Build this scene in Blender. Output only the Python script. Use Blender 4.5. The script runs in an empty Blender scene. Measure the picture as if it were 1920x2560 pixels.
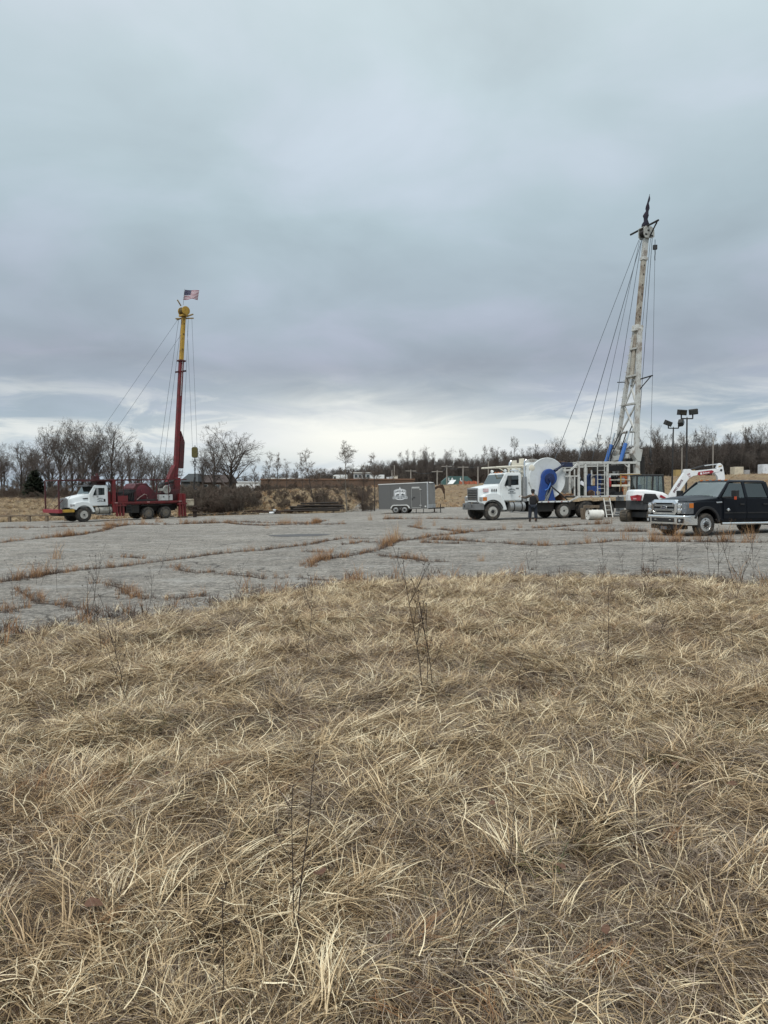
import bpy, bmesh, math, random
import numpy as np
from mathutils import Vector, Matrix, noise as mnoise

random.seed(7)
rng = np.random.default_rng(7)
SC = bpy.context.scene
COL = SC.collection
R = math.radians

# ------------------------------------------------------------------ camera
EYE = 1.64
FOC = 1923.0                       # focal length in pixels of the 1920 x 2560 photograph
PITCH = math.atan(42 / FOC)        # a slight look down
cam_d = bpy.data.cameras.new('camera')
cam_d.sensor_fit = 'VERTICAL'
cam_d.sensor_height = 36.0
cam_d.sensor_width = 27.0
cam_d.lens = 36.0 * FOC / 2560
cam_d.clip_start = 0.05
cam_d.clip_end = 4000
cam = bpy.data.objects.new('camera', cam_d)
cam.location = (0, 0, EYE)
cam.rotation_euler = (R(90) - PITCH, 0, 0)
COL.objects.link(cam)
SC.camera = cam

# ------------------------------------------------------------------ view transform
SC.view_settings.view_transform = 'Standard'
SC.view_settings.look = 'None'
SC.view_settings.gamma = 1
SC.view_settings.exposure = 0.45
SC.view_settings.use_curve_mapping = False
SC.render.engine = 'CYCLES'
SC.cycles.max_bounces = 6
SC.cycles.transparent_max_bounces = 12
SC.cycles.use_adaptive_sampling = True

SUN_ELEV, SUN_AZ = R(56), R(205)   # behind the camera, a little to the left; azimuth from +Y clockwise


class NT:
    """tiny node-tree writer"""
    def __init__(s, tree):
        s.t = tree
        s.n = tree.nodes
        s.l = tree.links

    def new(s, typ, **kw):
        n = s.n.new(typ)
        for k, v in kw.items():
            setattr(n, k, v)
        return n

    def put(s, sock, v):
        if hasattr(v, 'bl_idname') and hasattr(v, 'links'):
            s.l.new(v, sock)
        elif v is not None:
            if isinstance(v, (tuple, list)) and len(v) == 3 and sock.type == 'RGBA':
                v = (*v, 1)
            sock.default_value = v

    def math(s, op, a, b=None, c=None, clamp=False):
        n = s.new('ShaderNodeMath', operation=op)
        n.use_clamp = clamp
        s.put(n.inputs[0], a)
        if b is not None: s.put(n.inputs[1], b)
        if c is not None: s.put(n.inputs[2], c)
        return n.outputs[0]

    def mix(s, f, a, b, blend='MIX'):
        n = s.new('ShaderNodeMix', data_type='RGBA', blend_type=blend)
        s.put(n.inputs[0], f)
        s.put(n.inputs[6], a)
        s.put(n.inputs[7], b)
        return n.outputs[2]

    def ramp(s, f, stops, interp='LINEAR'):
        n = s.new('ShaderNodeValToRGB')
        n.color_ramp.interpolation = interp
        e = n.color_ramp.elements
        while len(e) < len(stops): e.new(0.5)
        for k, (p, c) in enumerate(stops):
            e[k].position = p
            e[k].color = (*c, 1) if isinstance(c, tuple) else (c, c, c, 1)
        s.put(n.inputs[0], f)
        return n.outputs[0]

    def smooth(s, x, a, b):
        n = s.new('ShaderNodeMapRange', interpolation_type='SMOOTHSTEP')
        s.put(n.inputs[0], x)
        n.inputs[1].default_value = a
        n.inputs[2].default_value = b
        return n.outputs[0]

    def noise(s, vec, scale, detail=4, rough=0.55, dist=0.0):
        n = s.new('ShaderNodeTexNoise')
        if vec is not None: s.put(n.inputs['Vector'], vec)
        n.inputs['Scale'].default_value = scale
        n.inputs['Detail'].default_value = detail
        n.inputs['Roughness'].default_value = rough
        n.inputs['Distortion'].default_value = dist
        return n.outputs['Fac']

    def comb(s, x, y, z):
        n = s.new('ShaderNodeCombineXYZ')
        s.put(n.inputs[0], x); s.put(n.inputs[1], y); s.put(n.inputs[2], z)
        return n.outputs[0]

    def sep(s, v):
        n = s.new('ShaderNodeSeparateXYZ')
        s.put(n.inputs[0], v)
        return n.outputs


# ------------------------------------------------------------------ sky: an overcast cloud deck over a clear-sky base
world = bpy.data.worlds.new('World')
SC.world = world
world.use_nodes = True
w = NT(world.node_tree)
w.n.clear()
wout = w.new('ShaderNodeOutputWorld')
bg = w.new('ShaderNodeBackground')
bg.inputs['Strength'].default_value = 0.1
sky = w.new('ShaderNodeTexSky', sky_type='NISHITA')
sky.sun_disc = False
sky.sun_elevation = SUN_ELEV
sky.sun_rotation = SUN_AZ
tc = w.new('ShaderNodeTexCoord')
X, Y, Z = w.sep(tc.outputs['Generated'])[:3]
zc = w.math('MAXIMUM', Z, 0.0)
den = w.math('ADD', zc, 0.26)
U = w.math('DIVIDE', X, den)
V = w.math('DIVIDE', Y, den)
P = w.comb(U, V, 0.0)
n_big = w.noise(P, 0.95, 3, 0.5, 0.5)
n_mid = w.noise(w.comb(w.math('MULTIPLY', U, 0.9), w.math('ADD', V, 7.3), 3.1), 2.6, 5, 0.5, 0.3)
# near the horizon the layers are seen edge-on
n_lay = w.noise(w.comb(w.math('MULTIPLY', X, 3.2), w.math('MULTIPLY', Y, 3.2), w.math('MULTIPLY', zc, 15.0)), 2.4, 6, 0.6, 0.7)
az = w.math('ARCTAN2', X, Y)
elev = w.math('ADD', zc, w.math('MULTIPLY', w.math('SUBTRACT', n_big, 0.5), 0.10))
elev2 = w.math('MAXIMUM', elev, 0.0)
deck = w.ramp(elev2, [
    (0.00, (0.47, 0.56, 0.65)), (0.055, (0.57, 0.645, 0.69)), (0.10, (0.385, 0.465, 0.535)),
    (0.16, (0.348, 0.395, 0.462)), (0.23, (0.40, 0.475, 0.54)), (0.33, (0.455, 0.56, 0.615)),
    (0.45, (0.535, 0.64, 0.69)), (0.54, (0.61, 0.715, 0.755)), (0.80, (0.85, 0.96, 1.02)), (1.0, (0.95, 1.05, 1.1))])
var = w.math('ADD', 1.0, w.math('ADD', w.math('MULTIPLY', w.math('SUBTRACT', n_mid, 0.5), 0.55),
                                w.math('MULTIPLY', w.math('SUBTRACT', n_big, 0.5), 0.42)))
deck = w.mix(1.0, deck, w.comb(var, var, var), 'MULTIPLY')
# faint mauve patches in the deck
deck = w.mix(w.math('MULTIPLY', w.smooth(n_mid, 0.46, 0.66), 0.5), deck, w.mix(1.0, deck, (1.07, 0.975, 1.04), 'MULTIPLY'))
# the break in the clouds low ahead
da = w.math('DIVIDE', w.math('SUBTRACT', az, -0.01), 0.19)
g_az = w.math('POWER', 2.718, w.math('MULTIPLY', w.math('MULTIPLY', da, da), -1.0))
ctr = w.math('ADD', 0.076, w.math('MULTIPLY', w.math('SUBTRACT', n_lay, 0.5), 0.05))
de = w.math('DIVIDE', w.math('SUBTRACT', zc, ctr), 0.047)
g_el = w.math('POWER', 2.718, w.math('MULTIPLY', w.math('MULTIPLY', de, de), -1.0))
brk = w.math('MULTIPLY', g_az, g_el)
brk_w = w.math('MULTIPLY', g_el, w.math('MULTIPLY', w.smooth(n_lay, 0.40, 0.66), 0.62))
brk = w.math('MAXIMUM', w.math('MULTIPLY', brk, w.math('ADD', 0.72, w.math('MULTIPLY', n_lay, 0.62))), brk_w)
brk = w.math('MINIMUM', brk, 1.0)
deck = w.mix(brk, deck, (0.97, 0.97, 0.90))
# bluish low layers under the break, with clear sky showing through a little
low = w.math('MULTIPLY', w.math('SUBTRACT', 1.0, w.smooth(zc, 0.018, 0.052)), w.smooth(n_lay, 0.34, 0.60))
deck = w.mix(w.math('MULTIPLY', low, 0.8), deck, (0.36, 0.47, 0.58))
n10 = w.new('ShaderNodeVectorMath', operation='SCALE')
w.put(n10.inputs[0], deck)
n10.inputs['Scale'].default_value = 7.55
final = w.mix(0.96, sky.outputs[0], n10.outputs[0])
# below the horizon: ground-coloured
final = w.mix(w.smooth(Z, -0.06, -0.005), (1.0, 0.95, 0.85), final)
w.put(bg.inputs['Color'], final)
w.l.new(bg.outputs[0], wout.inputs['Surface'])

sun_d = bpy.data.lights.new('sun', 'SUN')
sun_d.energy = 1.5
sun_d.angle = R(14)
sun_d.color = (1.0, 0.965, 0.91)
sun = bpy.data.objects.new('sun', sun_d)
sun.rotation_euler = (R(90) - SUN_ELEV, 0, -SUN_AZ + R(180))
sun.location = (0, -20, 40)
COL.objects.link(sun)

# ------------------------------------------------------------------ helpers


def at(px, py, d):
    """world point on the sight line of photo pixel (px, py), y = d metres ahead"""
    u = (px - 960) / FOC
    v = (1280 - py) / FOC
    c, s = math.cos(PITCH), math.sin(PITCH)
    dy = c + v * s
    dz = -s + v * c
    return Vector((u / dy * d, d, EYE + dz / dy * d))


class MB:
    """collects shapes and links them as one mesh object"""
    def __init__(s):
        s.v = []
        s.f = []

    def add(s, vs, fs):
        b = len(s.v)
        s.v += [tuple(p) for p in vs]
        s.f += [tuple(b + i for i in f) for f in fs]
        return s

    def bx(s, x0, x1, y0, y1, z0, z1):
        vs = [(x, y, z) for z in (z0, z1) for y in (y0, y1) for x in (x0, x1)]
        return s.add(vs, [(0, 2, 3, 1), (4, 5, 7, 6), (0, 1, 5, 4), (2, 6, 7, 3), (0, 4, 6, 2), (1, 3, 7, 5)])

    def bar(s, p0, p1, wd, ht=None, up=(0, 0, 1)):
        ht = wd if ht is None else ht
        p0, p1 = Vector(p0), Vector(p1)
        d = (p1 - p0).normalized()
        u = Vector(up)
        if abs(d.dot(u)) > 0.97: u = Vector((1, 0, 0))
        a = d.cross(u).normalized()
        b = a.cross(d).normalized()
        vs = []
        for p in (p0, p1):
            for (i, j) in ((-1, -1), (1, -1), (1, 1), (-1, 1)):
                vs.append(p + a * (i * wd / 2) + b * (j * ht / 2))
        return s.add(vs, [(0, 1, 2, 3), (7, 6, 5, 4), (0, 4, 5, 1), (1, 5, 6, 2), (2, 6, 7, 3), (3, 7, 4, 0)])

    def cyl(s, p0, p1, r, r2=None, n=12, caps=True):
        r2 = r if r2 is None else r2
        p0, p1 = Vector(p0), Vector(p1)
        d = (p1 - p0).normalized()
        u = Vector((0, 0, 1)) if abs(d.z) < 0.9 else Vector((1, 0, 0))
        a = d.cross(u).normalized()
        b = d.cross(a)
        vs = []
        for p, rr in ((p0, r), (p1, r2)):
            for k in range(n):
                t = 2 * math.pi * k / n
                vs.append(p + (a * math.cos(t) + b * math.sin(t)) * rr)
        fs = [(k, (k + 1) % n, n + (k + 1) % n, n + k) for k in range(n)]
        if caps:
            fs += [tuple(range(n - 1, -1, -1)), tuple(range(n, 2 * n))]
        return s.add(vs, fs)

    def tube(s, pts, r, n=8):
        pts = [Vector(p) for p in pts]
        rings = []
        for i, p in enumerate(pts):
            d = (pts[min(i + 1, len(pts) - 1)] - pts[max(i - 1, 0)]).normalized()
            u = Vector((0, 0, 1)) if abs(d.z) < 0.9 else Vector((1, 0, 0))
            a = d.cross(u).normalized()
            b = d.cross(a)
            rr = r[i] if isinstance(r, (list, tuple)) else r
            rings.append([p + (a * math.cos(2 * math.pi * k / n) + b * math.sin(2 * math.pi * k / n)) * rr for k in range(n)])
        vs = [q for ring in rings for q in ring]
        fs = []
        for i in range(len(pts) - 1):
            for k in range(n):
                fs.append((i * n + k, i * n + (k + 1) % n, (i + 1) * n + (k + 1) % n, (i + 1) * n + k))
        fs += [tuple(range(n - 1, -1, -1)), tuple((len(pts) - 1) * n + k for k in range(n))]
        return s.add(vs, fs)

    def lathe(s, prof, c, axis='y', n=20):
        """prof: list of (radius, offset along axis), open ends are capped"""
        c = Vector(c)
        ax = {'x': (Vector((0, 1, 0)), Vector((0, 0, 1)), Vector((1, 0, 0))),
              'y': (Vector((1, 0, 0)), Vector((0, 0, 1)), Vector((0, 1, 0))),
              'z': (Vector((1, 0, 0)), Vector((0, 1, 0)), Vector((0, 0, 1)))}[axis]
        vs, fs = [], []
        for r, h in prof:
            for k in range(n):
                t = 2 * math.pi * k / n
                vs.append(c + ax[0] * (r * math.cos(t)) + ax[1] * (r * math.sin(t)) + ax[2] * h)
        for i in range(len(prof) - 1):
            for k in range(n):
                fs.append((i * n + k, i * n + (k + 1) % n, (i + 1) * n + (k + 1) % n, (i + 1) * n + k))
        if prof[0][0] > 1e-4: fs.append(tuple(range(n - 1, -1, -1)))
        m = (len(prof) - 1) * n
        if prof[-1][0] > 1e-4: fs.append(tuple(m + k for k in range(n)))
        return s.add(vs, fs)

    def prism(s, poly, a0, a1, axis='y', inset=None):
        """poly in (x,z) extruded along y, in (y,z) along x or in (x,y) along z"""
        n = len(poly)
        vs = []
        for a in (a0, a1):
            for (p, q) in poly:
                vs.append({'y': (p, a, q), 'x': (a, p, q), 'z': (p, q, a)}[axis])
        fs = [(k, (k + 1) % n, n + (k + 1) % n, n + k) for k in range(n)]
        fs += [tuple(range(n - 1, -1, -1)), tuple(range(n, 2 * n))]
        return s.add(vs, fs)

    def loft(s, sections, cap=True):
        """sections: list of equal-length closed rings of 3D points"""
        n = len(sections[0])
        vs = [p for sec in sections for p in sec]
        fs = []
        for i in range(len(sections) - 1):
            for k in range(n):
                fs.append((i * n + k, i * n + (k + 1) % n, (i + 1) * n + (k + 1) % n, (i + 1) * n + k))
        if cap:
            fs += [tuple(range(n - 1, -1, -1)), tuple((len(sections) - 1) * n + k for k in range(n))]
        return s.add(vs, fs)

    def sheet(s, pts, t=(0, 0, 0)):
        """polygon pts given thickness vector t"""
        n = len(pts)
        t = Vector(t)
        vs = [Vector(p) for p in pts] + [Vector(p) + t for p in pts]
        fs = [tuple(range(n)), tuple(range(2 * n - 1, n - 1, -1))]
        fs += [(k, n + k, n + (k + 1) % n, (k + 1) % n) for k in range(n)]
        return s.add(vs, fs)

    def mesh(s, name):
        me = bpy.data.meshes.new(name)
        me.from_pydata(s.v, [], s.f)
        bm = bmesh.new()
        bm.from_mesh(me)
        bmesh.ops.recalc_face_normals(bm, faces=bm.faces)
        bm.to_mesh(me)
        bm.free()
        return me

    def build(s, name, mat, parent=None, bev=0.0, smooth=False, seg=2):
        me = s.mesh(name)
        return link(name, me, mat, parent, bev, smooth, seg)


def link(name, me, mat, parent=None, bev=0.0, smooth=False, seg=2):
    o = bpy.data.objects.new(name, me)
    COL.objects.link(o)
    if mat is not None and not me.materials: me.materials.append(mat)
    if smooth:
        me.polygons.foreach_set('use_smooth', [True] * len(me.polygons))
        m = o.modifiers.new('edges', 'EDGE_SPLIT')
        m.split_angle = R(38)
    if bev:
        b = o.modifiers.new('bevel', 'BEVEL')
        b.width = bev
        b.segments = seg
        b.limit_method = 'ANGLE'
        b.angle_limit = R(35)
        b.harden_normals = False
    if parent is not None: o.parent = parent
    return o


def tag(o, label=None, cat=None, group=None, kind=None):
    if label: o['label'] = label
    if cat: o['category'] = cat
    if group: o['group'] = group
    if kind: o['kind'] = kind
    return o


def thing(name, label, cat, loc=(0, 0, 0), rz=0.0, group=None, tilt=None):
    o = bpy.data.objects.new(name, None)
    COL.objects.link(o)
    o.empty_display_size = 0.2
    o.location = loc
    o.rotation_euler = (0, 0, rz) if tilt is None else (tilt[0], tilt[1], rz)
    return tag(o, label, cat, group)


def kids(o):
    return [c for c in bpy.data.objects if c.parent is o]


def dup(o, parent=None, children=None):
    c = o.copy()
    COL.objects.link(c)
    if parent is not None: c.parent = parent
    for ch in (children if children is not None else list(o.children)):
        dup(ch, c)
    return c


# ------------------------------------------------------------------ materials
MATS = {}


def pmat(name, col, rough=0.5, metal=0.0, dirt=0.0, dcol=(0.16, 0.12, 0.085), dscale=3.0, coat=0.0,
         vary=0.08, bump=0.0, bscale=40.0, dpos=0.52, spec=0.5):
    """procedural paint / metal / wood: noise-varied base with blotches of dirt or rust"""
    if name in MATS: return MATS[name]
    m = bpy.data.materials.new(name)
    m.use_nodes = True
    t = NT(m.node_tree)
    b = t.n['Principled BSDF']
    tcn = t.new('ShaderNodeTexCoord')
    ob = tcn.outputs['Object']
    n1 = t.noise(ob, dscale * 1.7, 5, 0.6)
    k = t.math('ADD', 1.0, t.math('MULTIPLY', t.math('SUBTRACT', n1, 0.5), vary * 4))
    c = t.mix(1.0, (*col, 1), t.comb(k, k, k), 'MULTIPLY')
    if dirt > 0:
        n2 = t.noise(ob, dscale, 7, 0.66, 0.5)
        f = t.math('MULTIPLY', t.smooth(n2, dpos - 0.07, dpos + 0.14), dirt)
        c = t.mix(f, c, (*dcol, 1))
        rr = t.math('ADD', rough, t.math('MULTIPLY', f, 0.35), clamp=True)
        t.put(b.inputs['Roughness'], rr)
    else:
        b.inputs['Roughness'].default_value = rough
    t.put(b.inputs['Base Color'], c)
    b.inputs['Metallic'].default_value = metal
    b.inputs['Coat Weight'].default_value = coat
    b.inputs['Coat Roughness'].default_value = 0.06
    b.inputs['Specular IOR Level'].default_value = spec
    if bump:
        bn = t.new('ShaderNodeBump')
        bn.inputs['Strength'].default_value = bump
        bn.inputs['Distance'].default_value = 0.01
        t.put(bn.inputs['Height'], t.noise(ob, bscale, 3, 0.6))
        t.l.new(bn.outputs[0], b.inputs['Normal'])
    MATS[name] = m
    return m


def gmat(name, tint=(0.75, 0.82, 0.8), refl=0.3, clear=0.6):
    """window glass: partly see-through, partly mirror, over a dark tint"""
    if name in MATS: return MATS[name]
    m = bpy.data.materials.new(name)
    m.use_nodes = True
    t = NT(m.node_tree)
    t.n.remove(t.n['Principled BSDF'])
    out = t.n['Material Output']
    tr = t.new('ShaderNodeBsdfTransparent')
    tr.inputs[0].default_value = (*tint, 1)
    df = t.new('ShaderNodeBsdfDiffuse')
    df.inputs[0].default_value = (0.012, 0.015, 0.016, 1)
    gl = t.new('ShaderNodeBsdfGlossy')
    gl.inputs['Roughness'].default_value = 0.03
    gl.inputs[0].default_value = (0.86, 0.93, 0.92, 1)
    m1 = t.new('ShaderNodeMixShader')
    m1.inputs[0].default_value = clear
    t.l.new(df.outputs[0], m1.inputs[1]); t.l.new(tr.outputs[0], m1.inputs[2])
    lw = t.new('ShaderNodeLayerWeight')
    lw.inputs[0].default_value = 0.35
    f = t.math('ADD', refl, t.math('MULTIPLY', lw.outputs['Fresnel'], 0.6), clamp=True)
    m2 = t.new('ShaderNodeMixShader')
    t.put(m2.inputs[0], f)
    t.l.new(m1.outputs[0], m2.inputs[1]); t.l.new(gl.outputs[0], m2.inputs[2])
    t.l.new(m2.outputs[0], out.inputs['Surface'])
    MATS[name] = m
    return m


RUST = (0.13, 0.062, 0.032)
white = pmat('white_paint', (0.74, 0.77, 0.765), 0.35, 0, 0.35, (0.36, 0.33, 0.28), 1.6, coat=0.3, dpos=0.60, vary=0.03)
white_dirty = pmat('grimy_white_paint', (0.57, 0.57, 0.535), 0.5, 0, 0.7, (0.21, 0.175, 0.14), 2.3, dpos=0.54, vary=0.05)
white_rust = pmat('rust_streaked_white_paint', (0.50, 0.505, 0.475), 0.55, 0, 0.8, (0.19, 0.14, 0.105), 2.0, dpos=0.53, vary=0.06)
cream = pmat('cream_white_paint', (0.70, 0.66, 0.55), 0.5, 0, 0.5, (0.24, 0.18, 0.12), 2.5, dpos=0.56)
red = pmat('faded_red_paint', (0.15, 0.012, 0.014), 0.45, 0, 0.6, (0.055, 0.022, 0.02), 1.8, dpos=0.50, vary=0.1)
dred = pmat('dark_red_paint', (0.075, 0.012, 0.014), 0.5, 0, 0.6, (0.03, 0.018, 0.016), 2.2, dpos=0.5)
yellow = pmat('worn_yellow_paint', (0.45, 0.27, 0.035), 0.5, 0, 0.7, (0.13, 0.075, 0.025), 1.8, dpos=0.52, vary=0.1)
blue = pmat('blue_paint', (0.012, 0.055, 0.25), 0.4, 0, 0.5, (0.02, 0.035, 0.08), 2.5, dpos=0.52, coat=0.2)
blue_l = pmat('light_blue_paint', (0.04, 0.14, 0.42), 0.4, 0, 0.4, (0.06, 0.07, 0.11), 3, dpos=0.56)
black = pmat('black_steel', (0.016, 0.016, 0.017), 0.55, 0, 0.5, (0.06, 0.05, 0.04), 3, dpos=0.52)
dgrey = pmat('dark_grey_plastic', (0.035, 0.037, 0.039), 0.6, 0, 0.4, (0.085, 0.075, 0.06), 3)
frame_m = pmat('chassis_black', (0.018, 0.017, 0.016), 0.7, 0, 0.5, (0.06, 0.048, 0.036), 2.5, dpos=0.5)
rubber = pmat('tyre_rubber', (0.028, 0.027, 0.026), 0.85, 0, 0.75, (0.115, 0.098, 0.078), 5, dpos=0.50)
steel = pmat('grey_steel', (0.36, 0.37, 0.37), 0.42, 0.6, 0.5, (0.16, 0.13, 0.10), 4, dpos=0.54)
alloy = pmat('bright_alloy', (0.62, 0.63, 0.63), 0.28, 0.9, 0.4, (0.17, 0.14, 0.11), 6, dpos=0.56)
chrome = pmat('chrome', (0.72, 0.74, 0.75), 0.12, 1.0, 0.3, (0.25, 0.22, 0.19), 4, dpos=0.6)
rustm = pmat('rusty_steel', (0.095, 0.055, 0.034), 0.85, 0.2, 0.7, (0.042, 0.026, 0.019), 4, dpos=0.48, bump=0.4)
rustd = pmat('dark_rusty_steel', (0.038, 0.025, 0.019), 0.85, 0.2, 0.6, (0.075, 0.042, 0.027), 4, dpos=0.52)
cable_m = pmat('wire_rope', (0.10, 0.115, 0.13), 0.5, 0.4)
wood = pmat('weathered_timber', (0.20, 0.155, 0.11), 0.9, 0, 0.6, (0.085, 0.06, 0.04), 4, dpos=0.5, bump=0.5)
glass_d = gmat('tinted_glass', (0.30, 0.36, 0.36), 0.10, 0.45)
glass_w = gmat('windscreen_glass', (0.55, 0.62, 0.61), 0.26, 0.45)
glass_c = gmat('clear_glass', (0.82, 0.88, 0.86), 0.10, 0.85)
amber = pmat('amber_lens', (0.55, 0.16, 0.02), 0.2, coat=0.5)
redlens = pmat('red_lens', (0.32, 0.012, 0.012), 0.2, coat=0.5)
lens = pmat('clear_lens', (0.55, 0.57, 0.58), 0.12, 0.5, coat=0.8, vary=0.2, dscale=14)
ink = pmat('dark_lettering', (0.02, 0.022, 0.026), 0.5)
ink_soft = pmat('worn_dark_lettering', (0.07, 0.08, 0.09), 0.6)
seat_m = pmat('seat_fabric', (0.03, 0.03, 0.032), 0.9)


def text_obj(name, body, size, mat, parent, M, extrude=0.004, font_scale_x=1.0, spacing=1.0, bold=0.0, align='CENTER'):
    cu = bpy.data.curves.new(name, 'FONT')
    cu.body = body
    cu.size = size
    cu.extrude = extrude
    cu.offset = bold
    cu.align_x = align
    cu.align_y = 'CENTER'
    cu.space_character = spacing
    cu.resolution_u = 2
    tmp = bpy.data.objects.new('tmp_text', cu)
    COL.objects.link(tmp)
    dg = bpy.context.evaluated_depsgraph_get()
    me = bpy.data.meshes.new_from_object(tmp.evaluated_get(dg))
    bpy.data.objects.remove(tmp)
    bpy.data.curves.remove(cu)
    me.transform(M @ Matrix.Diagonal((font_scale_x, 1, 1, 1)))
    me.materials.clear()
    me.materials.append(mat)
    return link(name, me, None, parent)


def frame3(o, ex, ey):
    """matrix whose x axis is ex and y axis is ey, placed at o: for lettering lying on a surface"""
    ex = Vector(ex).normalized(); ey = Vector(ey).normalized(); ez = ex.cross(ey)
    return Matrix(((ex.x, ey.x, ez.x, o[0]), (ex.y, ey.y, ez.y, o[1]), (ex.z, ey.z, ez.z, o[2]), (0, 0, 0, 1)))


def arc_text(name, body, size, mat, parent, M, rad, bold=0.0, gap=1.0, fx=1.0):
    """letters set round an arch, each letter a piece of its own"""
    wd = {'I': .45, 'L': .9, 'M': 1.25, 'W': 1.3, ' ': .5, 'E': .92}
    ws = [wd.get(ch, 1.0) * size * 0.72 * gap for ch in body]
    tot = sum(ws)
    s = -tot / 2
    outs = []
    for ch, wv in zip(body, ws):
        mid = s + wv / 2
        s += wv
        if ch == ' ': continue
        a = mid / rad
        L = Matrix.Translation((rad * math.sin(a), rad * (math.cos(a) - 1), 0)) @ Matrix.Rotation(-a, 4, 'Z')
        outs.append(text_obj(name, ch, size, mat, parent, M @ L, bold=bold, font_scale_x=fx))
    return outs
# ================================================================== GROUND
EDGE_PX = [-3000, -900, 0, 480, 560, 640, 800, 880, 960, 1100, 1400, 1920, 2600, 5000]
EDGE_YE = [66, 66, 66, 69, 70, 71, 73, 76, 92, 96, 96, 96, 96, 96]
EDGE_YC = [80, 80, 80, 82, 84, 86, 90, 98, 130, 165, 170, 170, 170, 170]
EDGE_H = [1.3, 1.3, 1.1, 1.0, 1.4, 1.9, 2.2, 2.4, 3.0, 3.7, 5.0, 6.3, 7.0, 7.0]
FRONT_PX = [-3000, -600, 0, 250, 480, 620, 700, 850, 960, 1300, 1600, 1920, 2500, 5000]
FRONT_Y = [6.0, 6.5, 8.5, 9.6, 10.6, 11.7, 12.3, 13.4, 13.8, 14.1, 13.8, 12.4, 11.6, 11]


def sstep(v):
    v = np.clip(v, 0, 1)
    return v * v * (3 - 2 * v)


def wob(x, y, s=1.0, o=0.0):
    """smooth pseudo-noise, about -1..1"""
    x = np.asarray(x, float) * s + o; y = np.asarray(y, float) * s - o * 1.7
    return (np.sin(1.7 * x + 0.6 * y + 1.3 * np.sin(0.9 * y + o)) + np.sin(-0.8 * x + 1.9 * y + 1.1 * np.sin(1.3 * x)) +
            np.sin(2.9 * x - 2.3 * y + 0.7) * 0.6 + np.sin(4.1 * x + 3.7 * y) * 0.35) / 2.6


def px_of(x, y):
    return 960 + FOC * np.asarray(x, float) / np.maximum(np.asarray(y, float), 1.0)


def front_y(px):
    return np.interp(px, FRONT_PX, FRONT_Y)


def G(x, y):
    x = np.asarray(x, float); y = np.asarray(y, float)
    xc = np.clip(x, -45, 40)
    base = np.where(xc > -15, 0.0155 * xc, -0.2325 + 0.027 * (xc + 15))
    px = px_of(x, y)
    ye = np.interp(px, EDGE_PX, EDGE_YE); yc = np.interp(px, EDGE_PX, EDGE_YC); hh = np.interp(px, EDGE_PX, EDGE_H)
    s = sstep((y - ye - 0.6) / (yc - ye))
    z = base * (1 - s) + hh * s + np.maximum(0, y - yc) * 0.006 + s * 0.16 * wob(x, y, 0.22, 2.0)
    m = sstep((front_y(px) - 0.25 - y) / 1.6)
    z = z + m * (0.05 + 0.055 * wob(x, y, 1.1) + 0.03 * wob(x, y, 2.7, 4.0))
    return z


def g(x, y):
    return float(G(x, y))


def gpt(px, py, lift=0.0):
    """where the sight line of a photo pixel meets the ground"""
    d = 20.0
    for _ in range(60):
        p = at(px, py, d)
        zz = g(p.x, p.y)
        slope = (EYE - p.z) / d
        nd = (EYE - zz) / max(slope, 1e-4)
        d += 0.5 * (min(nd, 400) - d)
    p = at(px, py, d)
    return Vector((p.x, p.y, g(p.x, p.y) + lift))


def axis_steps(parts):
    out = []
    for a, b, st in parts:
        out += list(np.arange(a, b, st))
    out.append(parts[-1][1])
    return np.array(out)


def grid_mesh(name, XX, YY, ZZ):
    n, m = XX.shape
    v = np.stack([XX, YY, ZZ], -1).reshape(-1, 3)
    i = np.arange(n * m).reshape(n, m)
    q = np.stack([i[:-1, :-1], i[:-1, 1:], i[1:, 1:], i[1:, :-1]], -1).reshape(-1, 4)
    me = bpy.data.meshes.new(name)
    me.from_pydata(v.tolist(), [], q.tolist())
    me.polygons.foreach_set('use_smooth', [True] * len(me.polygons))
    me.update()
    return me


xs = axis_steps([(-900, -200, 50), (-200, -60, 5), (-60, -12, 1), (-12, 12, 0.25), (12, 60, 1), (60, 200, 5), (200, 901, 50)])
ys = axis_steps([(-40, -6, 2), (-6, 16, 0.25), (16, 60, 1.5), (60, 112, 0.8), (112, 180, 2), (180, 300, 10), (300, 1501, 80)])
XX, YY = np.meshgrid(xs, ys)
ZZ = G(XX, YY)

gm = bpy.data.materials.new('field_ground')
gm.use_nodes = True
t = NT(gm.node_tree)
b = t.n['Principled BSDF']
geo = t.new('ShaderNodeNewGeometry')
pos = geo.outputs['Position']
px_, py_, pz_ = t.sep(pos)[:3]
f1 = t.noise(pos, 0.16, 6, 0.62)
f2 = t.noise(pos, 1.6, 5, 0.7)
f3 = t.noise(t.comb(t.math('MULTIPLY', px_, 0.35), py_, pz_), 5.0, 4, 0.75)
c = t.mix(t.smooth(f1, 0.36, 0.62), (0.235, 0.165, 0.105), (0.30, 0.225, 0.135))
c = t.mix(t.math('MULTIPLY', t.smooth(f2, 0.48, 0.70), 0.7), c, (0.36, 0.285, 0.185))
c = t.mix(t.math('MULTIPLY', t.smooth(f3, 0.50, 0.70), 0.65), c, (0.115, 0.08, 0.052))
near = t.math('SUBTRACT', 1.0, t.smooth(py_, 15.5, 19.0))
soil = t.mix(t.smooth(f2, 0.4, 0.65), (0.012, 0.009, 0.006), (0.03, 0.022, 0.014))  # near-black: shade between the grass blades put into the soil colour
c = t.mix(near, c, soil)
t.put(b.inputs['Base Color'], c)
b.inputs['Roughness'].default_value = 0.95
b.inputs['Specular IOR Level'].default_value = 0.15
bn = t.new('ShaderNodeBump'); bn.inputs['Strength'].default_value = 0.9; bn.inputs['Distance'].default_value = 0.25
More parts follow.
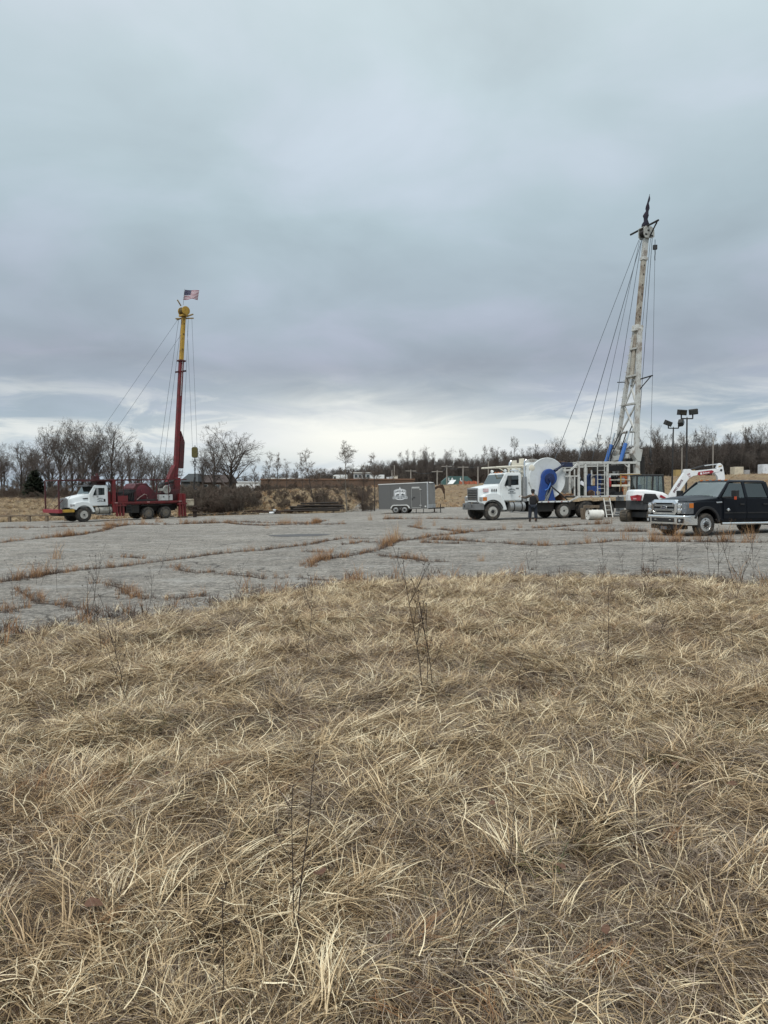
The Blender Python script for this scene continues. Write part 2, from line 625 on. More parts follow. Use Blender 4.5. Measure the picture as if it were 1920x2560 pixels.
t.put(bn.inputs['Height'], t.math('ADD', f2, f3)); t.l.new(bn.outputs[0], b.inputs['Normal'])
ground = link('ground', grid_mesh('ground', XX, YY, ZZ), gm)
tag(ground, kind='structure')

# ------------------------------------------------------------------ the old parking lot
cols = np.arange(-1500, 3601, 20.0)
rows = np.linspace(0, 1, 140) ** 1.5
YF = front_y(cols) + 0.10 * np.sin(cols * 0.031) + 0.08 * np.sin(cols * 0.083 + 1)
YB = np.interp(cols, EDGE_PX, EDGE_YE) + 0.5 * np.sin(cols * 0.021) + 0.35 * np.sin(cols * 0.057)
YB = np.where((cols > 875) & (cols < 965), np.interp(cols, [875, 890, 965], [75.5, 90, 93]), YB)
LY = YF[None, :] + (YB - YF)[None, :] * rows[:, None]
LX = (cols[None, :] - 960) / FOC * LY
LOT = 0.03


def lot_z(x, y):
    return G(x, y) + LOT + 0.004 * wob(x, y, 0.35, 1.0)


am = bpy.data.materials.new('weathered_asphalt')
am.use_nodes = True
t = NT(am.node_tree)
b = t.n['Principled BSDF']
geo = t.new('ShaderNodeNewGeometry')
pos = geo.outputs['Position']
ax_, ay_, az_ = t.sep(pos)[:3]
big = t.noise(pos, 0.13, 5, 0.6, 0.6)
mid = t.noise(pos, 0.9, 6, 0.65, 0.3)
fine = t.noise(pos, 60, 3, 0.7)
fine2 = t.noise(pos, 14, 4, 0.75)
c = t.mix(t.smooth(big, 0.30, 0.70), (0.226, 0.206, 0.178), (0.296, 0.271, 0.234))
c = t.mix(t.math('MULTIPLY', t.smooth(mid, 0.50, 0.72), 0.5), c, (0.315, 0.303, 0.278))
c = t.mix(t.math('MULTIPLY', t.smooth(mid, 0.50, 0.30), 0.45), c, (0.15, 0.144, 0.135))
spk = t.ramp(fine, [(0.36, 0.5), (0.5, 1.0), (0.64, 1.55)])
c = t.mix(0.8, c, spk, 'MULTIPLY')
spk2 = t.ramp(fine2, [(0.38, 0.45), (0.5, 0.98), (0.62, 1.6)])
c = t.mix(0.85, c, spk2, 'MULTIPLY')
blot = t.ramp(t.noise(pos, 3.4, 7, 0.72, 0.4), [(0.36, 0.62), (0.5, 1.0), (0.64, 1.32)])
c = t.mix(0.9, c, blot, 'MULTIPLY')
old_oil = t.smooth(t.noise(pos, 0.5, 4, 0.55, 0.8), 0.62, 0.74)
c = t.mix(t.math('MULTIPLY', old_oil, 0.45), c, (0.085, 0.080, 0.073))
# pale tyre-swept arcs
rd = t.new('ShaderNodeVectorMath', operation='LENGTH')
t.put(rd.inputs[0], t.comb(t.math('ADD', ax_, 3.0), t.math('MULTIPLY', t.math('SUBTRACT', ay_, 52.0), 1.0), 0.0))
rr_ = t.math('ADD', rd.outputs['Value'], t.math('MULTIPLY', t.math('SUBTRACT', big, 0.5), 7.0))
arc = t.math('POWER', t.math('ABSOLUTE', t.math('SINE', t.math('MULTIPLY', rr_, 1.05))), 9)
arc = t.math('MULTIPLY', t.math('MULTIPLY', arc, t.smooth(mid, 0.40, 0.62)), 0.55)
c = t.mix(arc, c, (0.37, 0.355, 0.325))
# streaks of washed-in soil
st = t.noise(t.comb(t.math('MULTIPLY', ax_, 0.5), t.math('MULTIPLY', ay_, 0.75), 0.0), 1.3, 5, 0.66, 0.3)
c = t.mix(t.math('MULTIPLY', t.smooth(st, 0.58, 0.74), 0.45), c, (0.18, 0.148, 0.112))
# map cracking
vo = t.new('ShaderNodeTexVoronoi', feature='DISTANCE_TO_EDGE')
wv = t.new('ShaderNodeVectorMath', operation='ADD')
nn = t.new('ShaderNodeTexNoise'); nn.inputs['Scale'].default_value = 0.7; nn.inputs['Detail'].default_value = 5
t.l.new(pos, nn.inputs['Vector'])
sc = t.new('ShaderNodeVectorMath', operation='SCALE'); sc.inputs['Scale'].default_value = 1.8
t.l.new(nn.outputs['Color'], sc.inputs[0])
t.l.new(pos, wv.inputs[0]); t.l.new(sc.outputs[0], wv.inputs[1])
t.l.new(wv.outputs[0], vo.inputs['Vector'])
vo.inputs['Scale'].default_value = 0.42
crk = t.math('SUBTRACT', 1.0, t.smooth(vo.outputs['Distance'], 0.004, 0.016))
crk = t.math('MULTIPLY', crk, t.smooth(t.noise(pos, 0.30, 2, 0.5), 0.47, 0.60))
c = t.mix(t.math('MULTIPLY', crk, 0.8), c, (0.045, 0.038, 0.030))
t.put(b.inputs['Base Color'], c)
b.inputs['Roughness'].default_value = 0.86
b.inputs['Specular IOR Level'].default_value = 0.3
bn = t.new('ShaderNodeBump'); bn.inputs['Strength'].default_value = 0.8; bn.inputs['Distance'].default_value = 0.03
t.put(bn.inputs['Height'], t.math('SUBTRACT', t.math('ADD', fine, t.math('MULTIPLY', fine2, 1.5)), t.math('MULTIPLY', crk, 1.5)))
t.l.new(bn.outputs[0], b.inputs['Normal'])
lot = link('parking_lot', grid_mesh('parking_lot', LX, LY, lot_z(LX, LY)), am)
tag(lot, kind='structure')

# ------------------------------------------------------------------ open, soil-filled cracks across the lot


def LZ(pts):
    return [(x / 1.728, 1260 + y / 1.728) for x, y in pts]


def RZ(pts):
    return [(960 + x / 1.728, 1260 + y / 1.728) for x, y in pts]


CRACKS = [
    LZ([(0, 172), (100, 160), (220, 148), (330, 138), (420, 125), (500, 100), (560, 92), (700, 92), (870, 87), (960, 84), (1060, 92), (1140, 97), (1220, 92), (1330, 93), (1480, 90)]),
    LZ([(0, 345), (100, 335), (220, 308), (330, 293), (470, 280), (620, 262), (720, 250), (800, 240), (920, 225), (1060, 208), (1140, 203), (1230, 190), (1340, 178), (1440, 160), (1500, 153), (1600, 155)]),
    LZ([(60, 375), (130, 415), (200, 435), (300, 438), (370, 460), (440, 475)]),
    LZ([(455, 350), (500, 365), (560, 378), (600, 400), (650, 415)]),
    LZ([(770, 280), (800, 292), (870, 305), (910, 300)]),
    LZ([(960, 305), (1060, 315), (1120, 330)]),
    LZ([(1335, 278), (1380, 255), (1430, 240), (1500, 235), (1560, 215), (1640, 200)]) + RZ([(30, 180), (60, 165), (130, 155), (200, 142), (290, 135), (370, 125), (450, 118)]),
    RZ([(100, 100), (180, 112), (250, 112), (350, 130)]),
    RZ([(170, 172), (280, 176), (400, 175)]),
    RZ([(220, 158), (400, 165), (560, 178), (700, 185), (830, 178), (930, 170), (1000, 162), (1100, 165), (1250, 168), (1400, 170), (1700, 172)]),
    RZ([(370, 122), (500, 115), (620, 118), (720, 115), (900, 122), (1120, 122)]),
    RZ([(0, 225), (90, 240), (180, 255), (260, 255)]),
    RZ([(1140, 300), (1200, 305), (1260, 312)]),
    LZ([(0, 107), (150, 105), (350, 100), (500, 97)]),
    LZ([(985, 78), (1200, 85), (1350, 88), (1400, 75)]),
    LZ([(1480, 182), (1560, 168), (1660, 168)]),
    LZ([(500, 235), (560, 235), (640, 240)]),
    LZ([(1180, 325), (1300, 325), (1420, 335), (1500, 340), (1570, 335)]),
    LZ([(750, 415), (830, 408), (880, 402)]),
    LZ([(0, 480), (60, 470), (130, 455)]),
    LZ([(1310, 210), (1360, 213), (1430, 214)]),
    RZ([(0, 68), (200, 66), (420, 70)]),
    RZ([(640, 108), (760, 100), (860, 92), (960, 90)]),
]
crack_m = pmat('crack_soil', (0.050, 0.037, 0.027), 0.95, 0, 0.7, (0.125, 0.08, 0.05), 9, bump=0.6)
crack_pts = []          # world samples with a weight, for the weeds
for k, poly in enumerate(CRACKS):
    P3 = [gpt(px, py) for px, py in poly]
    samp = []
    for a, bb in zip(P3[:-1], P3[1:]):
        n = max(2, int((bb - a).length / 0.22))
        for i in range(n):
            samp.append(a.lerp(bb, i / n))
    samp.append(P3[-1])
    L = len(samp)
    vs, fs = [], []
    for i, p in enumerate(samp):
        d = (samp[min(i + 1, L - 1)] - samp[max(i - 1, 0)])
        d.z = 0; d.normalize()
        nrm = Vector((-d.y, d.x, 0))
        dist = p.y
        off = 0.09 * math.sin(i * 0.23 + k) + 0.04 * math.sin(i * 0.61 + 2 * k) + random.uniform(-.012, .012)
        wd = (0.017 + 0.0008 * dist) * random.uniform(0.35, 1.45) * min(1, 0.3 + i / 4, 0.3 + (L - 1 - i) / 4)
        q = p + nrm * off
        for sg in (-1, 1):
            e = q + nrm * sg * wd
            vs.append((e.x, e.y, float(lot_z(e.x, e.y)) + 0.009))
        crack_pts.append((q.x, q.y))
    fs = [(2 * i, 2 * i + 1, 2 * i + 3, 2 * i + 2) for i in range(L - 1)]
    o = MB().add(vs, fs).build('pavement_crack', crack_m)
    tag(o, kind='structure')

# a dark oil stain and a tar patch on the lot
stain_m = pmat('tar_patch', (0.085, 0.084, 0.083), 0.8, 0, 0.5, (0.13, 0.125, 0.118), 3)
pc = gpt(747, 1340)
ring = [(pc.x + 1.25 * math.cos(a) * (1 + .12 * math.sin(3 * a)), pc.y + 1.1 * math.sin(a) * (1 + .1 * math.sin(2 * a + 1))) for a in np.linspace(0, 2 * math.pi, 25)[:-1]]
o = MB().add([(x, y, float(lot_z(x, y)) + 0.007) for x, y in ring], [tuple(range(24))]).build('tar_patch', stain_m)
tag(o, kind='structure')

# ================================================================== SCATTERING


def scatter(name, pts, rots, scl, idx, sources, z_add=None):
    """one object whose points carry copies of the source meshes (for grass and brush nobody could count)"""
    col = bpy.data.collections.new(name + '_sources')
    for k, me in enumerate(sources):
        so = bpy.data.objects.new('%s_source_%03d' % (name, k), me)
        col.objects.link(so)
    me = bpy.data.meshes.new(name)
    me.from_pydata(np.asarray(pts, float).tolist(), [], [])
    a = me.attributes.new('rot', 'FLOAT_VECTOR', 'POINT'); a.data.foreach_set('vector', np.asarray(rots, np.float32).ravel())
    a = me.attributes.new('scl', 'FLOAT_VECTOR', 'POINT'); a.data.foreach_set('vector', np.asarray(scl, np.float32).ravel())
    a = me.attributes.new('idx', 'INT', 'POINT'); a.data.foreach_set('value', np.asarray(idx, np.int32).ravel())
    ng = bpy.data.node_groups.new(name, 'GeometryNodeTree')
    ng.interface.new_socket('Geometry', in_out='INPUT', socket_type='NodeSocketGeometry')
    ng.interface.new_socket('Geometry', in_out='OUTPUT', socket_type='NodeSocketGeometry')
    N = ng.nodes; L = ng.links
    gi = N.new('NodeGroupInput'); go = N.new('NodeGroupOutput')
    ci = N.new('GeometryNodeCollectionInfo')
    ci.inputs['Collection'].default_value = col
    ci.inputs['Separate Children'].default_value = True
    ci.inputs['Reset Children'].default_value = True
    io = N.new('GeometryNodeInstanceOnPoints')
    io.inputs['Pick Instance'].default_value = True

    def attr(nm, typ):
        n = N.new('GeometryNodeInputNamedAttribute')
        n.data_type = typ
        n.inputs['Name'].default_value = nm
        return [s for s in n.outputs if s.enabled and s.name == 'Attribute'][0]
    L.new(gi.outputs[0], io.inputs['Points'])
    L.new(ci.outputs[0], io.inputs['Instance'])
    L.new(attr('idx', 'INT'), io.inputs['Instance Index'])
    er = N.new('FunctionNodeEulerToRotation')
    L.new(attr('rot', 'FLOAT_VECTOR'), er.inputs[0])
    L.new(er.outputs[0], io.inputs['Rotation'])
    L.new(attr('scl', 'FLOAT_VECTOR'), io.inputs['Scale'])
    L.new(io.outputs[0], go.inputs[0])
    o = bpy.data.objects.new(name, me)
    COL.objects.link(o)
    m = o.modifiers.new('scatter', 'NODES')
    m.node_group = ng
    tag(o, kind='stuff')
    return o


def blades_mesh(name, root, az, phi0, phi1, length, width, tint, mat, seg=5, tip=0.15, curl=0.0):
    """ribbons of grass: all arguments are arrays, one entry per blade"""
    n = len(az)
    P = np.array(root, float)
    verts = np.zeros((n, seg + 1, 2, 3))
    tw = rng.uniform(-0.8, 0.8, n)
    a = np.array(az, float)
    for k in range(seg + 1):
        f = k / seg
        phi = phi0 + (phi1 - phi0) * f ** 1.2
        wv = width * (1 - (1 - tip) * f ** 1.5) * 0.5
        side = np.stack([-np.sin(a) * np.cos(tw), np.cos(a) * np.cos(tw), np.sin(tw)], -1)
        verts[:, k, 0] = P - side * wv[:, None]
        verts[:, k, 1] = P + side * wv[:, None]
        d = np.stack([np.cos(a) * np.cos(phi), np.sin(a) * np.cos(phi), np.sin(phi)], -1)
        P = P + d * (length / seg)[:, None]
        P[:, 2] = np.maximum(P[:, 2], -0.01)
        a = a + curl * rng.uniform(-1, 1, n)
    v = verts.reshape(-1, 3)
    base = (np.arange(n) * (seg + 1) * 2)[:, None]
    q = []
    for k in range(seg):
        q.append(np.stack([base[:, 0] + 2 * k, base[:, 0] + 2 * k + 1, base[:, 0] + 2 * k + 3, base[:, 0] + 2 * k + 2], -1))
    q = np.concatenate(q, 0)
    me = bpy.data.meshes.new(name)
    me.from_pydata(v.tolist(), [], q.tolist())
    at_ = me.attributes.new('tint', 'FLOAT', 'POINT')
    at_.data.foreach_set('value', np.repeat(np.asarray(tint, np.float32), (seg + 1) * 2))
    me.polygons.foreach_set('use_smooth', [True] * len(me.polygons))
    me.materials.append(mat)
    return me


def grass_mat(name, stops, patch=None, patch_amt=0.5, pscale=0.8, trans=0.25):
    m = bpy.data.materials.new(name)
    m.use_nodes = True
    t = NT(m.node_tree)
    b = t.n['Principled BSDF']
    a = t.new('ShaderNodeAttribute'); a.attribute_name = 'tint'
    oi = t.new('ShaderNodeObjectInfo')
    f = t.math('ADD', a.outputs['Fac'], t.math('MULTIPLY', t.math('SUBTRACT', oi.outputs['Random'], 0.5), 0.22))
    c = t.ramp(f, stops)
    if patch:
        geo = t.new('ShaderNodeNewGeometry')
        n1 = t.noise(geo.outputs['Position'], pscale, 4, 0.6)
        c = t.mix(t.math('MULTIPLY', t.smooth(n1, 0.46, 0.66), patch_amt), c, t.mix(1.0, c, patch, 'MULTIPLY'))
    t.put(b.inputs['Base Color'], c)
    b.inputs['Roughness'].default_value = 0.55
    b.inputs['Specular IOR Level'].default_value = 0.35
    tl = t.new('ShaderNodeBsdfTranslucent')
    t.put(tl.inputs[0], c)
    mx = t.new('ShaderNodeMixShader')
    mx.inputs[0].default_value = trans
    t.l.new(b.outputs[0], mx.inputs[1]); t.l.new(tl.outputs[0], mx.inputs[2])
    t.l.new(mx.outputs[0], t.n['Material Output'].inputs['Surface'])
    return m


straw = grass_mat('dry_straw', [(0.0, (0.040, 0.025, 0.013)), (0.30, (0.110, 0.069, 0.034)), (0.5, (0.30, 0.203, 0.102)),
                                (0.75, (0.66, 0.50, 0.295)), (1.0, (0.93, 0.81, 0.56))], (0.70, 0.62, 0.56), 0.6, 0.9, 0.06)
greygrass = grass_mat('grey_dead_grass', [(0.0, (0.050, 0.035, 0.024)), (0.5, (0.19, 0.138, 0.092)), (1.0, (0.60, 0.50, 0.385))], (0.84, 0.78, 0.77), 0.7, 1.3, 0.06)
greenm = grass_mat('winter_green_grass', [(0.0, (0.055, 0.065, 0.022)), (0.6, (0.11, 0.125, 0.042)), (1.0, (0.24, 0.235, 0.09))])
sedge = grass_mat('orange_sedge', [(0.0, (0.22, 0.105, 0.045)), (0.5, (0.40, 0.215, 0.10)), (1.0, (0.58, 0.40, 0.22))])
brownw = grass_mat('brown_weed', [(0.0, (0.035, 0.021, 0.015)), (0.6, (0.095, 0.058, 0.040)), (1.0, (0.20, 0.13, 0.085))], trans=0.05)

U_ = rng.uniform


def disc(n, r):
    a = U_(0, 2 * math.pi, n); q = r * np.sqrt(U_(0, 1, n))
    return np.stack([q * np.cos(a), q * np.sin(a), np.zeros(n)], -1)


def fountain(n, L0, L1, mat, w0=.003, w1=.0065, lean=0.35):
    az = U_(0, 2 * math.pi, n)
    r = disc(n, 0.07)
    return blades_mesh('tuft', r, az, R(85) - U_(0, 0.75, n), U_(-1.1, 0.1, n), U_(L0, L1, n), U_(w0, w1, n), np.clip(rng.normal(.50, .32, n), 0, 1), mat, 5, curl=.22)


def mat_clump(n, L0, L1, mat, rad=.28, spread=.45, w0=.003, w1=.007, hi=.10):
    r = disc(n, rad); r[:, 2] = U_(0, hi, n)
    return blades_mesh('mat', r, rng.normal(0, spread, n), U_(.05, .75, n), U_(-.55, .12, n), U_(L0, L1, n), U_(w0, w1, n), np.clip(rng.normal(.50, .33, n), 0, 1), mat, 5, curl=.32)


def wedge(n, L0, L1, mat, mean, w0, w1, spread=.26, rad=.05):
    """a flattened lock of near-parallel blades"""
    r = disc(n, rad); r[:, 2] = U_(0, .05, n)
    return blades_mesh('lock', r, rng.normal(0, spread, n), U_(.05, .7, n), U_(-.7, .05, n), U_(L0, L1, n), U_(w0, w1, n),
                       np.clip(rng.normal(mean, .27, n), 0, 1), mat, 5, curl=.21)


def tangle(n, L0, L1, mat, mean, w0, w1):
    r = disc(n, .17); r[:, 2] = U_(0, .06, n)
    return blades_mesh('tangle', r, U_(0, 6.283, n), U_(-.1, .8, n), U_(-.8, .3, n), U_(L0, L1, n), U_(w0, w1, n),
                       np.clip(rng.normal(mean, .30, n), 0, 1), mat, 5, curl=.42)


grass_src = [wedge(26, .08, .21, straw, .66, .0022, .0048, .32), wedge(24, .07, .19, straw, .54, .002, .0044, .42), wedge(28, .06, .18, straw, .38, .0016, .0036, .5), wedge(20, .09, .23, straw, .72, .0024, .0055, .28),
             wedge(28, .07, .18, greygrass, .50, .0012, .0028, .5), wedge(26, .06, .17, greygrass, .40, .0012, .0026, .5), wedge(22, .07, .17, brownw, .50, .0014, .003, .6),
             tangle(56, .07, .20, straw, .48, .0014, .0038), tangle(56, .06, .18, greygrass, .45, .001, .0024), tangle(46, .05, .15, brownw, .45, .001, .0024),
             fountain(40, .10, .22, straw, .0016, .0036), tangle(16, .08, .22, straw, .66, .003, .0058),
             fountain(26, .06, .16, greenm, .0025, .0048), wedge(24, .08, .20, sedge, .45, .0015, .0038, .5), fountain(32, .08, .20, brownw, .0012, .0026)]
N0 = 98000
gy = np.sqrt(U_(0.9 ** 2, 15.0 ** 2, N0))
gx = U_(-0.66, 0.66, N0) * gy + U_(-.5, .5, N0)
edge = front_y(px_of(gx, gy)) + 0.05 + 0.30 * wob(gx, gy, 1.3) + .12 * wob(gx, gy, 4.1) - gy
keep = (edge > 0) | (U_(0, 1, N0) < .30 * np.exp(edge / .35))
keep &= (gx ** 2 + gy ** 2 > 0.8) & (U_(0, 1, N0) < np.where(gy < 5, 1.0, .82))
gx, gy, edge = gx[keep], gy[keep], edge[keep]
hum = .6 * wob(gx, gy, 2.1, 1.0) + .5 * wob(gx, gy, 4.6, 3.0)               # hummocks and hollows
patch = wob(gx, gy, .75, 8.0)
warm = wob(gx, gy, .55, 5.0)
flow = 1.9 * wob(gx, gy, 1.2, 3.0) + 1.2 * wob(gx, gy, 3.1, 2.0) + .6
n_ = len(gx)
lo = np.array([.03, .05, .10, .01, .09, .13, .15, .09, .14, .12, .02, .01, .02, .02, .02])   # in hollows: more dark kinds, shade put into the grass colour
hi_ = np.array([.19, .16, .12, .12, .08, .05, .03, .08, .05, .01, .05, .025, .01, .02, .005])  # on hummocks: more pale kinds
f = np.clip(.5 + .75 * hum, 0, 1)[:, None]
pr = lo * (1 - f) + hi_ * f
pr[:, [4, 5, 8]] *= np.where(patch > .25, 2.2, .8)[:, None]                  # greyer mats
pr[:, 13] *= np.where(warm > .55, 2.6, .25); pr[:, 12] *= np.where((wob(gx, gy, 1.0, 12.0) > .35), 5.0, .35)
pr /= pr.sum(1, keepdims=True)
gi = (U_(0, 1, n_)[:, None] > np.cumsum(pr, 1)).sum(1).clip(0, 14)
gs = U_(.7, 1.15, n_) * (1 + .035 * gy) * np.where(edge < .5, .8, 1.0)
gz = G(gx, gy) + np.maximum(0, hum) * .075 + U_(-.012, .02, n_) + np.array([0, 0, 0, 0, 0, 0, -.02, .0, .0, -.02, 0, .01, -.01, .0, 0])[gi]  # dark brown kinds sit lowest, their colour deepening the gaps like shade
grz = flow + rng.normal(0, 1.15, n_)
rnd_dir = np.isin(gi, [7, 8, 9, 10, 11, 12, 14])
grz[rnd_dir] = U_(0, 6.283, rnd_dir.sum())
scatter('dry_grass', np.stack([gx, gy, gz], -1), np.stack([U_(-.35, .35, n_), U_(-.40, .30, n_), grz], -1), np.stack([gs, gs, gs * U_(.5, .95, n_)], -1), gi, grass_src)

# weeds growing in the cracks: short brown scrub
weed_src = []
for q in range(4):
    n = 16
    weed_src.append(blades_mesh('weed', disc(n, .10), U_(0, 6.283, n), U_(.3, 1.5, n), U_(.0, 1.2, n), U_(.06, .22, n), U_(.005, .011, n), U_(0, .9, n), brownw, 3, curl=.4))
for q in range(2):
    n = 18
    weed_src.append(blades_mesh('weed', disc(n, .10), U_(0, 6.283, n), U_(.8, 1.5, n), U_(.0, 1.2, n), U_(.12, .38, n), U_(.005, .01, n), U_(0, .9, n), sedge, 4, curl=.2))
pts, rot, scl, idx = [], [], [], []
for (x, y) in crack_pts:
    dens = float(wob(x, y, 0.5, 6.0))
    far_ = 1 + y / 55
    for _ in range((12 if dens > 0.2 else (8 if dens > -.2 else 5)) + (2 if y < 24 and x < 2 else 0)):
        if U_(0, 1) < 0.25: continue
        xx, yy = x + rng.normal(0, .10), y + rng.normal(0, .10)
        s = U_(.2, .75) * (1.2 if dens > .45 else .8) * far_
        pts.append((xx, yy, float(lot_z(xx, yy)))); rot.append((0, 0, U_(0, 6.28))); scl.append((s, s, s))
        idx.append(rng.integers(0, 6) if dens > .1 else rng.integers(0, 5))
scatter('crack_weeds', pts, rot, scl, idx, weed_src)

# weeds and litter along the grassy rim of the lot
pts, rot, scl, idx = [], [], [], []
for _ in range(430):
    px = U_(-150, 2100); yy = float(front_y(px)) + abs(rng.normal(0, .8)) - .1
    xx = (px - 960) / FOC * yy
    s = U_(.5, 1.3)
    pts.append((xx, yy, float(lot_z(xx, yy)))); rot.append((0, 0, U_(0, 6.28))); scl.append((s, s, s)); idx.append(rng.integers(0, 6) if U_(0, 1) < .3 else rng.integers(0, 4))
scatter('rim_weeds', pts, rot, scl, idx, weed_src)

# rough grass on the banks behind the lot
rng2 = None
bank_src = [fountain(26, .5, 1.0, straw, .012, .03), fountain(24, .5, .9, sedge, .012, .03), mat_clump(26, .6, 1.1, straw, .5, 2.0, .015, .035, .2), fountain(24, .5, .9, greygrass, .012, .03)]
pts, rot, scl, idx = [], [], [], []
for _ in range(9500):
    px = U_(-500, 2500)
    ye = float(np.interp(px, EDGE_PX, EDGE_YE)); yc = float(np.interp(px, EDGE_PX, EDGE_YC))
    yy = ye + 0.4 + (yc - ye + 6) * U_(0, 1) ** (1.5 if px > 930 else .9)
    xx = (px - 960) / FOC * yy
    s = U_(.5, 1.15) * (.75 if px > 930 else .8)
    pts.append((xx, yy, g(xx, yy) - .03)); rot.append((0, 0, U_(0, 6.28))); scl.append((s, s, s * U_(.6, 1.1)))
    idx.append(int(rng.choice(4, p=[.4, .25 if px > 930 else .1, .15, .2 if px > 930 else .35])))
scatter('bank_grass', pts, rot, scl, idx, bank_src)
# ================================================================== TREES
bark = pmat('grey_bark', (0.12, 0.102, 0.088), 0.95, 0, 0.5, (0.18, 0.158, 0.138), 3)
bark_d = pmat('dark_bark', (0.055, 0.046, 0.040), 0.95, 0, 0.5, (0.09, 0.08, 0.07), 3)
bark_p = pmat('pale_bark', (0.17, 0.145, 0.115), 0.95, 0, 0.5, (0.095, 0.08, 0.065), 3)
twig_m = pmat('twig_bark', (0.108, 0.088, 0.076), 0.95)
twig_r = pmat('reddish_twigs', (0.125, 0.093, 0.072), 0.95)
twig_p = pmat('pale_twigs', (0.125, 0.10, 0.078), 0.95)


class Tree:
    def __init__(s, seed, H, style='oak', twig_r=0.011, dens=1.0):
        s.r = random.Random(seed)
        s.H = H
        s.style = style
        s.tr = MB(); s.cr = MB()
        s.twig = twig_r
        s.dens = dens
        s.grow()

    def seg(s, mb, pts, rads, n):
        rings = []
        for i, p in enumerate(pts):
            d = (pts[min(i + 1, len(pts) - 1)] - pts[max(i - 1, 0)])
            d.normalize()
            u = Vector((0, 0, 1)) if abs(d.z) < .9 else Vector((1, 0, 0))
            a = d.cross(u).normalized(); b = d.cross(a)
            rings.append([p + (a * math.cos(6.2832 * k / n) + b * math.sin(6.2832 * k / n)) * rads[i] for k in range(n)])
        vs = [q for rg in rings for q in rg]
        fs = [(i * n + k, i * n + (k + 1) % n, (i + 1) * n + (k + 1) % n, (i + 1) * n + k) for i in range(len(pts) - 1) for k in range(n)]
        mb.add(vs, fs)

    def path(s, p, d, L, n, wander, trop):
        pts = [p.copy()]
        d = d.normalized()
        for i in range(n):
            d = (d + Vector((s.r.gauss(0, wander), s.r.gauss(0, wander), s.r.gauss(0, wander) + trop))).normalized()
            p = p + d * (L / n)
            pts.append(p.copy())
        return pts

    def side(s, d, ang):
        d = d.normalized()
        u = Vector((s.r.gauss(0, 1), s.r.gauss(0, 1), s.r.gauss(0, 1)))
        u = (u - d * u.dot(d)).normalized()
        return (d * math.cos(ang) + u * math.sin(ang)).normalized()

    def branch(s, p, d, L, r, lev):
        ns = {1: 6, 2: 4, 3: 3, 4: 2}[lev]
        pts = s.path(p, d, L, ns, {1: .13, 2: .17, 3: .2, 4: .2}[lev], {1: .06, 2: .05, 3: .05, 4: .03}[lev] * (0.4 if s.style == 'wide' else 1))
        rads = [max(s.twig * .6, r * (1 - .75 * i / ns)) for i in range(ns + 1)]
        s.seg(s.cr, pts, rads, {1: 5, 2: 4, 3: 3, 4: 3}[lev])
        if lev == 4: return
        nc = {1: 8, 2: 6, 3: 6}[lev]
        nc = max(2, int(round(nc * s.dens * s.r.uniform(.75, 1.25))))
        for k in range(nc):
            f = s.r.uniform(.22, 1.0)
            i = min(ns - 1, int(f * ns)); q = pts[i].lerp(pts[i + 1], f * ns - i)
            dd = s.side(pts[i + 1] - pts[i], s.r.uniform(.35, .95))
            cl = L * s.r.uniform(.36, .62) * (1.15 - .45 * f)
            s.branch(q, dd, max(cl, .25), max(s.twig, rads[i] * s.r.uniform(.38, .6)), lev + 1)

    def grow(s):
        H = s.H
        st = s.style
        tl = H * {'oak': .55, 'wide': .5, 'tall': .95, 'young': .97, 'multi': .3}[st]
        r0 = H * {'oak': .020, 'wide': .026, 'tall': .012, 'young': .011, 'multi': .012}[st]
        stems = 1 if st != 'multi' else 5
        for k in range(stems):
            lean = .05 if stems == 1 else .32
            d0 = Vector((s.r.gauss(0, lean), s.r.gauss(0, lean), 1))
            n = 8
            T = s.path(Vector((s.r.gauss(0, .12) if stems > 1 else 0, s.r.gauss(0, .12) if stems > 1 else 0, -.15)), d0, tl * (1 if stems == 1 else 2.6 * s.r.uniform(.7, 1)), n, .04 if stems == 1 else .07, .03)
            rr = [r0 * (1.25 if i == 0 else 1 - (.45 if st in ('oak', 'wide') else .85) * i / n) for i in range(n + 1)]
            s.seg(s.tr, T, rr, 7)
            if st in ('oak', 'wide'):
                nb = s.r.randint(12, 16)
                for b in range(nb):
                    f = s.r.uniform(.26, 1.0) if b > 3 else 1.0
                    i = min(n - 1, int(f * n)); q = T[i].lerp(T[i + 1], f * n - i)
                    up = s.r.uniform(.25, .75) if st == 'oak' else s.r.uniform(.5, 1.25)
                    if f == 1.0: up *= .6
                    s.branch(q, s.side(Vector((0, 0, 1)), up), H * s.r.uniform(.38, .52) * (1.0 if st == 'oak' else 1.05), rr[i] * s.r.uniform(.45, .7), 1)
            else:
                nb = {'tall': 26, 'young': 30, 'multi': 8}[st]
                for b in range(nb):
                    f = s.r.uniform(.14 if st != 'tall' else .30, 1.0)
                    i = min(n - 1, int(f * n)); q = T[i].lerp(T[i + 1], f * n - i)
                    s.branch(q, s.side(Vector((0, 0, 1)), s.r.uniform(.4, .85)), H * s.r.uniform(.17, .30) * (1.25 - .75 * f), rr[i] * s.r.uniform(.3, .55), 2)
                if st != 'multi': s.branch(T[-1], Vector((0, 0, 1)), H * .10, rr[-1], 2)


TREE_SRC = {}


def tree_src(key, seed, H, style, tw, dens, bm, tm):
    T = Tree(seed, H, style, tw, dens)
    TREE_SRC[key] = (T.tr.mesh('trunk'), T.cr.mesh('crown'), bm, tm, H)


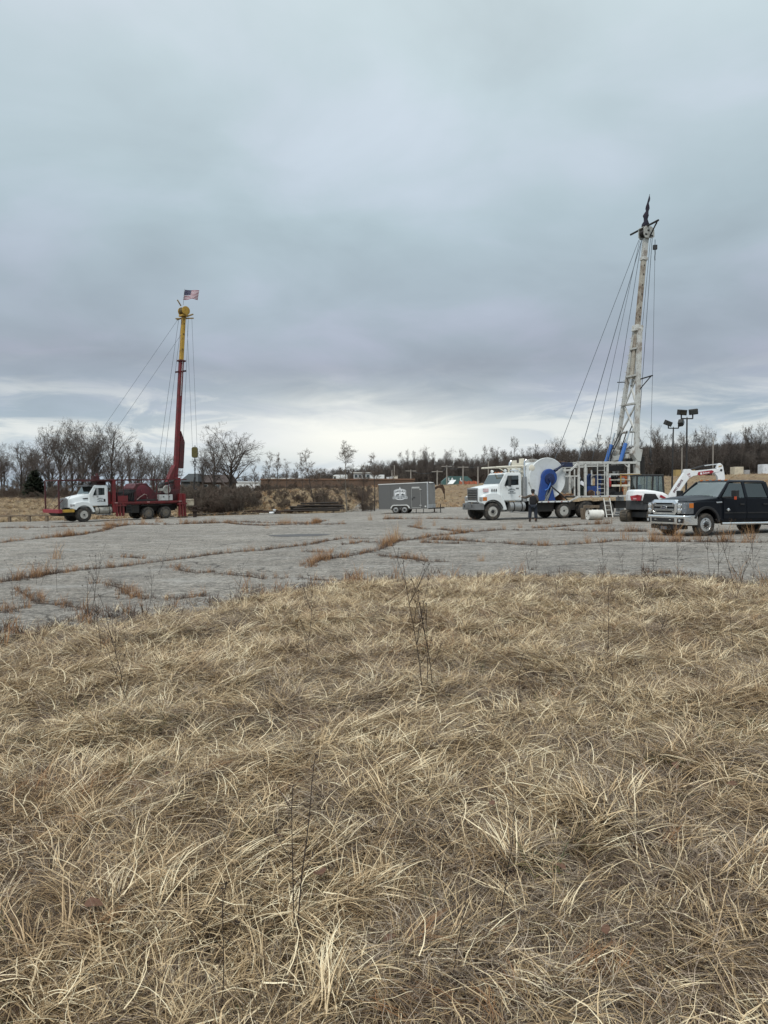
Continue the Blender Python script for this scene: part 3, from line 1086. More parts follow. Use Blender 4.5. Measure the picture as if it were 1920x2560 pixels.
for k in range(4): tree_src('oak%d' % k, 11 + k, 9.0, 'oak', .010, .88, bark_d, twig_m)
tree_src('big', 91, 9.0, 'wide', .009, .95, bark_d, twig_m)
for k in range(3): tree_src('tall%d' % k, 31 + k, 11.0, 'tall', .012, 1.08, bark, twig_m)
for k in range(3): tree_src('young%d' % k, 51 + k, 6.0, 'young', .010, .9, bark_d, twig_r)
for k in range(2): tree_src('pale%d' % k, 71 + k, 6.0, 'young', .010, .85, bark_p, twig_p)
for k in range(3): tree_src('shrub%d' % k, 81 + k, 3.2, 'multi', .011, .9, bark, twig_r)
tree_src('paleshrub', 88, 3.2, 'multi', .012, .5, bark_p, twig_p)


def tree(key, x, y, height, label, group=None, name='bare_tree', rz=None, cat='tree', sx=1.0, z=None):
    tm, cm, bm, tw, H = TREE_SRC[key]
    s = height / H
    r = thing(name, label, cat, (x, y, g(x, y) if z is None else z), U_(0, 6.28) if rz is None else rz, group)
    r.scale = (s * sx, s * sx, s)
    for nm, me, mt in (('trunk', tm, bm), ('crown', cm, tw)):
        if not me.materials: me.materials.append(mt)
        o = bpy.data.objects.new(nm, me)
        COL.objects.link(o)
        o.parent = r
    return r


def tree_px(key, px, top, d, label, group=None, name='bare_tree', cat='tree', sx=1.0, rz=None):
    p = at(px, top, d)
    z = g(p.x, d)
    return tree(key, p.x, d, max(1.0, p.z - z), label, group, name, rz, cat, sx)


# the grove behind the red rig
GL = 'bare trees in the grove left of the red rig'
grove = [(-70, 1130, 92, 'oak1'), (8, 1140, 90, 'oak0'), (52, 1115, 93, 'oak2'), (92, 1120, 96, 'oak3'), (125, 1083, 90, 'oak1'), (150, 1078, 95, 'oak0'),
         (180, 1090, 92, 'oak2'), (205, 1072, 96, 'oak3'), (238, 1085, 91, 'oak0'), (225, 1100, 87, 'oak1'), (278, 1074, 92, 'oak2'),
         (330, 1120, 98, 'tall0'), (357, 1107, 99, 'tall1'), (382, 1142, 93, 'oak3'), (408, 1150, 96, 'oak1'), (305, 1135, 88, 'oak0'), (440, 1145, 100, 'tall2')]
for i, (px, tp, d, k) in enumerate(grove):
    tree_px(k, px, tp, d, 'bare grey brown tree in the grove behind the red drilling rig', GL, sx=1.0 if k[0] == 'o' else .8)
for i in range(16):
    tree_px('oak%d' % (i % 4), -140 + 38 * i + U_(-12, 12), U_(1128, 1165), 104 + U_(0, 10), 'bare grey brown tree in the grove behind the red drilling rig', GL)

# the broad tree left of centre and its lesser neighbours
tree_px('big', 575, 1073, 88, 'broad spreading bare tree, tallest one just right of the red rig mast', name='spreading_tree', rz=1.2, sx=1.12)
tree_px('oak2', 535, 1098, 91, 'bare tree with forked dark stems crowding the left side of the broad spreading tree')
tree_px('oak0', 505, 1140, 87, 'low bare tree seen behind the hanging yellow hook block')
GY = 'thin young bare trees along the far edge of the lot'
for px, tp, d, k in [(668, 1135, 90, 'young0'), (692, 1138, 93, 'young1'), (716, 1150, 92, 'young2'), (756, 1150, 88, 'young1'), (640, 1160, 95, 'young2'), (735, 1160, 96, 'young0')]:
    tree_px(k, px, tp, d, 'thin young bare tree in the brush left of the grey trailer', GY)
tree_px('young0', 786, 1130, 79, 'dark conical bare tree standing behind the left end of the pipe pile', sx=1.15)
tree_px('pale0', 866, 1114, 75, 'tall pale twiggy sapling at the right end of the pipe pile', sx=1.1)
tree_px('young2', 812, 1195, 76, 'short bushy bare sapling behind the middle of the pipe pile', sx=1.7)
tree_px('young1', 906, 1165, 80, 'slim bare sapling between the pale sapling and the dark forked one')
tree_px('young1', 936, 1142, 80, 'dark forked bare tree just left of the grey trailer', sx=1.1)
tree_px('young0', 985, 1180, 110, 'small bare tree showing above the roof of the grey trailer')
tree_px('paleshrub', 600, 1195, 74, 'pale many stemmed shrub in front of the dark thicket', name='bare_shrub', cat='shrub', sx=.7)
tree_px('paleshrub', 478, 1175, 74, 'pale upright shrub right behind the white box on the red rig', name='bare_shrub', cat='shrub', sx=.6)
tree_px('paleshrub', 455, 1185, 76, 'pale thin shrub half hidden by the red rig mast foot', name='bare_shrub', cat='shrub', sx=.5)

# lone tall trees that stick out of the wood on the right
for px, tp, d, k, lb in [(1213, 1117, 205, 'tall0', 'tall thin bare tree above the cab of the white truck, left one'), (1283, 1096, 195, 'tall1', 'tallest bare tree standing above the white truck roof rack'),
                         (1243, 1125, 198, 'oak1', 'round topped bare tree between two tall thin ones above the white cab'), (1262, 1132, 192, 'oak2', 'leaning pale bare tree above the white cab windscreen')]:
    tree_px(k, px, tp, d, lb, sx=.85)
GW = 'bare trees along the front of the wood on the hill'
for i in range(100):
    px = 960 + i * 12.5 + U_(-6, 6)
    tp = np.interp(px, [900, 960, 1050, 1200, 1400, 1600, 1760, 1920, 2300], [1172, 1155, 1146, 1146, 1122, 1100, 1098, 1090, 1085]) + U_(-22, 14)
    d = np.interp(px, [900, 1100, 1400, 2300], [250, 215, 190, 180]) + U_(0, 14)
    tree_px(['tall0', 'tall1', 'tall2', 'oak1', 'oak3'][int(U_(0, 5))], px, tp, d, 'bare tree at the front of the dark wood along the hill', GW, sx=U_(.6, .95))

# the depth of the wood behind them, and the brush thickets: masses nobody could count
rngF = [TREE_SRC['tall%d' % k] for k in range(3)]
forest_src = []
for k in range(3):
    tm, cm, bm, tw, H = TREE_SRC['tall%d' % k]
    M = MB()
    M.v = [tuple(v.co) for v in tm.vertices]; M.f = [tuple(p.vertices) for p in tm.polygons]
    M.add([tuple(v.co) for v in cm.vertices], [tuple(p.vertices) for p in cm.polygons])
    me = M.mesh('wood_tree'); me.materials.append([bark_d, twig_m, bark][k])
    forest_src.append(me)
pts, rot, scl, idx = [], [], [], []
for i in range(2600):
    px = U_(780, 2450)
    d0 = np.interp(px, [780, 960, 1100, 1400, 2300], [300, 235, 212, 190, 182])
    d = d0 + 6 + U_(0, 1) * 75
    tp = np.interp(px, [780, 830, 900, 960, 1050, 1200, 1400, 1600, 1760, 1920, 2300], [1186, 1178, 1170, 1158, 1150, 1150, 1130, 1118, 1114, 1108, 1102]) + U_(-2, 26)
    p = at(px, tp, d); z = g(p.x, d); h = max(3.0, p.z - z)
    pts.append((p.x, d, z)); rot.append((0, 0, U_(0, 6.28))); scl.append((h / 11 * .9, h / 11 * .9, h / 11)); idx.append(int(rng.integers(0, 3)))
for i in range(2600):                                                  # saplings and scrub under the trees
    px = U_(780, 2450)
    d0 = np.interp(px, [780, 960, 1100, 1400, 2300], [298, 234, 211, 189, 181])
    d = d0 + U_(0, 1) ** 1.5 * 40
    x = (px - 960) / FOC * d; s = U_(.18, .55)
    pts.append((x, d, g(x, d) - .2)); rot.append((0, 0, U_(0, 6.28))); scl.append((s * 1.5, s * 1.5, s)); idx.append(int(rng.integers(0, 3)))
scatter('hill_wood', pts, rot, scl, idx, forest_src)
# low far wood left of centre
pts, rot, scl, idx = [], [], [], []
for i in range(420):
    px = U_(-300, 900)
    d = U_(290, 340)
    tp = np.interp(px, [-300, 0, 480, 600, 700, 800, 900], [1195, 1195, 1200, 1196, 1186, 1178, 1168]) + U_(-4, 14)
    p = at(px, tp, d); z = g(p.x, d); h = max(2.0, p.z - z)
    pts.append((p.x, d, z)); rot.append((0, 0, U_(0, 6.28))); scl.append((h / 11 * 1.3, h / 11 * 1.3, h / 11)); idx.append(int(rng.integers(0, 3)))
scatter('far_wood', pts, rot, scl, idx, forest_src)

shrub_src = []
for k in range(3):
    tm, cm, bm, tw, H = TREE_SRC['shrub%d' % k]
    M = MB()
    M.v = [tuple(v.co) for v in tm.vertices]; M.f = [tuple(p.vertices) for p in tm.polygons]
    M.add([tuple(v.co) for v in cm.vertices], [tuple(p.vertices) for p in cm.polygons])
    me = M.mesh('brush'); me.materials.append(twig_r if k else twig_p)
    shrub_src.append(me)
pts, rot, scl, idx = [], [], [], []


def brush(n, pa, pb, da, db, ta, tb):
    for i in range(n):
        px = U_(pa, pb); d = U_(da, db); tp = U_(ta, tb)
        p = at(px, tp, d); z = g(p.x, d); h = max(.8, p.z - z)
        pts.append((p.x, d, z - .1)); rot.append((0, 0, U_(0, 6.28))); scl.append((h / 3.2, h / 3.2, h / 3.2)); idx.append(int(rng.integers(0, 3)))


brush(170, 470, 640, 74, 90, 1196, 1240)
brush(60, 480, 585, 72.5, 76, 1215, 1258)
brush(150, 640, 930, 88, 104, 1199, 1228)
brush(60, 620, 830, 76, 86, 1212, 1262)
brush(14, 830, 930, 76, 86, 1225, 1262)
brush(220, -200, 480, 84, 104, 1196, 1236)
brush(110, -200, 470, 82.5, 92, 1222, 1246)
scatter('brush_thicket', pts, rot, scl, idx, shrub_src)

# the dark conifer in the grove
needle = grass_mat('dark_needles', [(0.0, (0.012, 0.017, 0.010)), (0.6, (0.026, 0.034, 0.020)), (1.0, (0.045, 0.055, 0.032))])


def conifer(px, top, d, label, wide=.36):
    p = at(px, top, d); z = g(p.x, d); H = p.z - z
    r = thing('conifer_tree', label, 'tree', (p.x, d, z))
    MB().cyl((0, 0, -.1), (0, 0, H * .97), H * .022, .01, 7).build('trunk', bark_d, r)
    n = 2600
    hz = (1 - U_(0, 1, n) ** .62) * .9 + .06
    az = U_(0, 6.283, n)
    rad = (1 - hz ** 1.9) * .8 * H * wide * np.sqrt(U_(.08, 1, n)) * (1 + .22 * np.sin(az * 5 + hz * 30))
    root = np.stack([rad * np.cos(az) * .75, rad * np.sin(az) * .75, hz * H], -1)
    me = blades_mesh('crown', root, az + rng.normal(0, .5, n), U_(-.5, .5, n), U_(-.9, .1, n), U_(.25, .7, n) * H / 5, U_(.10, .22, n), U_(0, 1, n), needle, 2, .3)
    link('crown', me, None, r)


conifer(86, 1172, 88, 'dark evergreen with ragged outline among the bare trees on the left', .50)
# ================================================================== VEHICLE PARTS
win_dark = gmat('dark_window', (0.2, 0.2, 0.2), 0.07, 0.0)
win_sky = gmat('windscreen', (0.2, 0.2, 0.2), 0.24, 0.0)
WHEELS = {}


def wheel(parent, x, y, r, wd, rim_r, side=1, style='front', rim_m=None, zc=None, hub_m=None):
    """hub mesh with a tyre and a rim as sub-parts; outer face looks along +Y * side"""
    rim_m = rim_m or steel
    hub_m = hub_m or black
    key = (round(r, 3), round(wd, 3), round(rim_r, 3), style, rim_m.name, hub_m.name)
    if key not in WHEELS:
        ty = MB().lathe([(rim_r * .98, -.012), (r * .80, .004), (r * .93, -.006), (r * .985, -.03), (r, -.06), (r, -wd * .32), (r * .975, -wd * .335),
                         (r * .975, -wd * .365), (r, -wd * .38), (r, -wd * .62), (r * .975, -wd * .635), (r * .975, -wd * .665), (r, -wd * .68),
                         (r, -wd + .06), (r * .97, -wd + .02), (r * .85, -wd), (rim_r * .98, -wd + .02)], (0, 0, 0), 'y', 36)
        for k in range(44):                                             # shoulder lugs
            a = 6.2832 * k / 44
            for yo in (-.045, -wd + .045):
                ty.bar((math.cos(a) * r * .975, yo, math.sin(a) * r * .975), (math.cos(a) * r * 1.012, yo, math.sin(a) * r * 1.012), .055, r * .085, up=(-math.sin(a), 0, math.cos(a)))
        if style == 'dual':
            ri = MB().lathe([(rim_r * 1.03, -.004), (rim_r * .98, -.002), (rim_r * .90, -.03), (rim_r * .86, -.155), (rim_r * .60, -.175), (rim_r * .40, -.165)], (0, 0, 0), 'y', 28)
            hb = MB().lathe([(rim_r * .42, -.19), (rim_r * .42, -.06), (rim_r * .30, -.03), (rim_r * .28, -.005), (0.0, 0.0)], (0, 0, 0), 'y', 16)
            nh, rr, yy = 5, rim_r * .68, -.172
        elif style == 'hole':
            ri = MB().lathe([(rim_r * 1.03, -.004), (rim_r * .97, .0), (rim_r * .90, -.02), (rim_r * .80, -.045), (rim_r * .62, .0), (rim_r * .46, .012), (rim_r * .42, -.03)], (0, 0, 0), 'y', 28)
            hb = MB().lathe([(rim_r * .42, -.05), (rim_r * .36, .0), (rim_r * .20, .02), (rim_r * .18, .07), (0.0, .075)], (0, 0, 0), 'y', 16)
            nh, rr, yy = 10, rim_r * .74, -.028
        else:
            ri = MB().lathe([(rim_r * 1.03, -.004), (rim_r * .97, .0), (rim_r * .90, -.02), (rim_r * .82, -.075), (rim_r * .60, -.05), (rim_r * .45, -.025), (rim_r * .38, -.04)], (0, 0, 0), 'y', 28)
            hb = MB().lathe([(rim_r * .40, -.07), (rim_r * .34, -.02), (rim_r * .22, .0), (rim_r * .20, .06), (0.0, .065)], (0, 0, 0), 'y', 16)
            nh, rr, yy = 10, rim_r * .74, -.060
        for k in range(nh):                                             # hand holes / slots, and wheel nuts
            a = 6.2832 * (k + .5) / nh
            hb.lathe([(rim_r * (.085 if nh > 6 else .12), -.05), (rim_r * (.085 if nh > 6 else .12), .004), (0, .005)], (math.cos(a) * rr, yy, math.sin(a) * rr), 'y', 8)
            a = 6.2832 * k / nh
            hb.lathe([(.018, -.02), (.016, .03), (0, .031)], (math.cos(a) * rim_r * .50, yy + .03, math.sin(a) * rim_r * .50), 'y', 6)
        WHEELS[key] = (hb.mesh('wheel'), ty.mesh('tyre'), ri.mesh('rim'))
        for me, m in zip(WHEELS[key], (hub_m, rubber, rim_m)):
            me.materials.append(m)
    hm, tm, rm = WHEELS[key]
    h = link('wheel', hm, None, parent, smooth=True)
    h.location = (x, y, r if zc is None else zc)
    h.rotation_euler = (0, random.uniform(0, 6), 0) if side > 0 else (0, random.uniform(0, 6), math.pi)
    for nm, me in (('tyre', tm), ('rim', rm)):
        link(nm, me, None, h, smooth=True)
    return h


def arch(cx, cz, r, a0, a1, n=10):
    return [(cx + r * math.cos(R(a0 + (a1 - a0) * k / n)), cz + r * math.sin(R(a0 + (a1 - a0) * k / n))) for k in range(n + 1)]


def door_logo(parent, x, y, z, sz, name='lettering'):
    """arched name over a small emblem and a line of letters, on a door that faces +Y"""
    M = frame3((x, y, z), (-1, 0, 0), (0, 0, 1))
    arc_text(name, 'HARLEY', sz, ink_soft, parent, M @ Matrix.Translation((0, sz * .9, 0)), sz * 3.2, bold=.004, gap=1.05)
    text_obj(name, 'OIL INC', sz * .62, ink_soft, parent, M @ Matrix.Translation((0, -sz * .35, 0)), bold=.003)
    text_obj(name, 'OILFIELD SERVICES', sz * .52, ink_soft, parent, M @ Matrix.Translation((0, -sz * 1.15, 0)), bold=.003)


def ladder(mb, p0, p1, across, n, w=.035):
    p0, p1, ac = Vector(p0), Vector(p1), Vector(across)
    mb.bar(p0, p1, w); mb.bar(p0 + ac, p1 + ac, w)
    for k in range(n):
        q = p0.lerp(p1, (k + .5) / n)
        mb.cyl(q, q + ac, w * .45, n=6)


# ================================================================== THE WHITE RIG (right)
wr = thing('rig_truck', 'white truck carrying a blue and white reel and a tall white rusty mast', 'drilling rig', (6.56, 46.2, 0.125), R(199), 'truck mounted drilling rigs', (0, 0.0145))

# --- cab
cabp = [(-2.02, 1.14), (-2.02, 2.74), (-1.94, 2.86), (-1.02, 2.88), (-.90, 2.82), (-.50, 2.16), (-.50, 1.14)]
MB().prism(cabp, -.14, -2.36).build('cab', white, wr, .05)
MB().sheet([(-.87, -.22, 2.765), (-.525, -.20, 2.20), (-.525, -2.30, 2.20), (-.87, -2.28, 2.765)], (.02, 0, .012)).build('windscreen', win_sky, wr, .008)
for yy, sg in ((-.14, 1), (-2.36, -1)):
    d = MB().sheet([(-.82, yy, 1.20), (-1.86, yy, 1.20), (-1.90, yy, 2.05), (-1.86, yy, 2.76), (-1.04, yy, 2.76), (-.70, yy, 2.14), (-.66, yy, 1.5)], (0, .022 * sg, 0)).build('door', white, wr, .012)
    yw = yy + .022 * sg
    MB().sheet([(-.84, yw, 2.08), (-1.80, yw, 2.12), (-1.80, yw, 2.69), (-1.07, yw, 2.69)], (0, .006 * sg, 0)).build('window', win_dark, d)
    MB().bar((-1.62, yw + .02 * sg, 1.92), (-1.80, yw + .02 * sg, 1.92), .03, .04).build('handle', black, d)
    MB().bar((-1.30, yw + .004 * sg, 2.10), (-1.30, yw + .004 * sg, 2.68), .035, .02).build('window_bar', black, d)
    m = MB().bar((-.88, yy, 2.05), (-1.02, yy + .30 * sg, 2.10), .035).bar((-1.0, yy + .10 * sg, 2.65), (-1.04, yy + .30 * sg, 2.60), .03)
    m.bar((-1.04, yy + .32 * sg, 2.02), (-1.04, yy + .32 * sg, 2.66), .09, .22, up=(0, 1, 0))
    m.build('mirror', dgrey, wr, .015)
    # running board, tank and straps
    tk = MB().lathe([(.26, -.52), (.30, -.48), (.30, .48), (.26, .52)], (-1.72, yy - .16 * sg + .02, .80), 'x', 22).build('fuel_tank', steel, wr, smooth=True)
    for xx in (-1.45, -1.98):
        MB().lathe([(.312, -.035), (.318, 0), (.312, .035)], (xx, yy - .16 * sg + .02, .80), 'x', 22).build('tank_strap', black, tk)
    MB().bx(-1.2, -2.3, min(yy, yy + .1 * sg), max(yy, yy + .1 * sg), .44, .485).bar((-1.3, yy, .48), (-1.3, yy - .1 * sg, .8), .05).build('step', steel, wr, .01)
door_logo(wr, -1.34, -.112, 1.76, .115)

# --- hood, fenders, grille
hs = []
for xx, y0, y1, z0, z1, cr in ((.74, -.50, -2.00, 1.10, 1.95, .16), (.45, -.45, -2.05, 1.10, 2.03, .17), (-.1, -.36, -2.14, 1.10, 2.12, .16), (-.52, -.28, -2.22, 1.10, 2.17, .14)):
    hs.append([(xx, y0, z0), (xx, y0, z1 - cr), (xx - .02, y0 - cr * .3, z1 - cr * .3), (xx - .04, y0 - cr, z1), (xx - .05, (y0 + y1) / 2, z1 + .045), (xx - .04, y1 + cr, z1), (xx - .02, y1 + cr * .3, z1 - cr * .3), (xx, y1, z1 - cr), (xx, y1, z0)])
MB().loft(hs).build('hood', white, wr, .02, True)
for y0, y1 in ((0.0, -.50), (-2.5, -2.0)):
    fp = [(.70, 1.06), (.66, 1.40), (.42, 1.58), (.10, 1.66), (-.25, 1.66), (-.55, 1.50), (-.80, 1.10), (-.96, .62), (-.74, .60)] + arch(0, .53, .68, 172, 35, 12)
    MB().prism(fp, y0, y1).build('fender', white, wr, .035)
    ay0, ay1 = (y0 + .012, y0 - .05) if y0 == 0 else (y0 - .012, y0 + .05)
    MB().prism(arch(0, .53, .72, 165, 38, 14) + arch(0, .53, .665, 38, 165, 14), ay0, ay1).build('fender_flare', dgrey, wr)
    yo = y0 + (.006 if y0 == 0 else -.006)
    ya, yb = (yo, -.42) if y0 == 0 else (-2.08, yo)
    hl = MB().bx(.60, .712, min(ya, yb), max(ya, yb), 1.17, 1.42).build('headlight', lens, wr, .02)
    MB().bx(.40, .66, yo - .01, yo + .006, 1.19, 1.41).build('turn_signal', amber, hl, .004)
for k in range(3):
    MB().sheet([(-.06 - k * .13, -.34 + k * .025, 1.74), (-.14 - k * .13, -.335 + k * .025, 1.74), (-.13 - k * .13, -.335 + k * .025, 1.90), (-.09 - k * .13, -.34 + k * .025, 1.90)], (0, .03, 0)).build('hood_vent', black, wr)
MB().bx(.72, .765, -2.0, -.50, 1.06, 1.96).build('grille_shell', alloy, wr, .03)
MB().bx(.76, .775, -1.90, -.60, 1.14, 1.84).build('grille', black, wr)
for k in range(6):
    z = 1.24 + .105 * k
    MB().bar((.79, -.62, z), (.79, -1.88, z), .05, .035).build('grille_bar', chrome, wr, .008)
MB().bx(.772, .80, -1.88, -.62, 1.10, 1.20).build('grille_plate', white, wr, .01)
# hood flag sticker
for k in range(7):
    MB().bx(.10, .46, -.412 + .0, -.404, 1.725 + k * .026, 1.75 + k * .026).build('sticker_stripe', pmat('sticker_red', (.42, .06, .07), .5) if k % 2 == 0 else white, wr).rotation_euler = (0, 0, 0)
MB().bx(.30, .46, -.406, -.400, 1.81, 1.91).build('sticker_canton', pmat('sticker_blue', (.03, .05, .14), .5), wr)
for o in list(wr.children)[-8:]:
    o.location.y += .035
# --- bumper
bp = [(.60, .03), (.84, -.02), (1.04, -.42), (1.06, -1.25), (1.04, -2.08), (.84, -2.48), (.60, -2.53), (.60, -2.43), (.80, -2.36), (.96, -2.0), (.96, -.5), (.80, -.14), (.60, -.07)]
MB().prism(bp, .64, 1.02, 'z').build('bumper', pmat('plain_steel_bumper', (.22, .225, .225), .5, .5, .4, (.12, .11, .1), 3), wr, .02)
for yy in (-.72, -1.78):
    MB().bx(1.045, 1.066, yy - .035, yy + .035, .78, .92).build('tow_slot', black, wr)
for yy in (-1.12, -1.38):
    MB().bx(1.055, 1.068, yy - .05, yy + .05, .705, .735).build('bumper_slot', black, wr)

# --- roof lights, horns, stacks, rack over the cab
for yy in (-.35, -2.1):
    MB().lathe([(.05, -.1), (.10, .0), (.085, .06), (0, .07)], (-1.02, yy, 2.99), 'x', 12).bar((-1.05, yy, 2.88), (-1.05, yy, 2.95), .05).build('work_light', white, wr, smooth=True)
for yy in (-.85, -1.25, -1.65):
    MB().bx(-1.08, -.98, yy - .05, yy + .05, 2.885, 2.935).build('marker_light', amber, wr, .01)
MB().bar((-1.3, -.3, 3.0), (-1.9, -.3, 3.0), .05).bar((-1.6, -.3, 2.87), (-1.6, -.3, 3.0), .04).build('air_horn', chrome, wr)
for yy in (-.30, -2.2):
    st = MB().tube([(-2.30, yy, 2.6), (-2.30, yy, 3.35), (-2.34, yy, 3.55), (-2.46, yy, 3.66)], .06, 12).build('exhaust_stack', chrome, wr, smooth=True)
    MB().cyl((-2.30, yy, 1.1), (-2.30, yy, 2.62), .15, n=18).build('muffler', steel, st, smooth=True)
rk = MB()
for yy in (-.30, -1.25, -2.2):
    rk.tube([(-.35, yy, 3.20), (-1.2, yy, 3.24), (-2.4, yy, 3.26)], .055, 8)
    rk.bar((-1.55, yy, 3.22), (-2.25, yy, 2.85), .05)
rk.bar((-.40, -.25, 3.2), (-.40, -2.25, 3.2), .07).bar((-2.2, -.25, 3.2), (-2.2, -2.25, 3.2), .08)
for yy in (-.4, -2.1):
    rk.bar((-2.2, yy, 1.2), (-2.2, yy, 3.22), .09)
rk.build('cab_rack', cream, wr, .01)
bx_ = MB().bx(-1.75, -2.35, -.9, -.35, 3.30, 3.46).bx(-1.75, -1.83, -.9, -.35, 3.46, 3.62).bx(-2.27, -2.35, -.9, -.35, 3.46, 3.74)
bx_.build('rack_saddle', cream, wr, .015)

# --- chassis, axles
MB().bx(-10.6, .55, -.75, -.95, .72, 1.0).bx(-10.6, .55, -1.55, -1.75, .72, 1.0).bx(.2, -.9, -.6, -1.9, .72, 1.3).bx(-2.2, -10.3, -.9, -1.6, .58, .95)\
    .cyl((0, -.3, .53), (0, -2.2, .53), .09).cyl((-6.56, -.3, .52), (-6.56, -2.2, .52), .12).cyl((-8.07, -.3, .52), (-8.07, -2.2, .52), .12)\
    .lathe([(.05, -.35), (.28, -.2), (.28, .2), (.05, .35)], (-6.56, -1.25, .55), 'x').lathe([(.05, -.35), (.28, -.2), (.28, .2), (.05, .35)], (-8.07, -1.25, .55), 'x')\
    .bx(-2.6, -4.3, -.2, -2.3, .45, .98).bx(-5.4, -5.9, -.3, -2.2, .5, 1.0).bx(-8.8, -10.2, -.25, -2.25, .55, 1.0).build('chassis', frame_m, wr, .02)
wheel(wr, 0, -.02, .525, .34, .30, 1, 'hole', pmat('pale_wheel', (.50, .49, .45), .45, .3, .6, (.17, .13, .1), 6, dpos=.55))
wheel(wr, 0, -2.48, .525, .34, .30, -1, 'hole', MATS['pale_wheel'])
wheel(wr, -4.91, .0, .475, .36, .30, 1, 'dual', MATS['pale_wheel'])
wheel(wr, -4.91, -2.5, .475, .36, .30, -1, 'dual', MATS['pale_wheel'])
for xx in (-6.56, -8.07):
    wheel(wr, xx, -.02, .525, .58, .30, 1, 'dual', pmat('grimy_wheel', (.13, .115, .095), .7, .1, .6, (.07, .055, .045), 5))
    wheel(wr, xx, -2.48, .525, .58, .30, -1, 'dual', MATS['grimy_wheel'])

# --- decks
dk = MB().bx(-3.0, -5.3, 0.03, -2.53, 1.00, 1.10)
dk.bx(-5.95, -10.9, .03, -2.53, 1.27, 1.38)
for yy in (.03, -2.53):
    yb = yy - .07 if yy > 0 else yy + .07
    dk.prism([(-5.28, 1.0), (-5.28, 1.1), (-5.92, 1.38), (-5.98, 1.27)], yy, yb)
    dk.prism([(-2.62, 1.38), (-2.54, 1.34), (-2.98, 1.0), (-3.02, 1.1)], yy, yb)
dk.build('deck', white_dirty, wr, .015)
ed = MB()
MB().bx(-3.0, -5.3, .032, .045, 1.02, 1.085).build('deck_edge', white, wr)
MB().bx(-5.95, -10.9, .032, .045, 1.29, 1.365).build('deck_edge', white_dirty, wr)
for k in range(5):
    xx = -3.25 - k * .47
    MB().bx(xx, xx - .11, .045, .054, 1.03, 1.075).build('side_marker', redlens if k % 2 else pmat('navy_lens', (.03, .03, .07), .3), wr)
for k in range(7):
    xx = -6.1 - k * .68
    MB().bx(xx, xx - .10, .045, .054, 1.30, 1.345).build('side_marker', redlens if k % 2 else MATS['navy_lens'], wr)
MB().bx(-2.50, -2.56, -.05, -.11, .72, 1.35).bx(-2.95, -3.0, -.05, -.11, .7, 1.0).bar((-2.53, -.08, .75), (-2.98, -.08, .75), .05).build('side_steps', white, wr, .005)

# --- white tank and the reel with its blue drive cover
tank = []
for yy in (-.34, -2.2):
    tank.append([(-2.42, yy, 1.12), (-2.42, yy, 2.95)] + [(-2.92 + .5 * math.cos(R(a)), yy, 2.97 + .52 * math.sin(R(a))) for a in (165, 145, 125, 105)][::-1][:0] +
                [(-2.42 - .5 + .5 * math.cos(R(a)), yy, 2.95 + .55 * math.sin(R(a))) for a in (20, 40, 60, 80, 90)] + [(-3.6, yy, 3.5), (-3.6, yy, 1.12)])
MB().loft(tank).build('water_tank', white, wr, .04, True)
MB().lathe([(.20, 0), (.20, .05), (.15, .07), (0, .075)], (-2.86, -.34, 3.15), 'y', 20).build('tank_hatch', cream, wr, smooth=True)
MB().bx(-2.62, -2.72, -.34, -.30, 2.2, 2.26).build('tank_latch', black, wr)
reel = MB().lathe([(.35, -.07), (1.27, -.07), (1.29, -.04), (1.29, .03), (1.26, .05), (1.22, .035), (.35, .035)], (-3.92, -.32, 2.50), 'y', 56).build('reel', pmat('reel_white', (.70, .73, .73), .45, 0, .4, (.42, .42, .40), 1.2, dpos=.55, vary=.03), wr, smooth=True)
MB().lathe([(.35, -.05), (1.27, -.05), (1.29, 0), (1.27, .05), (.35, .05)], (-3.92, -2.1, 2.50), 'y', 56).build('far_flange', white_dirty, reel, smooth=True)
MB().lathe([(.85, -1.70), (.85, -.02)], (-3.92, -.40, 2.50), 'y', 40).build('wound_hose', black, reel, smooth=True)
yb = -.20
cov = arch(-3.90, 2.55, .52, -50, 160, 20) + [(-4.38 + .93, 2.2), (-3.32, 1.80), (-3.18, 1.14), (-3.60, 1.14), (-3.62, 1.55)]
cov = arch(-3.92, 2.55, .54, -8, 250, 24) + [(-3.80, 1.82), (-3.62, 1.5), (-3.60, 1.12), (-3.14, 1.12), (-3.22, 1.7)]
MB().prism(cov, -.24, -.02).build('drive_cover', blue, wr, .05)
MB().lathe([(.36, 0), (.34, .06), (.16, .08), (.14, .16), (0, .165)], (-3.92, -.03, 2.46), 'y', 24).build('drive_hub', pmat('navy_paint', (.010, .022, .085), .45, 0, .4, (.02, .02, .03), 3), wr, smooth=True)
MB().tube([(-3.55, .0, 1.75), (-3.75, .05, 1.85), (-3.92, .04, 2.15), (-3.95, .03, 2.42)], .045, 8).build('hydraulic_pipe', blue_l, wr)
MB().prism([(-3.86, 1.12), (-4.36, 1.12), (-4.14, 1.95), (-3.98, 1.95)], -.22, -.08).build('reel_stand', blue, wr, .02)
MB().bar((-3.72, -.04, 1.13), (-4.05, -.04, 1.95), .07).bar((-3.55, -.05, 1.13), (-3.9, -.05, 1.6), .06).build('stand_brace', steel, wr)
MB().cyl((-4.02, -.04, 2.02), (-5.15, .0, 1.14), .045, n=10).build('brace_strut', black, wr)
MB().cyl((-4.32, -.06, 2.98), (-5.0, -.12, 3.35), .075, n=10).cyl((-4.28, -.06, 2.96), (-4.5, -.07, 3.07), .10, n=10).bx(-4.95, -5.6, -.05, -.45, 3.2, 3.48).bx(-4.5, -5.7, -.5, -2.0, 3.38, 3.5)\
    .build('level_wind_arm', pmat('dark_blue_steel', (.014, .025, .07), .5, 0, .6, (.03, .025, .025), 4), wr, .02)
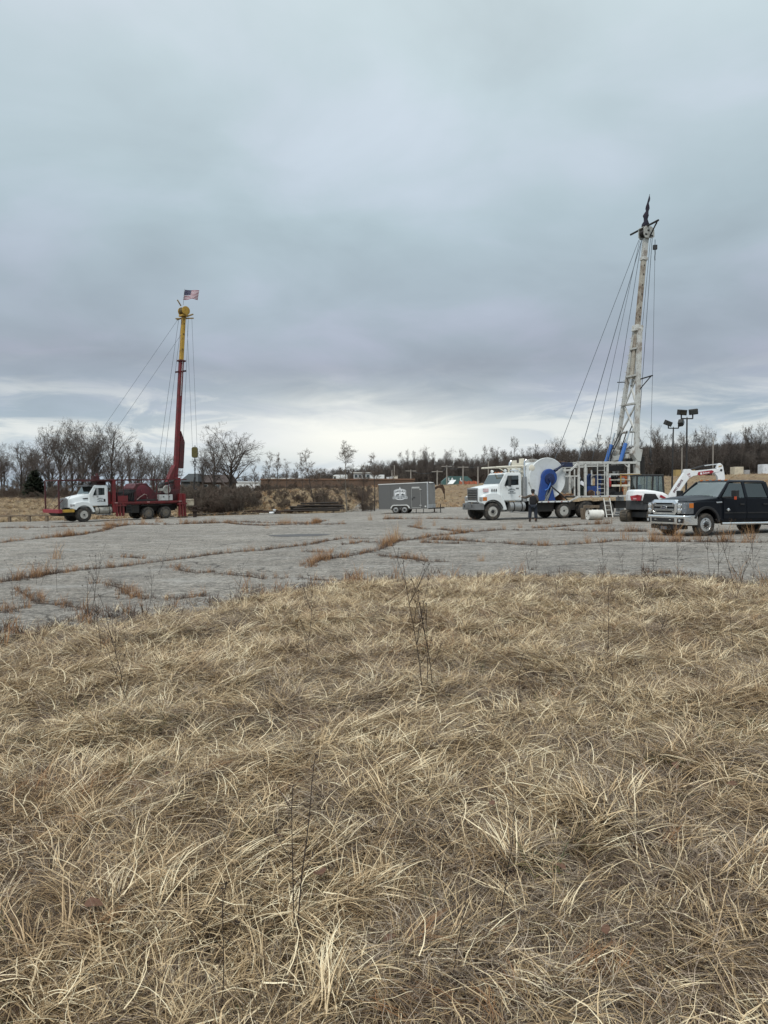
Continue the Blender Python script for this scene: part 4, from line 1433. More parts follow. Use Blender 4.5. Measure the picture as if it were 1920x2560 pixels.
MB().cyl((-5.0, -.5, 3.52), (-5.0, -2.1, 3.52), .07, n=8).cyl((-5.35, -.5, 3.5), (-5.35, -2.1, 3.5), .09, n=8).build('guide_rollers', rustm, wr)
# second reel further back, seen past the first
MB().lathe([(.08, -.05), (.62, -.05), (.64, 0), (.62, .05), (.08, .05)], (-5.75, -1.2, 2.2), 'y', 36).lathe([(.30, -.9), (.30, -.05)], (-5.75, -1.2, 2.2), 'y', 20).build('rear_reel', white_dirty, wr, smooth=True)
MB().bx(-5.0, -5.9, -.35, -2.1, 1.40, 1.52).bx(-5.1, -5.2, -.35, -2.1, 1.1, 1.4).build('timber_skid', pmat('raw_timber', (.27, .15, .085), .9, 0, .5, (.13, .07, .045), 3), wr, .01)

# --- engine frame on the upper deck
ef = MB()
zt = 3.46
for yy in (-.05, -2.4):
    ef.bar((-5.9, yy, zt), (-10.3, yy, zt), .13, .15)
    ef.bar((-5.85, yy, zt - .22), (-8.1, yy, zt - .22), .07, .07)
    for xx in (-6.0, -6.48, -8.12, -9.72):
        ef.bar((xx, yy, 1.38), (xx, yy, zt), .13, .13)
    ef.bar((-5.42, yy, 3.0), (-6.0, yy, zt - .03), .12, .12).bar((-4.9, yy, 2.98), (-5.45, yy, 3.0), .12, .12).bar((-5.02, yy, 2.62), (-5.95, yy, 2.62), .08)
    ef.bar((-5.35, yy, 1.55), (-5.35, yy, 3.0), .10).bar((-5.7, yy, 1.4), (-5.7, yy, 3.05), .08)
    ef.bar((-8.12, yy, 2.72), (-10.3, yy, 2.72), .06, .1).bar((-9.35, yy, zt - .05), (-9.7, yy, 3.15), .07)
for xx in (-6.0, -8.12, -9.72, -10.25):
    ef.bar((xx, -.05, zt), (xx, -2.4, zt), .11, .11)
ef.build('deck_frame', white_dirty, wr, .012)
gl = MB()
for yy in (.02, -1.1):
    gl.bar((-8.4, yy, 2.0), (-10.2, yy, 2.0), .07, .13)
gl.bar((-8.3, .02, 2.36), (-10.0, .02, 2.36), .05).build('guard_rail', cream, wr, .008)
yr = MB().bar((-9.0, .05, 2.70), (-10.6, .05, 2.70), .045, .06).bar((-9.05, .05, 1.95), (-9.05, .05, 2.72), .06).bar((-9.0, .05, 2.35), (-9.75, .05, 2.35), .035)
yr.bar((-10.6, .05, 2.70), (-10.6, -.3, 2.70), .045).build('handrail', pmat('ochre_paint', (.42, .27, .08), .6, 0, .5, (.2, .15, .1), 4), wr, .005)
ld = MB(); ladder(ld, (-7.35, .0, 1.4), (-7.35, .0, 3.4), (-.52, 0, 0), 7, .045); ld.build('deck_ladder', white_dirty, wr)
# machinery inside the frame
en = MB().bx(-6.65, -7.3, -.5, -1.9, 1.39, 2.5).bx(-8.3, -9.5, -.7, -2.0, 1.39, 2.05).bx(-8.4, -9.6, -.3, -2.1, 2.95, 3.3).lathe([(.28, -.5), (.28, .5)], (-8.9, -1.0, 2.35), 'x', 14)
for k in range(9):
    en.bar((-8.3 - k * .17, -.35 - .13 * (k % 3), 1.4 + .1 * (k % 2)), (-8.5 - k * .15, -.5, 2.9 - .12 * (k % 4)), .06)
en.lathe([(.2, -.12), (.2, .12)], (-8.6, -.3, 1.62), 'y', 14).bx(-8.45, -9.4, -.18, -.45, 1.39, 1.62).build('engine', black, wr, .02)
MB().bx(-6.75, -7.75, -.22, -1.2, 1.39, 1.98).build('power_pack', blue, wr, .03)
for k, xx in enumerate((-6.75, -7.45)):
    MB().tube([(xx - .28, -.25, 2.05), (xx - .30, -.2, 2.55), (xx - .22, -.18, 2.72), (xx - .06, -.18, 2.72), (xx, -.2, 2.55), (xx - .02, -.25, 2.05)], .05, 8).bx(xx - .3, xx, -.42, -.28, 2.0, 2.68).build('hose_bundle', pmat('blue_hose', (.012, .035, .12), .6), wr)
MB().bx(-7.0, -7.08, -.16, -.22, 2.05, 3.0).build('filter_post', white_dirty, wr)
for k in range(5):
    MB().tube([(-6.2 - .15 * k, -.3, 1.45), (-6.1 - .1 * k, -.25, 1.9), (-6.3 - .12 * k, -.4, 2.2 + .05 * k)], .05, 6).build('hose', pmat('dark_green_hose', (.018, .03, .024), .7), wr)
MB().sheet([(-6.15, -.2, 2.15), (-6.5, -.15, 1.95), (-6.62, -.2, 2.15), (-6.4, -.25, 2.32)], (0, -.12, .03)).build('white_rag', pmat('cotton_rag', (.72, .74, .78), .9), wr, .02)
MB().bx(-7.05, -7.30, -.2, -.45, 1.39, 1.66).lathe([(.13, -.1), (.13, .1)], (-7.5, -.2, 1.55), 'y', 14).build('pump', pmat('tan_metal', (.33, .27, .2), .7, 0, .6, (.12, .08, .06), 5), wr, .02)
MB().lathe([(.18, -.2), (.22, -.1), (.22, .12), (.16, .2)], (-6.95, -.2, 1.53), 'y', 14).build('pump_housing', rustm, wr, smooth=True)
ogm = pmat('orange_paint', (.52, .13, .035), .5, 0, .5, (.15, .07, .04), 5)
MB().bx(-9.35, -9.85, -.3, -.75, 2.02, 2.62).lathe([(.19, -.06), (.2, .02), (.06, .06), (0, .065)], (-9.55, -.24, 2.25), 'y', 16).cyl((-9.45, -.3, 1.4), (-9.45, -.3, 2.1), .05).build('orange_winch', ogm, wr, .03)
MB().lathe([(.16, -.2), (.16, .2)], (-9.3, -.25, 2.35), 'y', 14).tube([(-9.7, -.25, 2.3), (-9.9, -.2, 2.55), (-9.75, -.25, 2.75)], .05, 6).build('valve', steel, wr, smooth=True)
fx = MB().lathe([(.03, -.08), (.09, .0), (.09, .42), (.05, .5), (.03, .58)], (-8.32, -.08, 1.98), 'z', 12).build('fire_extinguisher', pmat('extinguisher_red', (.36, .02, .02), .35, 0, .3), wr, smooth=True)
MB().lathe([(.06, 0), (.07, .12), (.03, .16)], (-8.32, -.08, 2.52), 'z', 10).build('extinguisher_cover', white, fx, smooth=True)

# --- mast
def ms(z, yy=-1.25, ds=0.0):
    return Vector((-(10.38 + (z - 3.85) * .1158) + ds, yy, z))


def leg_y(z, near):
    f = (z - 3.85) / 8.45
    return (-.15 - .86 * f) if near else (-2.35 + .86 * f)


mast = MB()
b0 = ms(3.7, leg_y(3.7, True)); b1 = ms(12.3, leg_y(12.3, True))
mast.bar(b0, b1, .27, .26, up=(1, 0, 0))
mast = mast.build('mast', white_rust, wr, .02)
MB().bar(ms(3.9, leg_y(3.9, False)), ms(12.3, leg_y(12.3, False)), .22, .24, up=(1, 0, 0)).build('far_leg', white_rust, mast, .02)
for z in (5.5, 7.35, 9.2, 11.0):
    for ds in (-.12, .14):
        MB().bar(ms(z, leg_y(z, True), ds), ms(z + .02, leg_y(z, False), ds), .13, .11).build('cross_beam', white_rust, mast, .01)
for z0, z1 in ((5.55, 7.3), (7.4, 9.15)):
    MB().bar(ms(z0, leg_y(z0, False) + .2), ms(z1, leg_y(z1, True) - .15), .09).build('diagonal_brace', white_rust, mast)
    MB().bar(ms(z0, leg_y(z0, True) - .15, .06), ms(z1, leg_y(z1, False) + .2, .06), .09).build('diagonal_brace', white_dirty, mast)
for k in range(14):
    z = 4.6 + k * .55
    MB().bar(ms(z, leg_y(z, False) - .12, .22), ms(z, leg_y(z, False) + .12, .22), .03).build('rung', white_dirty, mast)
MB().bar(ms(12.15), ms(12.55), .56, .52, up=(1, 0, 0)).build('collar', white_dirty, mast, .03)
old = pmat('rust_tan_steel', (.43, .40, .335), .7, .1, .85, (.15, .10, .07), 1.1, dpos=.50, vary=.1)
MB().bar(ms(8.7, -1.28), ms(17.0, -1.25), .27, .28, up=(1, 0, 0)).build('upper_mast', old, mast, .02)
for z in (13.1, 13.7, 14.6, 15.2, 15.9, 16.5):
    MB().bx(-.03, .03, -.012, .012, -.05, .05).build('mast_slot', black, mast).location = ms(z, -1.11)
MB().bar(ms(9.2, -1.05), ms(12.1, -1.05), .12, .10).bar(ms(8.6, -1.2, .1), ms(9.0, -1.2, .1), .18).build('ram', alloy, mast)
MB().bar(ms(16.85), ms(17.05), .38, .38, up=(1, 0, 0)).build('upper_collar', white_dirty, mast, .02)
MB().bar(ms(17.0), ms(18.3), .30, .30, up=(1, 0, 0)).build('mast_head', white_rust, mast, .02)
c0 = ms(18.62)
cb = MB()
prof = [(q * .82, v * .86) for q, v in [(-.52, -.30), (-.30, -.42), (.34, -.42), (.50, -.2), (.50, .28), (.30, .48), (-.24, .48), (-.52, .22)]]
for yy in (-.98, -1.52):
    cb.prism([(c0.x + p, c0.z + q) for p, q in prof], yy - .03, yy + .03)
cb.bx(c0.x - .45, c0.x + .42, -1.5, -1.0, c0.z + .3, c0.z + .36)
crown = cb.build('crown_block', pmat('crown_grey', (.42, .43, .40), .6, 0, .6, (.16, .14, .115), 3), mast, .015)
shv = MB()
for yy in (-1.12, -1.25, -1.38):
    for xx in (-.25, .22):
        shv.lathe([(.05, -.04), (.24, -.04), (.20, 0), (.24, .04), (.05, .04)], (c0.x + xx * .85, yy, c0.z + .02), 'y', 18)
shv.build('sheaves', black, mast, smooth=True)
for xx, zz in ((-.22, -.2), (.24, -.14), (.05, .12)):
    MB().bx(c0.x + xx - .08, c0.x + xx + .08, -.95, -.935, c0.z + zz - .05, c0.z + zz + .05).build('crown_opening', black, mast)
MB().cyl((c0.x + .1, .1, 19.05), (c0.x + .1, -2.75, 19.02), .065, n=10).cyl((c0.x + .1, .0, 19.03), (c0.x - .05, -1.0, 18.30), .045, n=8).tube([(c0.x + .1, -.05, 18.98), (c0.x + .1, -.06, 18.85), (c0.x + .1, -.16, 18.86), (c0.x + .1, -.15, 18.98)], .02, 6).build('crown_arm', black, mast)
MB().bar(ms(8.98, .62, -.1), ms(8.9, -1.0, -.1), .07).bar(ms(8.95, .45, -.1), ms(8.2, -.55, -.05), .05).build('rod_arm', black, mast)
MB().bar(ms(9.0, -2.75, .1), ms(8.9, -1.9, .1), .06).build('guide_bracket', black, mast)
# foot: pedestal posts and rams
for yy in (-.15, -2.35):
    MB().bar((-10.42, yy, 1.38), (-10.40, yy, 3.75), .34, .30, up=(1, 0, 0)).prism([(-10.75, 4.3), (-10.2, 4.45), (-9.95, 4.05), (-10.35, 3.55), (-10.6, 3.55)], yy - .2, yy + .2).build('mast_pedestal', white_rust, wr, .02)
MB().bar((-10.1, -.3, 4.25), (-10.1, -2.2, 4.25), .12, .2).bar((-9.9, -.3, 3.9), (-9.9, -2.2, 3.75), .3, .3).build('pedestal_beam', white_rust, wr, .02)
for yy in (-.48, -2.02):
    cy = MB().cyl((-9.38, yy, 3.5), (-9.83, yy, 4.72), .125, n=14).build('tilt_ram', blue_l, wr, smooth=True)
    MB().cyl((-9.83, yy, 4.72), (-10.10, yy, 5.5), .06, n=10).build('ram_rod', chrome, cy, smooth=True)
MB().bx(-10.85, -11.4, -.6, -1.9, 2.7, 3.9).bar((-10.9, -1.3, 3.95), (-11.3, -.2, 3.98), .06).build('control_panel', frame_m, wr, .02)
MB().bx(-10.5, -10.95, .0, -.3, .25, 1.35).bx(-10.45, -11.0, .05, -.35, .1, .2).bx(-10.5, -10.95, -2.2, -2.5, .25, 1.35).bx(-10.45, -11.0, -2.15, -2.55, .1, .2).build('outrigger', steel, wr, .02)
# guy lines and hoisting lines
cr = ms(18.3)
for k, (q, e, rr) in enumerate([((cr.x + .35, -1.5, 18.25), (-4.75, -.9, 3.55), .017), ((cr.x + .33, -1.2, 18.25), (-5.95, -.05, 3.52), .022), ((cr.x + .3, -1.5, 18.2), (-8.5, -2.35, 3.5), .014), ((cr.x + .28, -1.3, 18.2), (-8.9, -1.3, 3.3), .017),
                               ((cr.x - .42, -1.3, 18.35), (-10.75, -1.3, 3.6), .015), ((cr.x - .40, -1.1, 18.35), (-11.0, -.75, 5.0), .018)]):
    MB().cyl(q, e, rr, n=5, caps=False).build('cable', cable_m, wr)

# hook hanging from the hoist line, line included with the hook's sling
hp = at(1626, 1134, 50.0)
hk = thing('sling_hook', 'black hook and sling hanging from the white mast line above the excavator', 'hook', hp)
MB().tube([(.20, 0, 13.6), (.12, 0, 6.0), (0, 0, .1)], .013, 5).build('line', cable_m, hk)
MB().lathe([(.03, .55), (.09, .4), (.08, .05), (.04, -.05)], (0, 0, -.25), 'z', 10).build('swivel', black, hk, smooth=True)
MB().tube([(0, 0, -.25), (.02, 0, -.42), (.12, 0, -.52), (.10, 0, -.66), (-.02, 0, -.70), (-.11, 0, -.60)], .035, 7).build('hook', black, hk)
hp2 = ms(18.3)
ww = wr.matrix_basis @ Vector((hp2.x - .22, -.6, 17.55))
hk2 = thing('small_hook_block', 'small black hook block hanging just under the white mast head', 'hook block', ww)
MB().bx(-.13, .13, -.1, .1, -.15, .15).build('block', black, hk2, .03)
MB().cyl((0, 0, .15), (0, 0, .5), .02, n=6).build('strop', cable_m, hk2)
MB().tube([(0, 0, -.15), (.01, 0, -.4), (-.01, 0, -.62), (0, 0, -.85)], .03, 6).build('chain', black, hk2)

# furled flag on the crown
hr = random.Random(4)
for k in range(7):
    p = Vector((-9.2 - hr.uniform(0, 1.2), -.5 - hr.uniform(0, 1.4), 3.3)); q = Vector((-10.1 - hr.uniform(0, .4), -.3 - hr.uniform(0, 1.6), hr.uniform(3.7, 6.0)))
    md = (p + q) / 2 + Vector((.5 * hr.uniform(.2, 1), hr.uniform(-.3, .3), -.25))
    MB().tube([p, p.lerp(md, .6), md, md.lerp(q, .6), q], .035, 6).build('hydraulic_hose', black, wr)
fl = thing('furled_flag', 'dark furled flag wrapped round a short pole on top of the white mast', 'flag', wr.matrix_basis @ Vector((c0.x + .05, -1.25, 19.05)))
MB().cyl((0, 0, -.05), (.26, 0, 2.15), .016, n=6).build('flagpole', black, fl)
clo = MB()
secs = []
for k in range(13):
    f = k / 12
    w_ = .20 * (1 - f) ** .7 * (1 + .25 * math.sin(k * 1.9)) + .018
    cxx = .24 * f - .06 * (1 - f) + .03 * math.sin(k * 1.3)
    secs.append([(cxx + w_ * (1 + .35 * math.sin(3 * a + k)) * math.cos(a) * .8, .7 * w_ * math.sin(a), .05 + f * 2.02) for a in np.linspace(0, 6.2832, 11)[:-1]])
clo.loft(secs).build('cloth', pmat('furled_cloth', (.018, .018, .032), .9, 0, .6, (.055, .016, .02), 2.6, dpos=.54), fl, smooth=True)

# ================================================================== THE RED RIG (left)
rr_ = thing('rig_truck', 'white cab truck with a red bed and a red and yellow mast flying a flag', 'drilling rig', (-22.98, 59.0, -.418), R(225), 'truck mounted drilling rigs', (0, 0.019))
T = rr_
cabp = [(-2.0, 1.20), (-2.0, 2.66), (-1.92, 2.80), (-.98, 2.82), (-.86, 2.76), (-.45, 2.12), (-.45, 1.20)]
MB().prism(cabp, -.14, -2.36).build('cab', white, T, .06)
MB().sheet([(-.84, -.22, 2.70), (-.475, -.20, 2.14), (-.475, -2.30, 2.14), (-.84, -2.28, 2.70)], (.02, 0, .012)).build('windscreen', win_sky, T, .008)
MB().prism([(-.95, 2.86), (-.40, 2.78), (-.38, 2.70), (-.82, 2.76)], -.2, -2.3).build('sun_visor', dgrey, T, .01)
for yy, sg in ((-.14, 1), (-2.36, -1)):
    d = MB().sheet([(-.74, yy, 1.24), (-1.88, yy, 1.24), (-1.88, yy, 2.66), (-1.0, yy, 2.66), (-.66, yy, 2.10)], (0, .022 * sg, 0)).build('door', white, T, .012)
    yw = yy + .022 * sg
    MB().sheet([(-.76, yw, 2.02), (-1.70, yw, 2.06), (-1.70, yw, 2.60), (-1.02, yw, 2.60)], (0, .006 * sg, 0)).build('window', win_dark, d)
    MB().bx(-1.62, -1.76, min(yw, yw + .02 * sg), max(yw, yw + .02 * sg), 1.52, 1.74).build('handle', black, d, .01)
    m = MB().bar((-.72, yy, 1.98), (-.95, yy + .28 * sg, 2.0), .035).bar((-.95, yy, 2.6), (-1.0, yy + .28 * sg, 2.55), .03)
    m.bar((-1.0, yy + .32 * sg, 2.02), (-1.0, yy + .32 * sg, 2.58), .08, .22, up=(0, 1, 0)).bar((-1.0, yy + .32 * sg, 1.86), (-1.0, yy + .32 * sg, 2.0), .07, .2, up=(0, 1, 0))
    m.build('mirror', steel, T, .015)
    tk = MB().lathe([(.25, -.66), (.29, -.60), (.29, .60), (.25, .66)], (-1.62, yy - .17 * sg + .02, .84), 'x', 22).build('fuel_tank', pmat('grimy_tank', (.36, .35, .31), .5, .3, .7, (.15, .125, .085), 4), T, smooth=True)
    for xx in (-1.2, -2.05):
        MB().lathe([(.30, -.03), (.308, 0), (.30, .03)], (xx, yy - .17 * sg + .02, .84), 'x', 22).build('tank_strap', black, tk)
    MB().bx(-.95, -2.3, min(yy, yy + .1 * sg), max(yy, yy + .1 * sg), .50, .54).build('step', steel, T, .01)
door_logo(T, -1.36, -.112, 1.68, .115)
hs = []
for xx, y0, y1, z0, z1, cr_ in ((1.02, -.52, -1.98, 1.12, 1.80, .20), (.75, -.46, -2.04, 1.12, 1.90, .20), (.1, -.32, -2.18, 1.12, 2.04, .17), (-.46, -.24, -2.26, 1.12, 2.13, .14)):
    hs.append([(xx, y0, z0), (xx, y0, z1 - cr_), (xx - .03, y0 - cr_ * .3, z1 - cr_ * .3), (xx - .05, y0 - cr_, z1), (xx - .06, (y0 + y1) / 2, z1 + .05), (xx - .05, y1 + cr_, z1), (xx - .03, y1 + cr_ * .3, z1 - cr_ * .3), (xx, y1, z1 - cr_), (xx, y1, z0)])
MB().loft(hs).build('hood', white, T, .02, True)
for y0, y1 in ((0.0, -.52), (-2.5, -1.98)):
    fp = [(.92, 1.06), (.90, 1.30), (.60, 1.50), (.15, 1.58), (-.30, 1.54), (-.58, 1.36), (-.78, 1.0), (-.88, .74), (-.72, .72)] + arch(0, .56, .70, 167, 32, 12)
    MB().prism(fp, y0, y1).build('fender', white, T, .04)
    ya, yb = (.004, -.40) if y0 == 0 else (-2.1, -2.504)
    hl = MB().bx(.70, .93, min(ya, yb), max(ya, yb), 1.20, 1.40).build('headlight', lens, T, .03)
MB().sheet([(-.05, -.28, 1.76), (-.42, -.24, 1.78), (-.38, -.24, 1.86), (-.02, -.29, 1.82)], (0, .035, 0)).build('hood_vent', black, T)
MB().prism([(-.52, 1.10), (-1.98, 1.10), (-1.92, 1.80), (-1.75, 1.86), (-.75, 1.86), (-.58, 1.80)], 1.00, 1.06, 'x').build('grille', steel, T, .03)
for k in range(12):
    yy = -.68 - k * .104
    MB().bar((1.07, yy, 1.16), (1.06, yy, 1.78), .022, .03).build('grille_bar', pmat('dull_chrome', (.40, .42, .43), .35, .8, .4), T)
# front beam (basket) and bumper
MB().bx(1.72, 2.02, -2.85, .15, .74, 1.02).build('front_beam', pmat('bright_red_paint', (.26, .022, .035), .45, 0, .5, (.10, .03, .03), 2, dpos=.55), T, .015)
MB().bx(.80, 1.72, .02, .12, .78, 1.0).build('yellow_arm', yellow, T, .015)
MB().bx(.80, 1.72, -2.62, -2.52, .78, 1.0).build('yellow_arm', yellow, T, .015)
MB().prism([(1.95, .74), (1.7, .5), (.3, .45), (.3, .74)], -.5, -2.0).bx(.8, 1.75, -.15, -2.4, .72, .8).build('front_skid', frame_m, T, .02)
# chassis, wheels
MB().bx(-8.4, 1.0, -.78, -.98, .75, 1.03).bx(-8.4, 1.0, -1.52, -1.72, .75, 1.03).bx(.7, -.7, -.6, -1.9, .75, 1.25).bx(-2.2, -8.2, -.75, -1.75, .62, 1.2)\
    .cyl((0, -.3, .56), (0, -2.2, .56), .09).cyl((-5.35, -.3, .5), (-5.35, -2.2, .5), .12).cyl((-6.90, -.3, .5), (-6.90, -2.2, .5), .12)\
    .bx(-2.1, -2.5, -.2, -2.3, .6, 1.3).bx(-3.5, -4.6, -.15, -2.3, .55, 1.3).build('chassis', frame_m, T, .02)
ow = pmat('brown_hub', (.20, .15, .09), .7, .2, .6, (.08, .06, .045), 5)
fw = wheel(T, 0, -.02, .56, .40, .30, 1, 'front', MATS['pale_wheel'])
fw2 = wheel(T, 0, -2.48, .56, .40, .30, -1, 'front', MATS['pale_wheel'])
for xx in (-5.35, -6.90):
    wheel(T, xx, -.02, .50, .56, .285, 1, 'dual', MATS['grimy_wheel'], hub_m=ow)
    wheel(T, xx, -2.48, .50, .56, .285, -1, 'dual', MATS['grimy_wheel'], hub_m=ow)
MB().bx(-4.75, -7.5, -.10, -.5, 1.12, 1.16).build('mudguard', black, T)
# deck and rails
MB().bx(-2.3, -8.6, .04, -2.54, 1.32, 1.46).bx(-2.5, -8.5, -.05, -.12, 1.24, 1.34).build('deck', red, T, .015)
for xx in (-2.45, -5.2, -8.1):
    MB().bx(xx, xx - .24, .041, .048, 1.385, 1.43).build('reflector', pmat('pale_reflector', (.5, .35, .32), .4), T)
rl = MB()
zt = 3.22
for yy in (-.02, -2.58):
    rl.bar((1.9, yy, zt), (-8.9, yy, zt), .075, .085)
    rl.bar((1.9, yy, 1.0), (1.9, yy, zt), .10, .10)
    for xx in (-4.3, -6.1, -7.2):
        rl.bar((xx, yy, 1.46), (xx, yy, zt), .06, .06)
    rl.bar((1.9, yy, zt), (1.9, -2.58, zt), .08)
rl.bar((1.85, -1.2, 1.0), (.9, -1.3, 1.9), .05)
rl.build('pipe_rail', dred, T, .008)
MB().bar((-2.45, -.1, .65), (-2.45, -.1, 3.2), .24, .26).bar((-2.45, -2.45, .65), (-2.45, -2.45, 3.2), .24, .26).bar((-2.45, -.1, 3.18), (-2.45, -2.45, 3.18), .2).bx(-2.3, -2.05, -.3, -2.3, 1.2, 2.3).build('headboard_post', red, T, .02)
hb = MB().bx(-.95, -2.4, -.1, -2.5, 3.12, 3.17).bx(-1.45, -2.2, -.9, -1.8, 2.85, 3.1)
for k in range(7):
    hb.bar((-.95 - k * .22, -.1, 3.16), (-.95 - k * .22, -2.5, 3.16), .07)
hb.build('cab_guard', dred, T)
MB().bx(-1.25, -1.75, -1.0, -1.5, 3.27, 3.55).bx(-1.6, -1.68, -1.05, -1.45, 3.55, 3.75).build('rail_box', dred, T, .02)
MB().lathe([(.14, -.1), (.17, 0), (.12, .1)], (-.9, -.9, 3.0), 'x', 14).build('spot_lamp', black, T, smooth=True)
for xx0 in (-2.55, -8.0):
    og = MB()
    for q in range(3):
        xx = xx0 - q * .26 - (.0 if xx0 > -5 else .08)
        og.bx(xx - .02, xx - .17, -.12, .06, .34 if xx0 > -5 else .12, 1.32)
    og.bx(xx0 + .03, xx0 - .85, -.14, .08, 1.12, 1.24)
    og.build('outrigger', red, T, .012)
    og = MB()
    for q in range(3):
        xx = xx0 - q * .26
        og.bx(xx - .02, xx - .17, -2.38, -2.56, .34 if xx0 > -5 else .12, 1.32)
    og.build('outrigger', red, T, .012)
MB().bx(-8.55, -8.75, .06, -2.56, .95, 2.0).bx(-8.2, -8.7, -.05, -.35, 1.46, 2.05).bx(-8.2, -8.7, -2.2, -2.5, 1.46, 2.05).build('rear_frame', red, T, .015)
MB().bx(-8.1, -8.85, .1, -.3, .02, .10).bx(-8.1, -8.85, -2.2, -2.6, .02, .10).build('jack_pad', rustd, T)
ld = MB(); ladder(ld, (-2.75, -.06, 1.5), (-2.75, -.06, 3.2), (-.5, 0, 0), 5, .04); ld.build('bed_ladder', dred, T)
ld = MB(); ladder(ld, (-3.45, .0, .55), (-3.38, .0, 1.28), (-.42, 0, 0), 3, .035); ld.build('step_ladder', black, T)
# winch drum, engine and boxes on the bed
dc = arch(-5.05, 2.15, .78, 200, 45, 14) + [(-4.45, 2.75), (-4.05, 2.45), (-4.0, 1.47), (-6.05, 1.47), (-6.05, 1.8)]
dc = [(-4.25, 1.47), (-4.22, 2.55), (-4.5, 2.88), (-4.8, 2.94), (-5.4, 2.94), (-5.85, 2.45), (-6.25, 2.1), (-6.25, 1.47)]
dwm = MB().prism(dc, -.30, -2.2).build('winch_housing', pmat('crimson_paint', (.085, .010, .014), .45, 0, .6, (.04, .02, .02), 1.8, dpos=.5), T, .04)
MB().lathe([(.56, 0), (.58, .03), (.52, .06), (.2, .07), (.18, .12), (0, .125)], (-5.0, -.30, 2.22), 'y', 28).build('drum_cover', pmat('rose_red_paint', (.11, .009, .018), .5, 0, .5, (.07, .025, .03), 2), T, smooth=True)
MB().tube([(-4.45, -.2, 1.6), (-4.75, -.17, 1.85), (-5.1, -.16, 2.05), (-5.3, -.17, 1.98), (-5.35, -.2, 1.7)], .035, 6).build('brake_lever', pmat('bare_pipe', (.30, .22, .2), .5, .4), T)
en = MB().bx(-2.9, -4.15, -.4, -2.1, 1.47, 2.25).bx(-3.9, -4.3, -.35, -2.15, 1.47, 2.45)
for k in range(9):
    en.bar((-2.95 - k * .16, -.3, 1.5), (-3.05 - k * .15, -.35, 2.2 - .1 * (k % 3)), .07)
en.bx(-4.4, -6.3, -.15, -.28, 1.47, 1.62).build('engine', black, T, .02)
MB().bx(-2.75, -3.6, -.02, -.12, 1.47, 1.95).build('side_rack', red, T, .01)
tbm = pmat('toolbox_grey', (.52, .53, .52), .45, .1, .5, (.22, .2, .17), 3)
tb = MB().bx(-6.35, -7.55, -.0, -.5, 1.50, 1.98).build('tool_box', tbm, T, .015)
for xx in (-6.72, -7.22):
    MB().lathe([(.06, 0), (.06, .02), (0, .022)], (xx, .0, 1.80), 'y', 12).build('latch', black, tb)
MB().lathe([(.16, -.08), (.33, -.08), (.35, -.04), (.35, .04), (.33, .08), (.24, .08), (.22, .0)], (-7.15, -.25, 2.40), 'y', 26).bx(-6.5, -6.85, -.2, -.5, 2.3, 2.5).build('cathead_reel', pmat('pale_alloy', (.45, .44, .40), .5, .4, .6, (.12, .1, .08), 5), T, smooth=True)
MB().bx(-6.2, -7.6, -.55, -2.0, 1.98, 2.12).bx(-7.6, -8.5, -.5, -2.1, 1.47, 2.4).build('mast_base', dred, T, .02)
# mast
def ml(z, yy=-1.25, ds=0.0):
    return Vector((-(8.55 + (z - 3.38) * .083) + ds, yy, z))


mast = MB().bar(ml(1.6), ml(3.4), .9, .55, up=(1, 0, 0)).bar(ml(3.3), ml(13.5), .35, .34, up=(1, 0, 0)).build('mast', red, T, .02)
MB().prism([(ml(3.3).x + .25, 3.2), (ml(3.3).x + 1.0, 2.7), (ml(3.3).x + .95, 3.05), (ml(4.6).x + .25, 4.5)], -.95, -1.55).build('mast_bracket', red, mast, .02)
MB().bar(ml(4.2, -1.25, -.42), ml(6.5, -1.25, -.42), .42, .42, up=(1, 0, 0)).prism([(ml(6.5).x - .22, 6.5), (ml(6.5).x - .62, 6.5), (ml(7.3).x - .22, 7.4)], -1.04, -1.46).build('mast_guard', dred, mast, .015)
MB().bar(ml(10.4, -1.075, .0), ml(13.4, -1.075, .0), .12, .05).build('ram_rod', pmat('pale_rod', (.52, .50, .50), .4, .4, .4), mast)
MB().bar(ml(13.35), ml(13.47), .62, .56, up=(1, 0, 0)).build('collar', dred, mast, .01)
MB().bar(ml(12.45, -.8), ml(12.55, -1.7), .1).bar(ml(12.4, -1.25, .5), ml(12.6, -1.25, -.5), .14).build('cross_arm', dred, mast)
MB().bar(ml(13.4), ml(17.15), .30, .30, up=(1, 0, 0)).build('upper_mast', yellow, mast, .02)
for z in (14.4, 15.7, 16.6):
    MB().bx(-.03, .03, -.012, .012, -.06, .06).build('mast_slot', black, mast).location = ml(z, -1.095)
k0 = ml(17.75)
cb = MB()
for yy in (-.92, -1.58):
    cb.lathe([(.38, -.03), (.38, .03)], (k0.x, yy, k0.z - .05), 'y', 14)
cb.bx(k0.x - .30, k0.x + .34, -1.55, -.95, k0.z - .52, k0.z - .38)
cb.build('crown_block', yellow, mast, .01)
sv = MB()
for yy in (-1.05, -1.18, -1.31, -1.44):
    sv.lathe([(.08, -.05), (.33, -.05), (.28, 0), (.33, .05), (.08, .05)], (k0.x, yy, k0.z - .05), 'y', 20)
sv.build('sheaves', pmat('greasy_yellow', (.13, .09, .025), .6, .1, .6, (.05, .035, .02), 4), mast, smooth=True)
MB().bar((k0.x - .05, .12, 17.22), (k0.x - .05, -2.5, 17.18), .10, .10).bar((k0.x - .6, -.7, 17.10), (k0.x + .5, -1.8, 17.08), .10).bar((k0.x + .3, -1.2, 18.1), (k0.x + .55, -1.35, 18.6), .10).build('crown_arm', pmat('dirty_ochre', (.24, .16, .05), .6, 0, .6, (.06, .045, .03), 3), mast, .01)
MB().cyl((k0.x + .05, -1.25, 18.2), (k0.x - .10, -1.25, 19.62), .018, n=6).build('flagpole', steel, mast)
